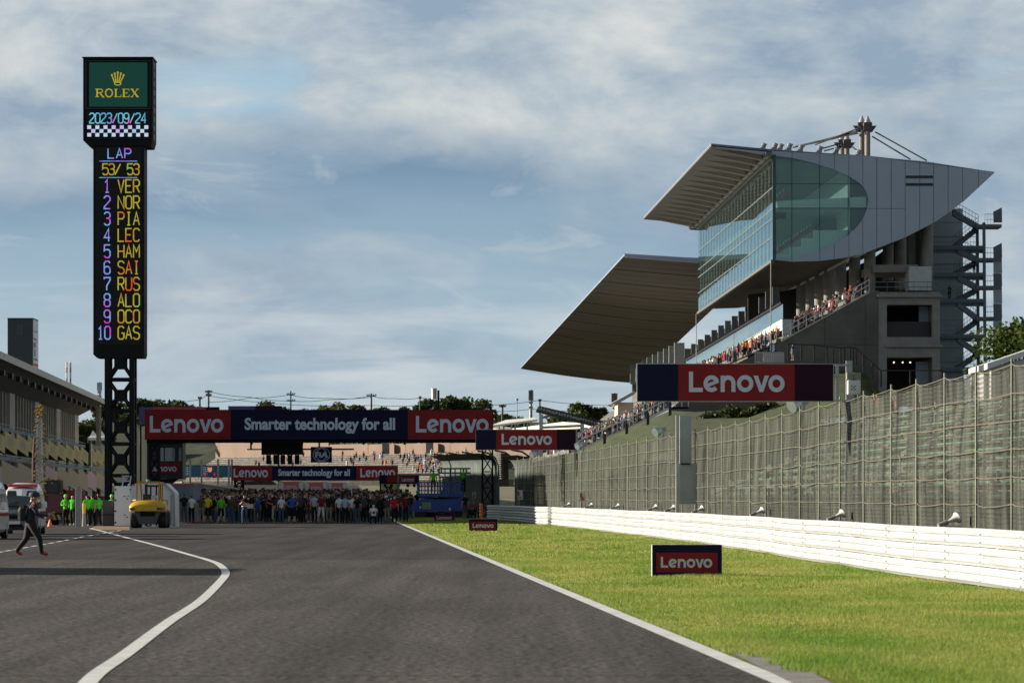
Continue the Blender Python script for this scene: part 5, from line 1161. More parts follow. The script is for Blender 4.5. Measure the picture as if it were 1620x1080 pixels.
# low sunlit barrier beyond the crowd
T=thing('sponsor_wall','low sunlit red and white wall beyond the crowd under the sunlit boards','wall',(W(430,780,412).x,412,gz(412)))
for k,(x0,x1,m) in enumerate(((378,400,RED),(400.3,416,WHITE),(416.3,432,RED),(432.3,446,WHITE),(446.3,470,RED),(470.3,560,WHITE))):
    mb=MB(); a=W(x0,776+ (x0-378)*0.03,412); b=W(x1,776+(x1-378)*0.03,404); mb.prism([Vector((a.x,416-(x0-378)*0.1,gz(412))),Vector((b.x,416-(x1-378)*0.1,gz(412))),Vector((b.x,416-(x1-378)*0.1,b.z)),Vector((a.x,416-(x0-378)*0.1,a.z))],(0,0.4,0)); mb.build('panel',m,T)
# navy board with lamp row and small board on the right
T,o,u,n,w,h=board('hanging_board','small navy board reading Lenovo over black lamp boxes, left of the lifted platform','sign board',600,751,663,765,300,[(0,1,NAVY,None,None)],0.3,DARK,0.0)
mb=MB(); wb(mb,633-21,752.5,663-6,763,299.97,0.02); pn=mb.build('red_panel',RED,T); lb=MB(); lay(lb,lenovo2d(),W(0,0,299.9),X_,Z_,NF,pxbox(635.5,755.5,655,761.5,299.9),0.03); lb.build('lettering',LETTER,pn)
for x in (607,617,628,643,653): mb=MB(); wb(mb,x,765.3,x+4.5,770,300.1,0.25); mb.build('lamp_box',BLACK,T)
for x in (602,661): mb=MB(); p=W(x,765,300.2); mb.bar((p.x,300.4,gz(300)),(p.x,300.4,p.z+0.3),0.14); mb.build('post',DARK,T)
T=thing('small_board','tiny navy board hanging at the crowd edge beside the green netting','sign board',tuple(W(615,778,318)))
mb=MB(); wb(mb,610,769,620,778,318,0.2); pn=mb.build('panel',NAVY,T); mb=MB(); wb(mb,612,773,618,774,317.97,0.02); mb.build('red_line',RED,pn); mb=MB(); p=W(615,778,318.3); mb.bar((p.x,318.3,gz(318)),(p.x,318.3,p.z+0.3),0.12); mb.build('post',DARK,T)
# ---------------------------------------------------------------- far grandstand across the background
def farstand():
    T=thing('far_grandstand','open concrete grandstand of pale benches below a brick coloured wall in the far background','grandstand',tuple(W(540,780,700)))
    u=Vector((W(790,0,660).x-W(270,0,760).x,-100,0)); L=u.length; u.normalize(); n=Vector((-u.y,u.x,0)); n=n if n.y>0 else -n   # n points away
    o=W(270,0,760); o.z=0
    N=13; z0=4.6; 
    mb=MB(); mb.prism([o+Z_*0,o+u*L,o+u*L+Z_*z0,o+Z_*z0],n*3); 
    mb.build('front_wall',mat('stand_wall',(0.16,0.15,0.12),0.85,var=0.35,scale=0.5),T)
    def sat(q0,px): return ((px-CX)*q0.y-F*q0.x)/(F*u.x-(px-CX)*u.y)      # where the row line crosses that view line
    for i in range(N):
        q0=o+n*(i*1.95); sa=sat(q0,288+i*4.4); sb=sat(q0,790); zz=z0+i*0.415+0.01; a=q0+u*sa; ln=sb-sa
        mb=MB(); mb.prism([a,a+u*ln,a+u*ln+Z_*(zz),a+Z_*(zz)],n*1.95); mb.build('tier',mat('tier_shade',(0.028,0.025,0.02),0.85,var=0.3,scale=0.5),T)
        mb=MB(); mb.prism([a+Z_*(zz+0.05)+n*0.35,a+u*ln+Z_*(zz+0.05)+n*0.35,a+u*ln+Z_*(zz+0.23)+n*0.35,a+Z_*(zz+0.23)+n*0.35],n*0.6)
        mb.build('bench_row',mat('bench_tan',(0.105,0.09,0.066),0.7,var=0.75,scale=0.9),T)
    # brick coloured wall at the top
    zt=z0+N*0.415; b=o+n*(N*1.95+1); BW=mat('brick_pink',(0.18,0.118,0.082),0.8,var=0.1,scale=0.3)
    X0=sat(b,341); mb=MB(); x=X0; k=0
    for ln,h in ((20,5.6),(14,4.6),(13,4.2),(15,3.2),(14,3.0),(16,3.0),(14,2.8),(14,3.0)):
        mb.prism([b+u*x+Z_*(zt-1),b+u*(x+ln-0.5)+Z_*(zt-1),b+u*(x+ln-0.5)+Z_*(zt+h*0.62),b+u*x+Z_*(zt+h*0.62)],n*0.8); x+=ln
    mb.build('back_wall',BW,T)
    mb=MB(); x=X0
    for ln in (20,14,13,15,14,16,14): x+=ln; mb=MB(); mb.prism([b+u*(x-0.5)+Z_*(zt-1),b+u*(x)+Z_*(zt-1),b+u*(x)+Z_*(zt+1.8),b+u*(x-0.5)+Z_*(zt+1.8)],n*0.7); mb.build('wall_joint',mat('brick_dark',(0.16,0.09,0.06),0.9),T)
    for x in (42,58,95):
        mb=MB(); p=b+u*x-n*1.6; mb.box((p.x-0.7,p.y-0.7,zt-1.4),(p.x+0.7,p.y+0.7,zt+2.0)); mb.build('vent_block',CONC,T)
    # upper concourse, posts and pale canopies
    mb=MB(); c=b+n*4; mb.prism([c+u*(X0+20)+Z_*(zt-2),c+u*(L+10)+Z_*(zt-2),c+u*(L+10)+Z_*(zt+1.9),c+u*(X0+20)+Z_*(zt+1.9)],n*10); mb.build('concourse',DCONC,T)
    for k in range(22):
        mb=MB(); p=c+u*(26+k*4.2)+n*1; mb.bar((p.x,p.y,zt+1.9),(p.x,p.y,zt+5.2),0.28); mb.build('post',STEEL,T)
    for a_,b_ in ((52,74),(78,112)):
        mb=MB(); 
        for e in range(1): mb.prism([c+u*a_+Z_*(zt+4.3),c+u*((a_+b_)/2)+Z_*(zt+5.3),c+u*b_+Z_*(zt+4.2),c+u*b_+Z_*(zt+4.0),c+u*a_+Z_*(zt+4.0)],n*6)
        mb.build('canopy',mat('canopy_pale',(0.62,0.58,0.50),0.6),T)
    return o,u,n,L,z0,zt,sat
FS=farstand()
# bank left of it
mb=MB(); mb.grid([[W(255,702,760),W(300,702,752),W(346,706,742)],[W(255,722,740),W(296,722,735),W(322,722,732)],[W(255,760,722),W(288,750,722),W(292,748,722)]]); 
tag(mb.build('far_grass_bank',mat('far_bank_grass',(0.016,0.024,0.006),0.95,var=0.8,scale=0.25,bump=1.0,bscale=0.8)),'dark green grass bank at the left end of the far grandstand','grass bank',kind='structure')
T=thing('blue_fence','bluish mesh fence along the top of the far grass bank below the gantry','fence',tuple(W(310,702,800)))
mb=MB(); wb(mb,262,695,372,701.5,800,0.2); mb.build('mesh_panel',mat('mesh_blue',(0.12,0.20,0.27),0.7,var=0.25,scale=1),T)
mb=MB()
for k in range(12): wb(mb,264+k*9.5,693,265+k*9.5,702,799.7,0.2)
mb.build('posts_row',STEEL,T)
mb=MB(); mb.grid([[W(604,764,360),W(632,764,360)],[W(604,790,330),W(632,790,330)]]); tag(mb.build('lit_grass_bank',MATS['turf']),'small bright green grass slope beside the far netting right of the crowd','grass bank',kind='structure')
# concrete pit wall falling behind the crowd on the left
T=thing('pit_wall','long grey concrete pit wall with a pale top behind the left of the crowd','wall',(W(340,790,330).x,330,0))
a=W(303,765,300); b=W(372,774,360)
mb=MB(); mb.prism([Vector((a.x,300,0)),Vector((b.x,360,0)),Vector((b.x,360,b.z)),Vector((a.x,300,a.z))],(0.3,0.6,0)); mb.build('wall_slab',CONC,T)
mb=MB(); mb.prism([a+Z_*0.004,b+Z_*0.004,b+Z_*0.1,a+Z_*0.1],(0.4,0.6,0)); mb.build('coping',mat('coping_pale',(0.55,0.42,0.32),0.7),T)
# containers near the tower foot
def container(name,lab,x0,y0,x1,y1,d,dep,m,ribs):
    T=thing(name,lab,'container',tuple(W((x0+x1)/2,y1,d))); p=W(x0,y1,d); q=W(x1,y0,d); mb=MB(); mb.box((p.x,d,gz(d)+0.05),(q.x,d+dep,q.z)); mb.build('body',m,T)
    mb=MB(); w_=q.x-p.x; n_=int(w_/0.25)
    if ribs:
        for k in range(n_): mb.box((p.x+k*0.25+0.03,d-0.05,0.3),(p.x+k*0.25+0.13,d-0.001,q.z-0.1))
        mb.build('corrugation',m,T)
    mb=MB(); mb.box((p.x-0.04,d-0.07,q.z-0.09),(q.x+0.04,d+dep,q.z+0.04)); mb.box((p.x-0.04,d-0.07,gz(d)),(q.x+0.04,d+dep,gz(d)+0.14)); mb.build('frame',mat('container_trim',(0.35,0.10,0.10),0.5) if ribs else STEEL,T)
    return T
container('shipping_container','grey blue corrugated container left of the crowd behind the white unit',262,765,305,826,232,6,mat('container_blue',(0.13,0.17,0.21),0.6,var=0.1),True)
T=thing('white_cabinet','tall white panel cabinet with a small ladder standing at the tower foot','cabinet',tuple(W(194,833,204)))
d=204; mb=MB(); wb(mb,181,768.5,206.5,831,d,1.2); mb.build('body',mat('cabinet_white',(0.62,0.64,0.67),0.5,var=0.04),T)
mb=MB()
for x,y in ((182.5,774),(182.5,791),(182.5,808),(182.5,826),(206,774),(206,800)): wb(mb,x-1,y-1.2,x+1.4,y+1.2,d-0.05,0.045)
for x,y in ((197,784.5),(203,784),(201,788.5),(197,814),(201,817.5)): wb(mb,x-1.2,y-0.7,x+1.2,y+0.7,d-0.04,0.035)
mb.build('hinges_and_vents',DARK,T)
mb=MB()
for x in (192.5,204): p=W(x,769,d); mb.bar((p.x,d+0.3,p.z),(p.x+0.08,d+0.3,W(0,752.5,d).z),0.06)
for y in (752.8,760.5): a,b=W(192.5,y,d+0.3),W(204.5,y,d+0.3); mb.bar(a,b,0.06)
mb.build('ladder',mat('ladder_blue',(0.30,0.40,0.50),0.4,0.4),T)
mb=MB(); wb(mb,181,831.2,207,835,d+0.05,1.1); mb.build('base_skirt',DARK,T)
T=thing('chamfered_unit','white chamfered mobile unit standing just behind the yellow forklift','trailer',tuple(W(240,833,199)))
d=199; pr=[(207,834),(207,770),(210,766),(216,764),(258,764),(262,766),(273,777),(275,781),(276,834)]
mb=MB(); mb.prism([W(x,y,d) for x,y in pr],(0,3.0,0)); mb.build('shell',mat('cabinet_white',(0.62,0.64,0.67)),T)
mb=MB()
for (a,b) in zip(pr[4:],pr[5:]): mb.bar(W(*a,d-0.06),W(*b,d-0.06),0.10)
mb.build('edge_trim',STEEL,T)
mb=MB()
for k in range(14): wb(mb,269.5+0.3*(k%2),783+k*3.4,271.5,785+k*3.4,d-0.05,0.045)
mb.build('latch_row',mat('latch_tan',(0.25,0.22,0.18),0.6),T)
mb=MB(); wb(mb,208,765.5,213,767.5,d-0.06,0.05); wb(mb,251,765.5,256,767.5,d-0.06,0.05); mb.build('marker_lamp',mat('lamp_red',(0.45,0.03,0.04),0.4),T)
T=thing('dark_barrier_block','dark grey barrier block between the marshals and the white cabinet','barrier',tuple(W(170,832,205)))
mb=MB(); wb(mb,161,791,181,831.5,205,1.0); mb.build('block',mat('block_dark',(0.035,0.033,0.034),0.8),T,bevel=0.05)
mb=MB(); wb(mb,161,813,181,814.2,204.96,0.03); mb.build('seam',BLACK,T)
T=thing('grey_post','square grey concrete post standing behind the striped truck bumper','post',tuple(W(123,834,203)))
mb=MB(); wb(mb,119,771,128,833,203,0.35); mb.build('post',mat('post_grey',(0.20,0.21,0.22),0.7),T,bevel=0.02)
T=thing('yellow_bollard','short yellow bollard with a pale base beside the marshals','bollard',tuple(W(133,834,202)))
mb=MB(); p=W(133,834,202); mb.tube([(p.x,202,0.7),(p.x,202,1.25)],0.09,10); mb.build('post',YEL,T); mb=MB(); mb.tube([(p.x,202,0),(p.x,202,0.7)],[0.12,0.08],10); mb.build('base',CONC,T)
T=thing('traffic_cone','small orange traffic cone by the striped truck bumper','traffic cone',(*G(79,833),0))
x,y=G(79,833); mb=MB(); mb.tube([(x,y,0.03),(x,y,0.4),(x,y,0.42)],[0.13,0.03,0.01],14); mb.build('cone',ORANGE,T); mb=MB(); mb.box((x-0.17,y-0.17,0),(x+0.17,y+0.17,0.03)); mb.build('base',ORANGE,T)
# ---------------------------------------------------------------- vehicles and machines
def van(name,label,cat,x,y,yaw,body,stripe=None,Ln=4.9,hw=0.86,H=2.05,bar=False,hood=0.55):
    T=thing(name,label,cat,(0,0,0)); b=Ln/2
    st=[(-b,0.42,0.72,hw*0.80),(-b+0.05,0.30,0.92,hw*0.93),(-b+0.25,0.26,1.02,hw*0.985),(-b+hood,0.25,1.13,hw),(-b+hood+0.45,0.25,1.62,hw),(-b+hood+0.85,0.25,H-0.08,hw),(-b+hood+1.25,0.25,H,hw),(b-0.5,0.25,H,hw),(b-0.1,0.27,H-0.08,hw*0.985),(b,0.35,H-0.3,hw*0.94)]
    rows=[]
    for yy,zb,zt,w in st:
        tw=w*(1-0.17*max(0,(zt-1.0)/1.1)); zm=min(1.02,zt-0.06)
        rows.append([Vector((sx*px,yy,z)) for sx,px,z in [(-1,w*0.9,zb),(-1,w,zb+0.12),(-1,w,zm),(-1,tw,zt-0.10),(-1,tw-0.10,zt-0.02),(-1,0.001,zt+0.02),(1,tw-0.10,zt-0.02),(1,tw,zt-0.10),(1,w,zm),(1,w,zb+0.12),(1,w*0.9,zb)]])
    mb=MB(); mb.grid(rows,0,True); mb.poly(rows[0][::-1]); mb.poly(rows[-1]); mb.build('body',body,T)
    y0,z0,y1,z1=-b+hood+0.06,1.19,-b+hood+0.80,H-0.16; w0,w1=hw*0.88,hw*0.78; o=Vector((0,-0.035,0.025))
    mb=MB(); mb.poly([Vector((-w0,y0,z0))+o,Vector((w0,y0,z0))+o,Vector((w1*0.99,(y0+y1)/2-0.0,(z0+z1)/2+0.05))+o*1.2,Vector((w1,y1,z1))+o,Vector((-w1,y1,z1))+o,Vector((-w1*0.99,(y0+y1)/2,(z0+z1)/2+0.05))+o*1.2]); mb.build('windscreen',GLASSD,T)
    mb=MB(); mb.bar((-0.5,y0-0.04,z0+0.03),(0.1,y0+0.12,z0+0.2),0.02); mb.build('wiper',BLACK,T)
    for s in (-1,1):
        for ya,yb in ((-b+hood+0.95,-b+hood+1.75),(-b+hood+1.85,-b+hood+2.9),(b-1.5,b-0.4)):
            wz=lambda z:hw*(1-0.17*max(0,(H-1.0)/1.1)*max(0,(z-1.02)/(H-0.12-1.02)))+0.012
            mb=MB(); mb.poly([(s*wz(1.12),ya,1.12),(s*wz(1.12),yb,1.12),(s*wz(H-0.3),yb,H-0.3),(s*wz(H-0.3),ya+0.12,H-0.3)]); mb.build('side_window',GLASSD,T)
        mb=MB(); c=Vector((s*hw*0.74,-b+0.02,0.80)); mb.hexa([c+Vector((dx,dy,dz)) for dz in (-0.11,0.11) for dx,dy in ((-0.16,0.0+0.0),(0.14,0.10),(0.14,0.3),(-0.16,0.3))]) ; mb.build('headlight',mat('headlight_glass',(0.55,0.57,0.58),0.12,0.3),T)
        mb=MB(); c=Vector((s*hw*0.95,-b+0.12,0.80)); mb.box((c.x-0.04,c.y-0.03,c.z-0.1),(c.x+0.03,c.y+0.12,c.z+0.1)); mb.build('indicator',mat('amber_lens',(0.6,0.18,0.02),0.3),T)
        mb=MB(); c=Vector((s*(hw+0.16),-b+hood+0.75,1.25)); mb.box((c.x-0.09,c.y,c.z-0.14),(c.x+0.09,c.y+0.09,c.z+0.14)); mb.bar((s*hw*0.97,c.y+0.05,c.z-0.12),(c.x,c.y+0.05,c.z-0.1),0.04); mb.build('mirror',body if body is not BLACK else BLACK,T,bevel=0.03)
        for yy in (-b+0.95,b-0.95):
            mb=MB(); cx=s*(hw-0.11); pr=[(cx+s*dx,r) for dx,r in ((-0.1,0.2),(-0.1,0.31),(0.1,0.31),(0.115,0.26),(0.10,0.18))]
            mb.grid([[Vector((px,yy+r*math.cos(a*math.pi/9),0.31+r*math.sin(a*math.pi/9))) for a in range(18)] for px,r in pr],0,True); wh=mb.build('wheel',RUB,T)
            mb=MB(); mb.poly([(cx+s*0.105,yy+0.19*math.cos(a*math.pi/8),0.31+0.19*math.sin(a*math.pi/8)) for a in range(16)]); mb.build('rim',STEEL,wh)
    mb=MB(); mb.box((-hw*0.5,-b-0.02,0.70),(hw*0.5,-b+0.06,0.86)); mb.build('grille',BLACK,T)
    mb=MB(); mb.box((-hw*0.45,-b-0.03,0.36),(hw*0.45,-b+0.06,0.50)); mb.build('bumper_intake',BLACK,T)
    mb=MB(); mb.box((-0.22,-b-0.045,0.50),(0.22,-b-0.03,0.62)); mb.build('number_plate',WHITE,T)
    if stripe:
        mb=MB()
        for s in (-1,1): mb.poly([(s*(hw+0.006),-b+0.5,0.86),(s*(hw+0.006),b-0.15,0.86),(s*(hw+0.006),b-0.15,0.98),(s*(hw+0.006),-b+0.5,0.98)])
        mb.poly([(-hw*0.95,-b+0.18,1.035),(hw*0.95,-b+0.18,1.035),(hw*0.95,-b+0.3,1.09),(-hw*0.95,-b+0.3,1.09)])
        mb.build('red_stripe',stripe,T)
    if bar:
        mb=MB(); mb.box((-0.62,-b+hood+1.0,H+0.01),(0.62,-b+hood+1.35,H+0.15)); mb.build('light_bar',mat('beacon_red',(0.55,0.015,0.03),0.25,coat=0.5),T,bevel=0.04)
        mb=MB(); mb.grid([[Vector((s_*w_,yy,z)) for s_,w_,z in ((-1,hw*0.80,H-0.06),(-1,hw*0.72,H+0.05+k),(-1,hw*0.4,H+0.12+k),(1,hw*0.4,H+0.12+k),(1,hw*0.72,H+0.05+k),(1,hw*0.80,H-0.06))] for yy,k in ((-b+hood+1.38,-0.1),(-b+hood+1.8,0.08),(b-0.4,0.08),(b-0.2,-0.08))]); mb.build('high_roof',body,T,smooth=True)
    T.location=(x,y,gz(y)); T.rotation_euler=(0,0,yaw); return T
VW=mat('vehicle_white',(0.74,0.75,0.77),0.28,var=0.03,coat=0.6)
van('ambulance','white ambulance with red stripe and headlight cut by the left edge','ambulance',-20.12,143.5,0.03,VW,RED,bar=True,H=2.0)
van('ambulance','white high roof ambulance with a red light bar behind the walking person','ambulance',-20.85,162,0.06,VW,RED,bar=True,H=1.98,hw=0.80)
van('parked_car','dark small car parked between the two white ambulances','car',-19.95,153.2,0.05,mat('car_dark',(0.03,0.04,0.05),0.25,var=0.05,coat=0.6),None,Ln=3.6,hw=0.72,H=1.62)
def forklift():
    d=192.0; T=thing('forklift','yellow forklift truck seen from behind in front of the white unit','forklift',(W(233,785,d).x,d,0)); u=d/F; cx=W(233,785,d).x
    P=lambda x,y,dd=0.0:W(x,y,d)+Vector((0,dd,0))
    # counterweight: rounded yellow block
    rows=[]
    for yy,ins,top in ((0.0,4.0,797),(0.12,1.2,793.5),(0.45,0.0,791),(1.0,0.0,790.5),(1.2,0,791)):
        r=[]
        for x,y in ((203.5,808),(203,800),(206,796),(212,793),(221,790.8),(233,790.2),(245,790.8),(254,793),(260,796),(263,800),(262.5,808)):
            xx=233+(x-233)*(1-ins/36); y2=y if y>=806 else max(y,top+ (y-790)*0.75 if ins else y); r.append(P(xx,y2,yy))
        rows.append(r)
    mb=MB(); mb.grid(rows); mb.poly(rows[0][::-1]); mb.build('counterweight',YEL,T,smooth=True)
    mb=MB(); mb.prism([P(x,y,0.12) for x,y in ((212,808),(254,808),(250,818),(246,829),(220,829),(216,818))],(0,1.2,0)); mb.build('chassis',mat('forklift_grey',(0.06,0.065,0.07),0.6),T)
    mb=MB(); mb.prism([P(x,y,0.05) for x,y in ((221,806),(245,806),(244,816),(222,816))],(0,0.08,0)); 
    for k in range(4): a=P(222,808+k*2,0.02); b=P(244,808.8+k*2,0.02); mb.box((a.x,a.y,b.z),(b.x,a.y+0.03,a.z))
    mb.build('radiator_grille',BLACK,T)
    for s,x0,x1 in ((-1,204,217.5),(1,248.5,262)):
        p=P(x0,0); q=P(x1,0); r=0.40; mb=MB(); rr=[]
        for xx,rad_ in ((p.x,0.30),(p.x+0.03,0.38),(p.x+0.1,r),(q.x-0.1,r),(q.x-0.03,0.38),(q.x,0.30)): rr.append([Vector((xx,d+0.75+rad_*math.cos(a*math.pi/10),r+rad_*math.sin(a*math.pi/10))) for a in range(20)])
        mb.grid(rr,0,True); mb.poly(rr[0]); mb.poly(rr[-1]); w=mb.build('wheel',RUB,T)
        mb=MB(); rr=[[Vector((xx,d+2.45+rad_*math.cos(a*math.pi/10),0.45+rad_*math.sin(a*math.pi/10))) for a in range(20)] for xx,rad_ in ((p.x,0.35),(p.x+0.05,0.45),(q.x-0.05,0.45),(q.x,0.35))]
        mb.grid(rr,0,True); mb.poly(rr[0]); mb.poly(rr[-1]); mb.build('wheel',RUB,T)
        a=P(205.5 if s<0 else 248,802.5,-0.02); b=P(214.5 if s<0 else 261,806.5,-0.02); mb=MB(); mb.box((a.x,d-0.02,b.z),(b.x,d+0.10,a.z)); tl=mb.build('tail_light',mat('lamp_dark_red',(0.10,0.006,0.006),0.25),T)
        a=P(213 if s<0 else 256,803,-0.03); b=P(214.5 if s<0 else 261,806,-0.03); mb=MB(); mb.box((a.x,d-0.03,b.z),(b.x,d-0.021,a.z)); mb.build('lens',mat('lens_amber' if s<0 else 'lens_red',(0.7,0.3,0.03) if s<0 else (0.6,0.02,0.03),0.3),tl)
    # overhead guard
    mb=MB(); Y=YELDK
    for x,xt in ((214.5,215.5),(251.5,250.5)):
        mb.bar(P(x,792,0.5),P(xt,763,0.55),0.075); mb.bar(P(xt,763,0.55),P(xt,763,2.2),0.075); mb.bar(P(xt,763,2.2),P(x+ (3 if x<233 else -3),800,2.7),0.075)
    for k in range(6): mb.bar(P(215.5,762.6,0.55+k*0.32),P(250.5,762.6,0.55+k*0.32),0.10 if k==0 else 0.05)
    mb.bar(P(207.5,791,0.9),P(214,790.5,0.6),0.05); mb.bar(P(207.5,791,0.9),P(207.5,799,0.9),0.05); mb.bar(P(252,790.5,0.6),P(262,791,0.9),0.06); mb.bar(P(262,791,0.9),P(262,800,0.9),0.06)
    mb.build('overhead_guard',Y,T)
    mb=MB()
    for x in (222,244): mb.bar(P(x,832,3.1),P(x,765,3.1),0.14)
    for x in (229,238): mb.bar(P(x,832,3.2),P(x,767,3.2),0.08)
    mb.bar(P(222,768,3.1),P(244,768,3.1),0.1); mb.bar(P(222,800,3.1),P(244,800,3.1),0.1); mb.build('mast',mat('mast_dark',(0.025,0.025,0.03),0.5,0.3),T)
    mb=MB()
    for x in (224,242): a=P(x,830,3.3); mb.box((a.x-0.07,a.y,0.06),(a.x+0.07,a.y+1.2,0.11))
    mb.build('forks',DARK,T)
    mb=MB(); a=P(221,790,1.3); b=P(236,781,1.3); mb.box((a.x,a.y,a.z-0.1),(b.x,a.y+0.16,b.z)); mb.box((a.x,a.y+0.16,a.z-0.15),(b.x,a.y+0.65,a.z)); mb.build('seat',mat('seat_black',(0.02,0.016,0.015),0.7),T,bevel=0.05)
    mb=MB(); a=P(236.5,789,0.9); b=P(246,783,0.9); mb.box((a.x,a.y,a.z),(b.x,a.y+0.1,b.z)); mb.build('tank_plate',mat('plate_pale',(0.35,0.37,0.40),0.4),T)
    mb=MB(); a=P(232.5,761,0.6); mb.tube([(a.x,a.y,a.z),(a.x,a.y,a.z+0.09)],0.10,10); mb.build('beacon',mat('beacon_green',(0.05,0.4,0.12),0.3),T)
forklift()
def scissor():
    d=262.0; T=thing('scissor_lift','blue scissor lift with a railed platform parked on the grass edge','scissor lift',(W(690,785,d).x,d,0))
    P=lambda x,y,dd=0.0:W(x,y,d)+Vector((0,dd,0))
    def bx(mb,x0,y0,x1,y1,a,b): p=P(x0,y1); q=P(x1,y0); mb.box((p.x,d+a,p.z),(q.x,d+b,q.z))
    mb=MB(); mb.prism([P(x,y) for x,y in ((648.5,806),(652,791),(664,790.5),(730,789),(733,792),(733,808),(660,809.5),(648.5,808.5))],(0,1.9,0)); ch=mb.build('base',BLUE,T)
    mb=MB(); bx(mb,668,794,682,805,-0.02,-0.002)
    ms=mb.build('label_plate',mat('decal_olive',(0.16,0.22,0.12),0.5),ch); mb=MB(); bx(mb,664,800.5,666,803.5,-0.02,-0.002); bx(mb,710,803,713,806.5,-0.02,-0.002); mb.build('decal',WHITE,ch)
    for x in (665,722):
        for yy in (0.15,1.5):
            mb=MB(); c=P(x,816); c.z=0.42; rr=[[Vector((c.x+r*math.cos(a*math.pi/9),d+yy+q,c.z+r*math.sin(a*math.pi/9))) for a in range(18)] for q,r in ((-0.12,0.30),(-0.1,0.42),(0.14,0.42),(0.16,0.3))]; mb.grid(rr,0,True); mb.poly(rr[0]); mb.poly(rr[-1]); mb.build('wheel',RUB,T)
    mb=MB(); bx(mb,656,809.6,728,818,0.3,1.6); mb.build('axle_frame',BLACK,T)
    mb=MB()
    for a,b in (((666,790),(728,786)),((666,786),(728,790))):
        for yy in (0.3,1.6): mb.bar(P(*a,yy),P(*b,yy),0.14)
    mb.build('scissor_arms',mat('arm_blue',(0.02,0.08,0.30),0.5),T)
    mb=MB(); bx(mb,661,780,733.5,785.5,-0.1,2.0); pl=mb.build('platform',BLUE,T)
    for yy in (-0.08,1.98):
        mb=MB()
        for y in (762.5,769,775.5): p,q=P(661,y,yy),P(733,y,yy); mb.bar(p,q,0.075)
        for k in range(15): x=661.5+k*5.1; mb.bar(P(x,780,yy),P(x,762.5,yy),0.07 if k%3==0 else 0.035)
        mb.build('guard_rail',BLUE,T)
    mb=MB()
    for x in (661,733): 
        for y in (762.5,769,775.5): mb.bar(P(x,y,-0.08),P(x,y,1.98),0.07)
    mb.build('end_rail',BLUE,T); mb=MB(); bx(mb,660.5,764,664,781,-0.14,0.2); mb.build('control_box',BLUE,T)
scissor()
# pale pipe frame behind the lift
T=thing('pipe_frame','blue grey pipe walkway frame spanning behind the lifted platform','frame',tuple(W(735,790,285)))
mb=MB(); d=285
for y in (741,748,754.5): a,b=W(695,y,d),W(776,y-0.5,d); mb.bar(a,b,0.12)
for x in (695,704,712,720,729,737,746,755,764,775): mb.bar(W(x,755,d),W(x,741,d),0.09)
for x in (696,735,774): mb.bar(Vector((W(x,0,d).x,d,gz(d))),W(x,755,d),0.12)
a,b=W(630,750.5,d),W(695,750.5,d); mb.bar(a,b,0.12); mb.bar(Vector((a.x,d,gz(d))),a,0.12)
mb.build('pipes',mat('pipe_blue_grey',(0.12,0.17,0.21),0.5,0.3),T)
T=thing('parked_cart','small dark red covered service cart beside an orange post at the end of the barrier','cart',tuple(W(750,822,256)))
d=256; mb=MB(); mb.prism([W(x,y,d) for x,y in ((739,803),(740,798),(747,797.2),(756,795.5),(757.5,797),(757.5,800),(749,801.5),(742,803))],(0,1.4,0)); mb.build('cover',mat('cover_maroon',(0.13,0.02,0.035),0.6),T)
mb=MB()
for x0,y0,x1,y1 in ((740,803,740,823),(757,800,757,823),(744,822,751,803),(751,822,754,802)): mb.bar(W(x0,y0,d+0.1),W(x1,min(y1,822),d+0.1),0.09); mb.bar(W(x0,y0,d+1.2),W(x1,min(y1,822),d+1.2),0.09)
wb(mb,740,806,752,815,d+0.3,0.8); mb.build('frame',BLACK,T)
for yy in (0.0,1.2):
    mb=MB(); c=W(746,820,d); rr=[[Vector((c.x+r*math.cos(a*math.pi/8),d+yy+q,0.36+r*math.sin(a*math.pi/8))) for a in range(16)] for q,r in ((0,0.2),(0,0.3),(0.14,0.3),(0.14,0.2))]; mb.grid(rr,0,True); mb.build('wheel',RUB,T)
T=thing('orange_post','thick orange marker post beside the covered cart','post',tuple(W(761,820,255)))
p=W(761,820,255); mb=MB(); mb.box((p.x-0.12,255,0),(p.x+0.12,255.24,W(0,796,255).z)); mb.build('post',ORANGE,T,bevel=0.03)
mb=MB()
for k in range(4): mb.box((p.x-0.13,254.985,0.35+k*0.22),(p.x-0.03,254.998,0.45+k*0.22))
mb.build('reflector',WHITE,T)
T=thing('control_sign','white square sign with a red arrow on a thin post left of the truss','sign',tuple(W(750,795,268)))
d=268; mb=MB(); wb(mb,747,778.5,753,787.5,d,0.05); mb.build('plate',WHITE,T); mb=MB(); wb(mb,749,780,750.5,784,d-0.012,0.008); wb(mb,749,784.2,752,785.6,d-0.012,0.008); mb.build('red_mark',mat('sign_red',(0.5,0.02,0.03)),T); mb=MB(); p=W(749,787,d); mb.bar((p.x,d+0.03,gz(d)),(p.x,d+0.03,p.z+.2),0.06); mb.build('post',STEEL,T)
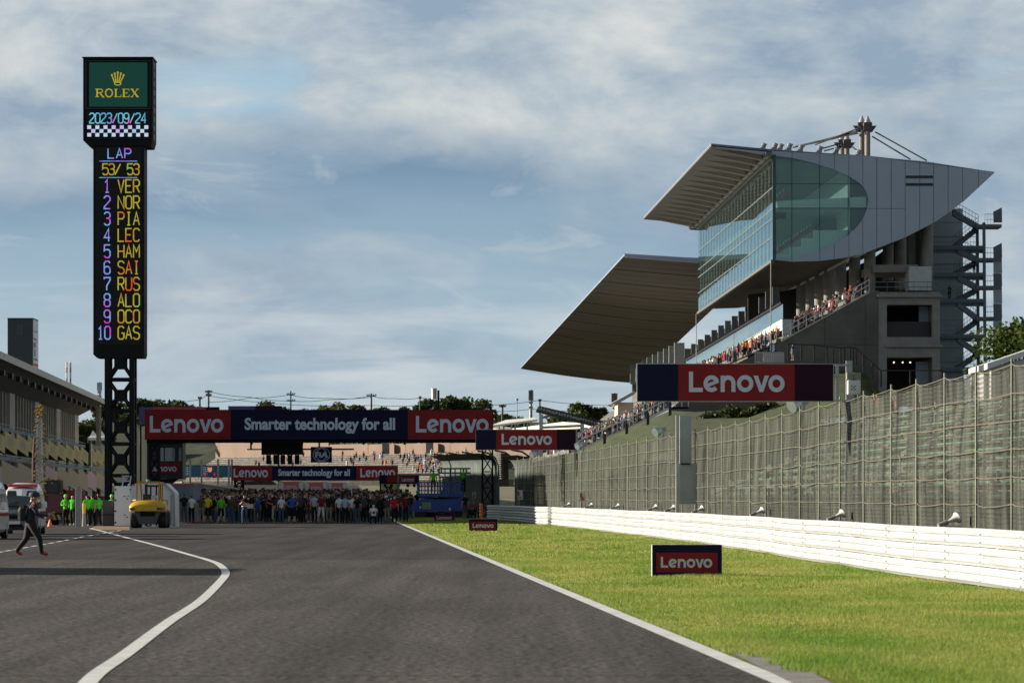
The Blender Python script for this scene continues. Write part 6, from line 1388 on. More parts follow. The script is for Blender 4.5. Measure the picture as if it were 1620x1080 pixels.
def cranetruck():
    d=213.0; T=thing('crane_truck','dark red crane truck with a silver mast hung with golden garlands','crane truck',(W(80,785,d).x,d,0))
    MR=mat('truck_maroon',(0.11,0.012,0.016),0.35,var=0.1,coat=0.3); GA=mat('garland_gold',(0.30,0.20,0.05),0.4,0.35,var=0.5,scale=14)
    def bx(mb,x0,y0,x1,y1,a,b): p=W(x0,y1,d); q=W(x1,y0,d); mb.box((p.x,d+a,p.z),(q.x,d+b,q.z))
    mb=MB(); bx(mb,52,781,103,812,0,2.4); mb.build('cab_body',MR,T,bevel=0.06)
    mb=MB(); bx(mb,54,810,100,823,0.3,6.0); mb.build('chassis',DARK,T)
    mb=MB(); bx(mb,96,775,118,828,2.6,5.5); mb.build('rear_body',mat('truck_red',(0.26,0.015,0.02),0.4),T)
    mb=MB(); bx(mb,70,759,96,781,0.2,1.2); mb.build('screen_box',mat('box_olive',(0.05,0.045,0.025),0.7),T)
    mb=MB(); bx(mb,74,763,91,778,0.14,0.19); mb.build('screen',mat('screen_slate',(0.015,0.02,0.028),0.15),T)
    mb=MB(); bx(mb,56,784,76,796,-0.03,-0.001); mb.build('windscreen',GLASSD,T)
    for x in (84,61):
        mb=MB(); c=W(x,820,d); rr=[[Vector((c.x+q,d+0.9+r*math.cos(a*math.pi/9),0.45+r*math.sin(a*math.pi/9))) for a in range(18)] for q,r in ((-0.22,0.3),(-0.2,0.45),(0.2,0.45),(0.22,0.3))]; mb.grid(rr,0,True); mb.poly(rr[0]); mb.poly(rr[-1]); mb.build('wheel',RUB,T)
    m=MB(); STP=[mat('bumper_yellow',(0.45,0.30,0.06),0.6),mat('bumper_black',(0.02,0.018,0.02),0.6)]
    for k in range(14):
        x=66+k*4; m.prism([W(x,813.5,d-0.4),W(x+4,813.5,d-0.4),W(x+7,822,d-0.4),W(x+3,822,d-0.4)],(0,0.12,0),k%2)
    m.build('striped_bumper',STP,T)
    mt=MB()
    for x in (57.5,67.5):
        for yy in (0.9,1.3): p=W(x,770,d+yy); q=W(x+ (2 if x<60 else -2),648,d+yy); mt.bar(p,q,0.085)
    for k in range(20):
        y=768-k*6.1; mt.bar(W(58,y,d+0.9),W(67,y-3,d+0.9),0.05); mt.bar(W(67,y-3,d+0.9),W(58,y-6,d+0.9),0.05)
    mt.build('mast',mat('mast_silver',(0.50,0.50,0.48),0.35,0.7),T)
    mb=MB(); wb(mb,59,655,66,740,d+1.1,0.12); mb.build('mast_core',mat('mast_grey',(0.20,0.21,0.22),0.5,0.4),T)
    rr=random.Random(4); g=MB()
    for k in range(170):
        f=rr.random(); 
        if f<0.45: x,y=rr.choice((56,69))+rr.uniform(-2.5,2.5),rr.uniform(645,765)
        elif f<0.62: x,y=62+rr.uniform(-4.5,4.5),rr.uniform(640,660)
        elif f<0.85: x,y=rr.uniform(48,97),rr.choice((760,781,784))+rr.uniform(-4,4)
        else: x,y=rr.choice((50,71,95))+rr.uniform(-2,2),rr.uniform(760,785)
        c=W(x,y,d+rr.uniform(-0.15,1.3)); g.ball(c,rr.uniform(0.05,0.13),5,0,(1,1,0.8))
    g.build('garland_tinsel',GA,T)  # gold tinsel garland, modelled as small loose clumps
    mb=MB(); mb.tube([W(54,772,d+0.8),W(53,745,d+0.8),W(53.6,715,d+0.8),W(55,690,d+0.8)],[0.08,0.09,0.08,0.05],8); mb.build('hose_bundle',mat('hose_maroon',(0.05,0.012,0.02),0.6),T)
cranetruck()
# lorry parked beyond the left edge; its shadow crosses the pit exit
def lorry():
    T=thing('parked_lorry','white box lorry parked beyond the left edge, shading the pit exit','lorry',(-21.70,84,0))
    mb=MB(); mb.box((-22.90,80.5,0.95),(-20.50,87.5,3.86)); mb.build('cargo_box',VW,T,bevel=0.04)
    mb=MB(); mb.box((-22.80,78.2,0.5),(-20.60,80.2,2.7)); mb.build('cab',VW,T,bevel=0.12); mb=MB(); mb.box((-22.60,78.15,1.6),(-20.80,78.19,2.4)); mb.build('windscreen',GLASSD,T)
    mb=MB(); mb.box((-22.50,79,0.55),(-20.90,87.4,0.95)); mb.build('chassis',DARK,T)
    for yy in (79.3,85.8):
        for x in (-22.65,-20.75): mb=MB(); mb.tube([(x-0.13,yy,0.5),(x+0.13,yy,0.5)],0.5,16); mb.build('wheel',RUB,T)
lorry()
# ---------------------------------------------------------------- trees, poles, masts, wires
def tree_proto(seed,h,cr,nl,leaf,lm,trunk=0.22,flat=0.75,base=0.35):
    rr=random.Random(seed); tb=MB(); cb=MB(); top=Vector((rr.uniform(-.3,.3),rr.uniform(-.3,.3),h*0.62))
    tb.tube([(0,0,-0.6),(0.05,0,h*0.25),top],[trunk,trunk*0.7,trunk*0.35],8); clumps=[]
    for k in range(15):
        a=rr.uniform(0,2*math.pi); r=cr*math.sqrt(rr.random())*0.72; z=h*(base+ (1-base)*rr.uniform(0.12,0.80)*(1-0.35*(r/cr)**2)); c=Vector((r*math.cos(a),r*math.sin(a),z)); clumps.append((c,cr*rr.uniform(0.24,0.46)))
        s=Vector((0,0,h*0.25)).lerp(top,rr.random()); tb.tube([s,s.lerp(c,0.5)+Z_*0.2,c],[trunk*0.35,trunk*0.2,trunk*0.08],5)
    clumps.append((Vector((0,0,h*0.82)),cr*0.35))
    for k in range(nl):
        c,r=clumps[int(rr.random()*len(clumps))]; v=Vector((rr.gauss(0,1),rr.gauss(0,1),rr.gauss(0,1))).normalized(); p=c+Vector((v.x,v.y,v.z*flat))*r*(rr.random()**0.35)*rr.uniform(0.85,1.15)
        a=Vector((rr.gauss(0,1),rr.gauss(0,1),rr.gauss(0,0.6))).normalized(); b=a.cross(Vector((rr.gauss(0,1),rr.gauss(0,1),rr.gauss(0,1)))).normalized(); s=leaf*rr.uniform(0.6,1.3)
        cb.poly([p-a*s-b*s*0.2,p-b*s*0.55,p+a*s,p+b*s*0.55])
    return tb,cb,lm
TP={}
def tree(kind,x,y,z,s,rot,label,group):
    if kind not in TP:
        sp=dict(dense=(11,11,5.2,2600,0.50,LEAF[0]),round=(12,11,6.0,3600,0.45,LEAF[1]),loose=(13,10,5.0,1300,0.48,LEAF[2]),bushy=(14,7,4.6,2000,0.45,LEAF[0]),near=(15,9,4.6,5200,0.21,LEAF[1]))[kind]
        tb,cb,lm=tree_proto(*sp); T=thing('tree',label,'tree',(0,0,0),group=group); tb.build('trunk',BARK,T); cb.build('crown',lm,T); TP[kind]=T
    else: T=copy_tree(TP[kind]); T['label']=label
    T.location=(x,y,z); T.scale=(s,s,s); T.rotation_euler=(0,0,rot)
    return T
_tl=[]
for i,(px,top,d,k,s,lab) in enumerate(((172,632,900,'bushy',1.1,'dark bushy tree seen through the tower lattice'),(222,626,880,'dense',1.0,'tall dark tree rising just right of the scoring tower'),(250,629,900,'round',0.95,'rounded dark tree second to the right of the scoring tower'),(276,633,920,'bushy',1.25,'spreading dark tree above the crimson banner'),(300,640,930,'bushy',1.0,'low dark tree dipping behind the crimson banner'),(150,660,760,'loose',0.9,'olive tree seen through the open end of the pit building'),(122,664,740,'dense',0.8,'dark tree at the left of the pit building end opening'),(420,632,900,'loose',0.85,'loose feathery tree above the indigo banner'),(448,643,960,'bushy',0.8,'low tree left of the lattice pole'),(482,645,980,'loose',0.7,'small tree right of the lattice pole'),(512,639,940,'round',0.7,'rounded tree left of the tall double arm pole'),(535,634,930,'loose',0.95,'wide olive tree just left of the tall double arm pole'),(562,637,940,'dense',0.85,'dark tree just right of the tall double arm pole'),(608,643,960,'bushy',0.8,'low dark tree between the double arm pole and the water tank'),(640,641,960,'dense',0.6,'small dark tree left of the water tank'),(676,630,900,'bushy',1.2,'dense tree at the foot of the water tank'),(712,622,880,'dense',1.05,'tallest dark tree right of the water tank'),(738,625,890,'round',0.85,'dark crown next to the tallest tree right of the water tank'),(762,629,900,'loose',0.9,'loose open crowned tree right end of the group by the water tank'),(795,655,950,'bushy',0.8,'low dark tree behind the pale roof'),(822,657,960,'loose',0.7,'small brownish tree behind the pale roof left of the antenna mast'),(800,652,990,'dense',0.7,'dark tree above the end of the smaller cantilever sign'),(915,633,800,'round',1.15,'big sunlit rounded tree behind the dark sloping frame'),(945,655,830,'bushy',0.8,'dark tree right of the big sunlit tree, by the crowd'),(893,655,820,'bushy',0.9,'dark tree low at the left of the big sunlit tree'))):
    p=W(px,top,d); h=dict(dense=11,round=11,loose=10,bushy=7)[k]*0.98*s; tree(k,p.x,d,p.z-h,s*1.0,i*1.7,lab,'trees along the skyline')
p=W(1606,506,262); tree('near',p.x+1.0,262,p.z-8.7,1.0,0.4,'green tree at the right edge above the white shed','trees along the skyline')
for i,(px,yb,sc_,lab) in enumerate(((1108,678,0.42,'dark shrub on the bank just right of the grey column top'),(1132,676,0.5,'dark shrub under the navy end of the large cantilever sign'),(1160,672,0.55,'dark shrub under the left of the large red sign panel'),(1190,668,0.5,'dark shrub below the middle lettering of the large sign'),(1216,664,0.55,'dark shrub left of the floodlight under the large sign'),(1285,652,0.5,'dark shrub right of the floodlight under the large sign'),(1312,648,0.5,'dark shrub under the plum end of the large sign'),(1243,660,0.45,'dark shrub behind the floodlight under the large sign'))):
    d=383-i; p=W(px,yb+6,d); tree('bushy',p.x,d,p.z-1.4,sc_,i*2.1,lab,'dark shrubs on the bank under the large sign')
tag(MB().grid([[W(-400,668,1010),W(150,668,1010),W(400,664,1010),W(700,662,1010),W(960,672,1010),W(1300,668,1010),W(2000,668,1010)],[W(-400,770,900),W(150,770,900),W(400,770,900),W(700,770,900),W(960,770,900),W(1300,770,900),W(2000,770,900)]]).build('hillside',mat('hill_green',(0.02,0.028,0.009),0.95,var=0.4,scale=0.06),smooth=True),'dark wooded hillside behind the circuit','hill',kind='structure')
def pole(name,label,px,yt,d,r,arms,cat='utility pole',m=WOOD,grp='utility poles on the skyline',yb=668):
    T=thing(name,label,cat,tuple(W(px,yb,d)),group=grp); mb=MB(); mb.tube([W(px,yb,d),W(px,yt,d)],[r,r*0.8],7); mb.build('pole',m,T)
    for y,hwid in arms:
        mb=MB(); mb.bar(W(px-hwid,y,d),W(px+hwid,y,d),0.22); 
        for sx in (-1,-0.5,0.5,1): a=W(px+sx*hwid,y,d); mb.tube([a,a+Z_*0.4],0.14,6)
        mb.build('crossarm',m,T)
    return T
pole('utility_pole','tall pole with a double crossarm above the crimson banner',330,617,850,0.26,((620,5),(625.5,4)))
pole('utility_pole','short reddish pole left of the tall pole above the crimson banner',316,628,850,0.28,((630,2.5),))
pole('utility_pole','lattice pole with two pairs of lamps above the indigo banner',460,618,900,0.22,((624,6),(634,6)))
pole('utility_pole','tall pole with a wide crossarm above the gantry slogan',587.5,622,850,0.26,((626,7),))
pole('utility_pole','thin pole at the left end of the red gantry panel',664.5,626,870,0.2,((630,1.5),))
pole('utility_pole','thin pole behind the pale roof above the small cantilever sign',795,640,800,0.26,((643,5),))
pole('utility_pole','short pole above the dark sloping frame',854,632,850,0.24,((634,2),))
pole('lamp_mast','slim white lamp mast left of the antenna mast',818,631,850,0.10,((633,1.2),),'mast',STEEL,None)
pole('utility_pole','pole in the gap between the two rear banners',536,640,880,0.2,((642,2),))
def antenna(label,px,y0,y1,d,n,w):
    T=thing('antenna_mast',label,'antenna mast',tuple(W(px,y1,d)),group='antenna masts on the skyline'); mb=MB(); mb.tube([W(px,y1,d),W(px,y0,d)],[0.35,0.2],7); mb.build('mast',STEEL,T)
    for i in range(n):
        mb=MB(); x=px+(i-(n-1)/2)*w; a=W(x,y0+1,d); b=W(x,y0+ (y1-y0)*0.38,d); mb.bar(b,a,0.45); mb.bar(W(px,(y0*0.8+y1*0.2),d),W(x,(y0*0.8+y1*0.2),d),0.15); mb.build('aerial_panel',mat('aerial_grey',(0.34,0.37,0.38),0.5),T)
    mb=MB()
    for y in (y0+(y1-y0)*0.45,y0+(y1-y0)*0.62): mb.bar(W(px-3,y,d),W(px+3,y,d),0.5)
    mb.build('equipment',STEEL,T)
antenna('antenna mast with twin tall panels above the pale roof',840,616,662,800,3,2.2); antenna('slim antenna mast right of the big sunlit tree',972,621,660,850,4,2.2); antenna('antenna mast just left of the scoring tower leg',157.5,604,640,800,2,4.5)
T=thing('water_tank','grey cylindrical water tank on a dark frame in the middle of the skyline','water tank',tuple(W(686,660,850)))
mb=MB(); mb.tube([W(686.5,631,850),W(686.5,614,850)],0.62,12); mb.build('tank',mat('tank_grey',(0.40,0.42,0.42),0.5,0.3),T); mb=MB(); mb.tube([W(693.5,662,850),W(693.5,617,850)],0.25,8); 
for x in (683,690): mb.bar(W(x,662,850),W(x,631,850),0.2)
mb.build('frame',DARK,T)
for i,x in enumerate((105.5,111.5)):
    T=thing('striped_chimney','faint tall red and white banded mast beyond the pit roof, '+('the left' if i==0 else 'the right')+' of a pair','mast',tuple(W(x,640,1500)),group='banded masts beyond the pit roof')
    mb=MB(); 
    for k in range(8): mb.tube([W(x,640-k*8.4,1500),W(x,640-(k+1)*8.4+0.1,1500)],0.35,6,k%2)
    mb.build('shaft',[mat('mast_red',(0.45,0.20,0.19),0.7),mat('mast_pale',(0.6,0.62,0.64),0.7)],T)
for i,(pts,lab) in enumerate((([(225,640),(316,632),(330,620)],'overhead wire rising to the tall pole above the crimson banner'),([(330,619),(395,628),(460,634),(520,632),(587,626)],'overhead wire from the tall pole to the wide crossarm pole'),([(587,626),(625,630),(664,629),(760,640)],'overhead wire running right from the wide crossarm pole'),([(330,626),(460,640),(587,641),(700,640)],'lower overhead wire along the skyline trees'),([(460,625),(520,630),(587,628)],'short overhead wire right of the lattice pole'),([(760,641),(854,633),(960,641),(1010,640)],'overhead wire above the dark sloping frame'),([(770,650),(840,647),(1000,652)],'lower overhead wire above the pale roof'),([(460,624),(395,629),(330,636)],'overhead wire falling left from the lattice pole'))):
    mb=MB(); P=[W(a,b,850) for a,b in pts]; Q=[]
    for a,b in zip(P,P[1:]):
        for k in range(6): f=k/6; Q.append(a.lerp(b,f)-Z_*0.25*math.sin(math.pi*f))
    Q.append(P[-1]); mb.tube(Q,0.055,4); tag(mb.build('overhead_wire',DARK,org=P[0]),lab,'wire','overhead wires on the skyline')
# tents, pale roof, dark sloping frame
for i,(px,lab) in enumerate(((147,'white pointed tent left of the tower leg, the left peak'),(160,'white pointed tent beside the tower leg, the right peak'))):
    d=520+i*6; T=thing('event_tent',lab,'tent',tuple(W(px,700,d)),group='white tents by the tower leg'); a=[W(px-8,692,d),W(px+8,692,d)]; top=W(px,680,d+1.5); b=[p+Vector((0,4,0)) for p in a]
    mb=MB(); m1=lambda p:p.lerp(top,0.45)-Z_*0.22
    r0=[a[0],a[1],b[1],b[0]]; r1=[m1(p) for p in r0]; mb.grid([r0,r1,[top]*4],0,True); mb.build('roof',WHITE,T)
    mb=MB(); mb.prism([p-Z_*0.35 for p in r0],(0,0,0.34)); mb.build('valance',WHITE,T); mb=MB()
    for p in r0: mb.bar(Vector((p.x,p.y,p.z-3)),p,0.1)
    mb.build('legs_frame',STEEL,T)
T=thing('pale_canopy','pale flat roof on thin posts behind the smaller cantilever sign','canopy',tuple(W(815,700,560)))
mb=MB(); mb.prism([W(776,676,560),W(850,666,560),W(845,663,575),W(800,667,575)],(0,0,0.3)); mb.build('roof',mat('canopy_white',(0.70,0.68,0.63),0.6),T); mb=MB()
for x in (797,815,834): mb.bar(W(x,710,561),W(x,670,561),0.25)
mb.build('posts_row',STEEL,T)
T=thing('sloping_frame','dark sloping roof frame with lamps on grey steel columns left of the crowd','frame',tuple(W(890,720,500)))
mb=MB()
for k in range(5): mb.bar(W(848+k*1.5,650-k*1.6,500+k*3),W(950+k*1.2,676-k*2.2,500+k*3),0.5,0.28)
for k in range(22): f=k/21; p=W(850,649,500).lerp(W(950,675,500),f); mb.bar(p,p+Vector((0.3,12,0.75)),0.22)
mb.build('roof_frame',mat('frame_black',(0.02,0.022,0.025),0.5),T); mb=MB()
rr=random.Random(3)
for k in range(24): p=W(852+k*4.2,648+k*1.05-rr.random()*2,502); mb.box((p.x-0.12,p.y,p.z),(p.x+0.12,p.y+0.2,p.z+0.2))
mb.build('lamp_row',STEEL,T)
for x0,yt in ((856,655),(921,670),(927,676)): mb=MB(); mb.bar(W(x0,740,499),W(x0,yt,499),0.5); mb.build('column',mat('column_grey',(0.33,0.36,0.38),0.5,0.2),T)
mb=MB(); mb.bar(W(857,676,499),W(921,673,499),0.35); mb.bar(W(855,661,499),W(878,655,507),0.3); mb.build('beam',mat('column_grey',(0.33,0.36,0.38)),T)
# ---------------------------------------------------------------- people
def objcol_mats():
    def base(n):
        m=bpy.data.materials.new(n); m.use_nodes=True; b=m.node_tree.nodes['Principled BSDF']; b.inputs['Roughness'].default_value=0.8; b.inputs['Specular IOR Level'].default_value=0.15
        return m,m.node_tree.nodes,m.node_tree.links,b,m.node_tree.nodes.new('ShaderNodeObjectInfo')
    def folds(N,L,col,b):
        tc=N.new('ShaderNodeTexCoord'); no=N.new('ShaderNodeTexNoise'); no.inputs['Scale'].default_value=9; L.new(tc.outputs['Object'],no.inputs['Vector'])
        rp=N.new('ShaderNodeValToRGB'); rp.color_ramp.elements[0].color=(0.75,0.75,0.75,1); rp.color_ramp.elements[1].color=(1.15,1.15,1.15,1); L.new(no.outputs['Fac'],rp.inputs[0])
        mx=N.new('ShaderNodeMix'); mx.data_type='RGBA'; mx.blend_type='MULTIPLY'; mx.inputs[0].default_value=1; L.new(col,mx.inputs[6]); L.new(rp.outputs[0],mx.inputs[7]); L.new(mx.outputs[2],b.inputs['Base Color'])
    m,N,L,b,oi=base('shirt_cloth'); folds(N,L,oi.outputs['Color'],b); A=m
    m,N,L,b,oi=base('trouser_cloth'); rp=N.new('ShaderNodeValToRGB'); rp.color_ramp.interpolation='CONSTANT'; e=rp.color_ramp.elements
    cols=[(0.012,0.012,0.014),(0.05,0.09,0.17),(0.22,0.20,0.15),(0.07,0.07,0.07),(0.55,0.55,0.55)]
    while len(e)<5: e.new(0.5)
    for i,c in enumerate(cols): e[i].position=i*0.2; e[i].color=(*c,1)
    L.new(oi.outputs['Alpha'],rp.inputs[0]); folds(N,L,rp.outputs[0],b); B=m
    m,N,L,b,oi=base('hair_or_cap'); rp=N.new('ShaderNodeValToRGB'); rp.color_ramp.interpolation='CONSTANT'; e=rp.color_ramp.elements
    while len(e)<6: e.new(0.5)
    for i,(p,c) in enumerate(((0,(0.010,0.008,0.007)),(0.45,(0.03,0.017,0.01)),(0.62,(0.55,0.56,0.58)),(0.78,(0.02,0.03,0.09)),(0.88,(0.35,0.03,0.03)),(0.95,(0.02,0.02,0.02)))): e[i].position=p; e[i].color=(*c,1)
    L.new(oi.outputs['Random'],rp.inputs[0]); L.new(rp.outputs[0],b.inputs['Base Color']); Cc=m
    m,N,L,b,oi=base('shoes'); rp=N.new('ShaderNodeValToRGB'); rp.color_ramp.interpolation='CONSTANT'; e=rp.color_ramp.elements; e[0].color=(0.02,0.02,0.02,1); e[1].position=0.5; e[1].color=(0.5,0.5,0.5,1)
    L.new(oi.outputs['Random'],rp.inputs[0]); L.new(rp.outputs[0],b.inputs['Base Color']); D=m
    return A,B,Cc,D
SHIRT,PANTS,HAIR,SHOES=objcol_mats()
def person_mesh(pose={},short=False,sleeve='short',fingers=True,sub=1,seated=False):
    J={'pelvis':((0,0,0.93),0.135),'spine':((0,0.0,1.10),0.125),'chest':((0,-0.01,1.29),0.145),'neck0':((0,0,1.44),0.075),'neck':((0,0.01,1.50),0.055),'head':((0,0.02,1.585),0.088),'crown':((0,0.015,1.665),0.078)}
    for s,n in ((-1,'l'),(1,'r')):
        J.update({'sh'+n:((s*0.175,-0.01,1.395),0.068),'el'+n:((s*0.235,-0.02,1.13),0.047),'wr'+n:((s*0.245,0.05,0.90),0.033),'pa'+n:((s*0.245,0.065,0.835),0.034),
          'hi'+n:((s*0.095,0,0.87),0.105),'kn'+n:((s*0.105,0.015,0.48),0.074),'an'+n:((s*0.11,-0.015,0.085),0.054),'to'+n:((s*0.125,0.14,0.035),0.042)})
    for k,v in pose.items(): J[k]=(v,J[k][1])
    names=list(J); V=[J[k][0] for k in names]; Rr=[J[k][1] for k in names]
    E=[('pelvis','spine'),('spine','chest'),('chest','neck0'),('neck0','neck'),('neck','head'),('head','crown')]
    for n in 'lr': E+=[('chest','sh'+n),('sh'+n,'el'+n),('el'+n,'wr'+n),('wr'+n,'pa'+n),('pelvis','hi'+n),('hi'+n,'kn'+n),('kn'+n,'an'+n),('an'+n,'to'+n)]
    idx={k:i for i,k in enumerate(names)}; EE=[(idx[a],idx[b]) for a,b in E]; tags=[]
    for a,b in E:
        tags.append('shirt' if a in('pelvis','spine','chest') and b[:2] in('sp','ch','ne','sh') else 'head' if b in('head','crown') else 'neck' if b=='neck' else 'upper' if b[:2]=='el' else 'fore' if b[:2]=='wr' else 'hand' if b[:2]=='pa' else 'thigh' if b[:2] in('hi','kn') else 'shin' if b[:2]=='an' else 'shoe')
    if fingers:
        for n,s in (('l',-1),('r',1)):
            p=Vector(J['pa'+n][0]); w=Vector(J['wr'+n][0]); dn=(p-w).normalized(); side=dn.cross(Vector((s,0,0.01))).normalized(); fw=side.cross(dn).normalized()
            for q,(off,ln) in enumerate(((-0.026,0.068),(-0.009,0.078),(0.009,0.073),(0.026,0.055))):
                b0=p+side*off+dn*0.028; b1=b0+dn*ln*0.55+fw*0.004; b2=b1+(dn*0.8+fw*0.5).normalized()*ln*0.5
                i=len(V); V+=[tuple(b0),tuple(b1),tuple(b2)]; Rr+=[0.0105,0.0095,0.0075]; EE+=[(idx['pa'+n],i),(i,i+1),(i+1,i+2)]; tags+=['hand']*3
            t0=p-dn*0.015-side*0.036; t1=t0-side*0.022+dn*0.035; i=len(V); V+=[tuple(t0),tuple(t1)]; Rr+=[0.012,0.009]; EE+=[(idx['pa'+n],i),(i,i+1)]; tags+=['hand']*2
    # nose
    h=Vector(J['head'][0]); hd=(Vector(J['crown'][0])-h).normalized(); me=bpy.data.meshes.new('p'); me.from_pydata(V,EE,[]); o=bpy.data.objects.new('p',me); COL.objects.link(o)
    md=o.modifiers.new('s','SKIN'); md.use_smooth_shade=True; md.branch_smoothing=0.3
    sv=me.skin_vertices[0].data
    for i,r in enumerate(Rr):
        k=names[i] if i<len(names) else ''
        sv[i].radius=(r*(1.18 if k in('pelvis','spine','chest') else 1),r*(0.86 if k in('pelvis','spine','chest') else 1)) if k else (r,r)
        if k=='pelvis': sv[i].use_root=True
    if sub: o.modifiers.new('u','SUBSURF').levels=sub
    dg=bpy.context.evaluated_depsgraph_get(); me2=bpy.data.meshes.new_from_object(o.evaluated_get(dg)); bpy.data.objects.remove(o); bpy.data.meshes.remove(me)
    A=np.array([V[a] for a,b in EE]); Bv=np.array([V[b] for a,b in EE]); Dv=Bv-A; LL=(Dv**2).sum(1)+1e-9
    rad_=np.array([(Rr[a]+Rr[b])/2 for a,b in EE])
    for m in (SKIN,SHIRT,PANTS,HAIR,SHOES): me2.materials.append(m)
    mi=[]
    hv=np.array(J['head'][0]); cv=np.array(J['crown'][0])
    for p in me2.polygons:
        c=np.array(p.center); t=np.clip(((c-A)*Dv).sum(1)/LL,0,1); dd=np.sqrt(((A+Dv*t[:,None]-c)**2).sum(1))-rad_*0.6; k=int(dd.argmin()); g=tags[k]; tt=t[k]
        if g=='shirt': m=1
        elif g=='head': m=3 if (c[2]>hv[2]+0.035 or (c[1]<hv[1]-0.03 and c[2]>hv[2]-0.05)) else 0
        elif g=='neck': m=0
        elif g=='upper': m=1 if sleeve!='none' and (sleeve=='long' or tt<0.75) else 0
        elif g=='fore': m=1 if sleeve=='long' else 0
        elif g=='hand': m=0
        elif g=='thigh': m=2
        elif g=='shin': m=0 if short and tt>0.12 else 2
        else: m=4
        mi.append(m)
    me2.polygons.foreach_set('material_index',mi); me2.polygons.foreach_set('use_smooth',[True]*len(mi)); me2.update(); me2.name='person'; return me2
UP=lambda s:{('el'+s):((-1 if s=='l' else 1)*0.25,0.14,1.38),('wr'+s):((-1 if s=='l' else 1)*0.15,0.22,1.60),('pa'+s):((-1 if s=='l' else 1)*0.12,0.22,1.665)}
HIP={'ell':(-0.36,-0.06,1.17),'wrl':(-0.22,0.06,1.03),'pal':(-0.17,0.09,1.0),'elr':(0.36,-0.06,1.17),'wrr':(0.22,0.06,1.03),'par':(0.17,0.09,1.0)}
FOLD={'ell':(-0.25,0.06,1.14),'wrl':(-0.04,0.20,1.17),'pal':(0.04,0.20,1.18),'elr':(0.25,0.06,1.14),'wrr':(0.05,0.23,1.14),'par':(-0.03,0.24,1.14)}
PHONE={'ell':(-0.24,0.06,1.15),'wrl':(-0.10,0.28,1.24),'pal':(-0.06,0.33,1.27),'elr':(0.24,0.06,1.15),'wrr':(0.10,0.28,1.24),'par':(0.06,0.33,1.27)}
WIDE={'knl':(-0.15,0.02,0.48),'anl':(-0.19,-0.02,0.085),'tol':(-0.23,0.13,0.035),'knr':(0.14,0.02,0.48),'anr':(0.17,-0.02,0.085),'tor':(0.20,0.13,0.035)}
LEAN={'hil':(-0.12,0.01,0.87),'knl':(-0.12,0.05,0.48),'crown':(0.02,0.03,1.66),'head':(0.015,0.03,1.58)}
SIT={'pelvis':(0,0,0.50),'spine':(0,0.02,0.67),'chest':(0,0.05,0.86),'neck0':(0,0.06,1.0),'neck':(0,0.07,1.06),'head':(0,0.08,1.15),'crown':(0,0.08,1.23)}
for n,s in (('l',-1),('r',1)): SIT.update({'sh'+n:(s*0.175,0.05,0.97),'el'+n:(s*0.24,0.14,0.74),'wr'+n:(s*0.16,0.34,0.66),'pa'+n:(s*0.13,0.40,0.64),'hi'+n:(s*0.10,0.05,0.49),'kn'+n:(s*0.14,0.44,0.50),'an'+n:(s*0.14,0.42,0.085),'to'+n:(s*0.15,0.57,0.035)})
PM_=[('standing with arms down',person_mesh({})),('standing with arms down in shorts',person_mesh(WIDE,short=True)),('holding both arms up with a phone',person_mesh({**UP('l'),**UP('r')})),('raising one arm with a phone',person_mesh({**UP('r'),**WIDE})),('with hands on hips',person_mesh({**HIP,**WIDE},short=True)),('with folded arms',person_mesh(FOLD,sleeve='long')),('holding a phone at chest height',person_mesh(PHONE)),('in long sleeves with arms down',person_mesh(LEAN,sleeve='long')),('seated',person_mesh(SIT))]
SHC={'black':(0.010,0.010,0.012),'white':(0.62,0.64,0.66),'navy':(0.012,0.02,0.07),'dark grey':(0.05,0.05,0.055),'blue':(0.03,0.09,0.35),'red':(0.40,0.02,0.03),'orange':(0.70,0.16,0.02),'yellow':(0.62,0.50,0.03),'olive':(0.06,0.07,0.035),'pale blue':(0.30,0.42,0.55),'maroon':(0.13,0.015,0.025),'lime green':(0.07,0.52,0.02),'teal':(0.02,0.12,0.13)}
TRC=['black trousers','blue jeans','khaki trousers','grey trousers','white trousers']
def person(label,x,y,z,yaw,pose,shirt,trous,h=1.7,group=None):
    o=bpy.data.objects.new('person',PM_[pose][1]); COL.objects.link(o); s=h/1.74; o.location=(x,y,z); o.rotation_euler=(0,0,yaw); o.scale=(s,s,s)
    c=SHC[shirt]; o.color=(*c,trous*0.2+0.1); tag(o,label,'person',group); return o
def tname(p,t):
    return TRC[t].replace('trousers','shorts').replace('jeans','shorts') if p in (1,4) else TRC[t]
rp=random.Random(21)
PSH=['arms down','legs apart','both arms up','one arm up','hands on hips','arms folded','holding phone','long sleeves','seated']
LM=[(300,'by corrugated container'),(335,'below the portrait screen'),(372,'below screen right edge'),(400,'below left gantry lettering'),(432,'below left gantry end'),(480,'below leftmost sunlit board'),(518,'below middle sunlit board'),(548,'below rightmost sunlit board'),(580,'below the slogan end'),(612,'below right gantry panel'),(640,'by tiny hanging board'),(700,'beside the scissor lift')]
LM_=[(300,'by the corrugated container'),(335,'below the video screen portrait'),(372,'below the right edge of the video screen'),(400,'below the left lettering of the second gantry'),(432,'under the left red end of the second gantry'),(480,'below the leftmost sunlit board'),(518,'below the middle sunlit board'),(548,'below the rightmost sunlit board'),(580,'under the end of the second gantry slogan'),(612,'under the right red end of the second gantry'),(640,'by tiny hanging board'),(700,'beside the blue scissor lift')]
SW=['black']*56+['dark grey']*14+['navy']*16+['white']*8+['blue']*6+['red']*5+['maroon']*4+['pale blue']*4+['olive']*4+['orange']*2+['yellow']*1+['teal']*3
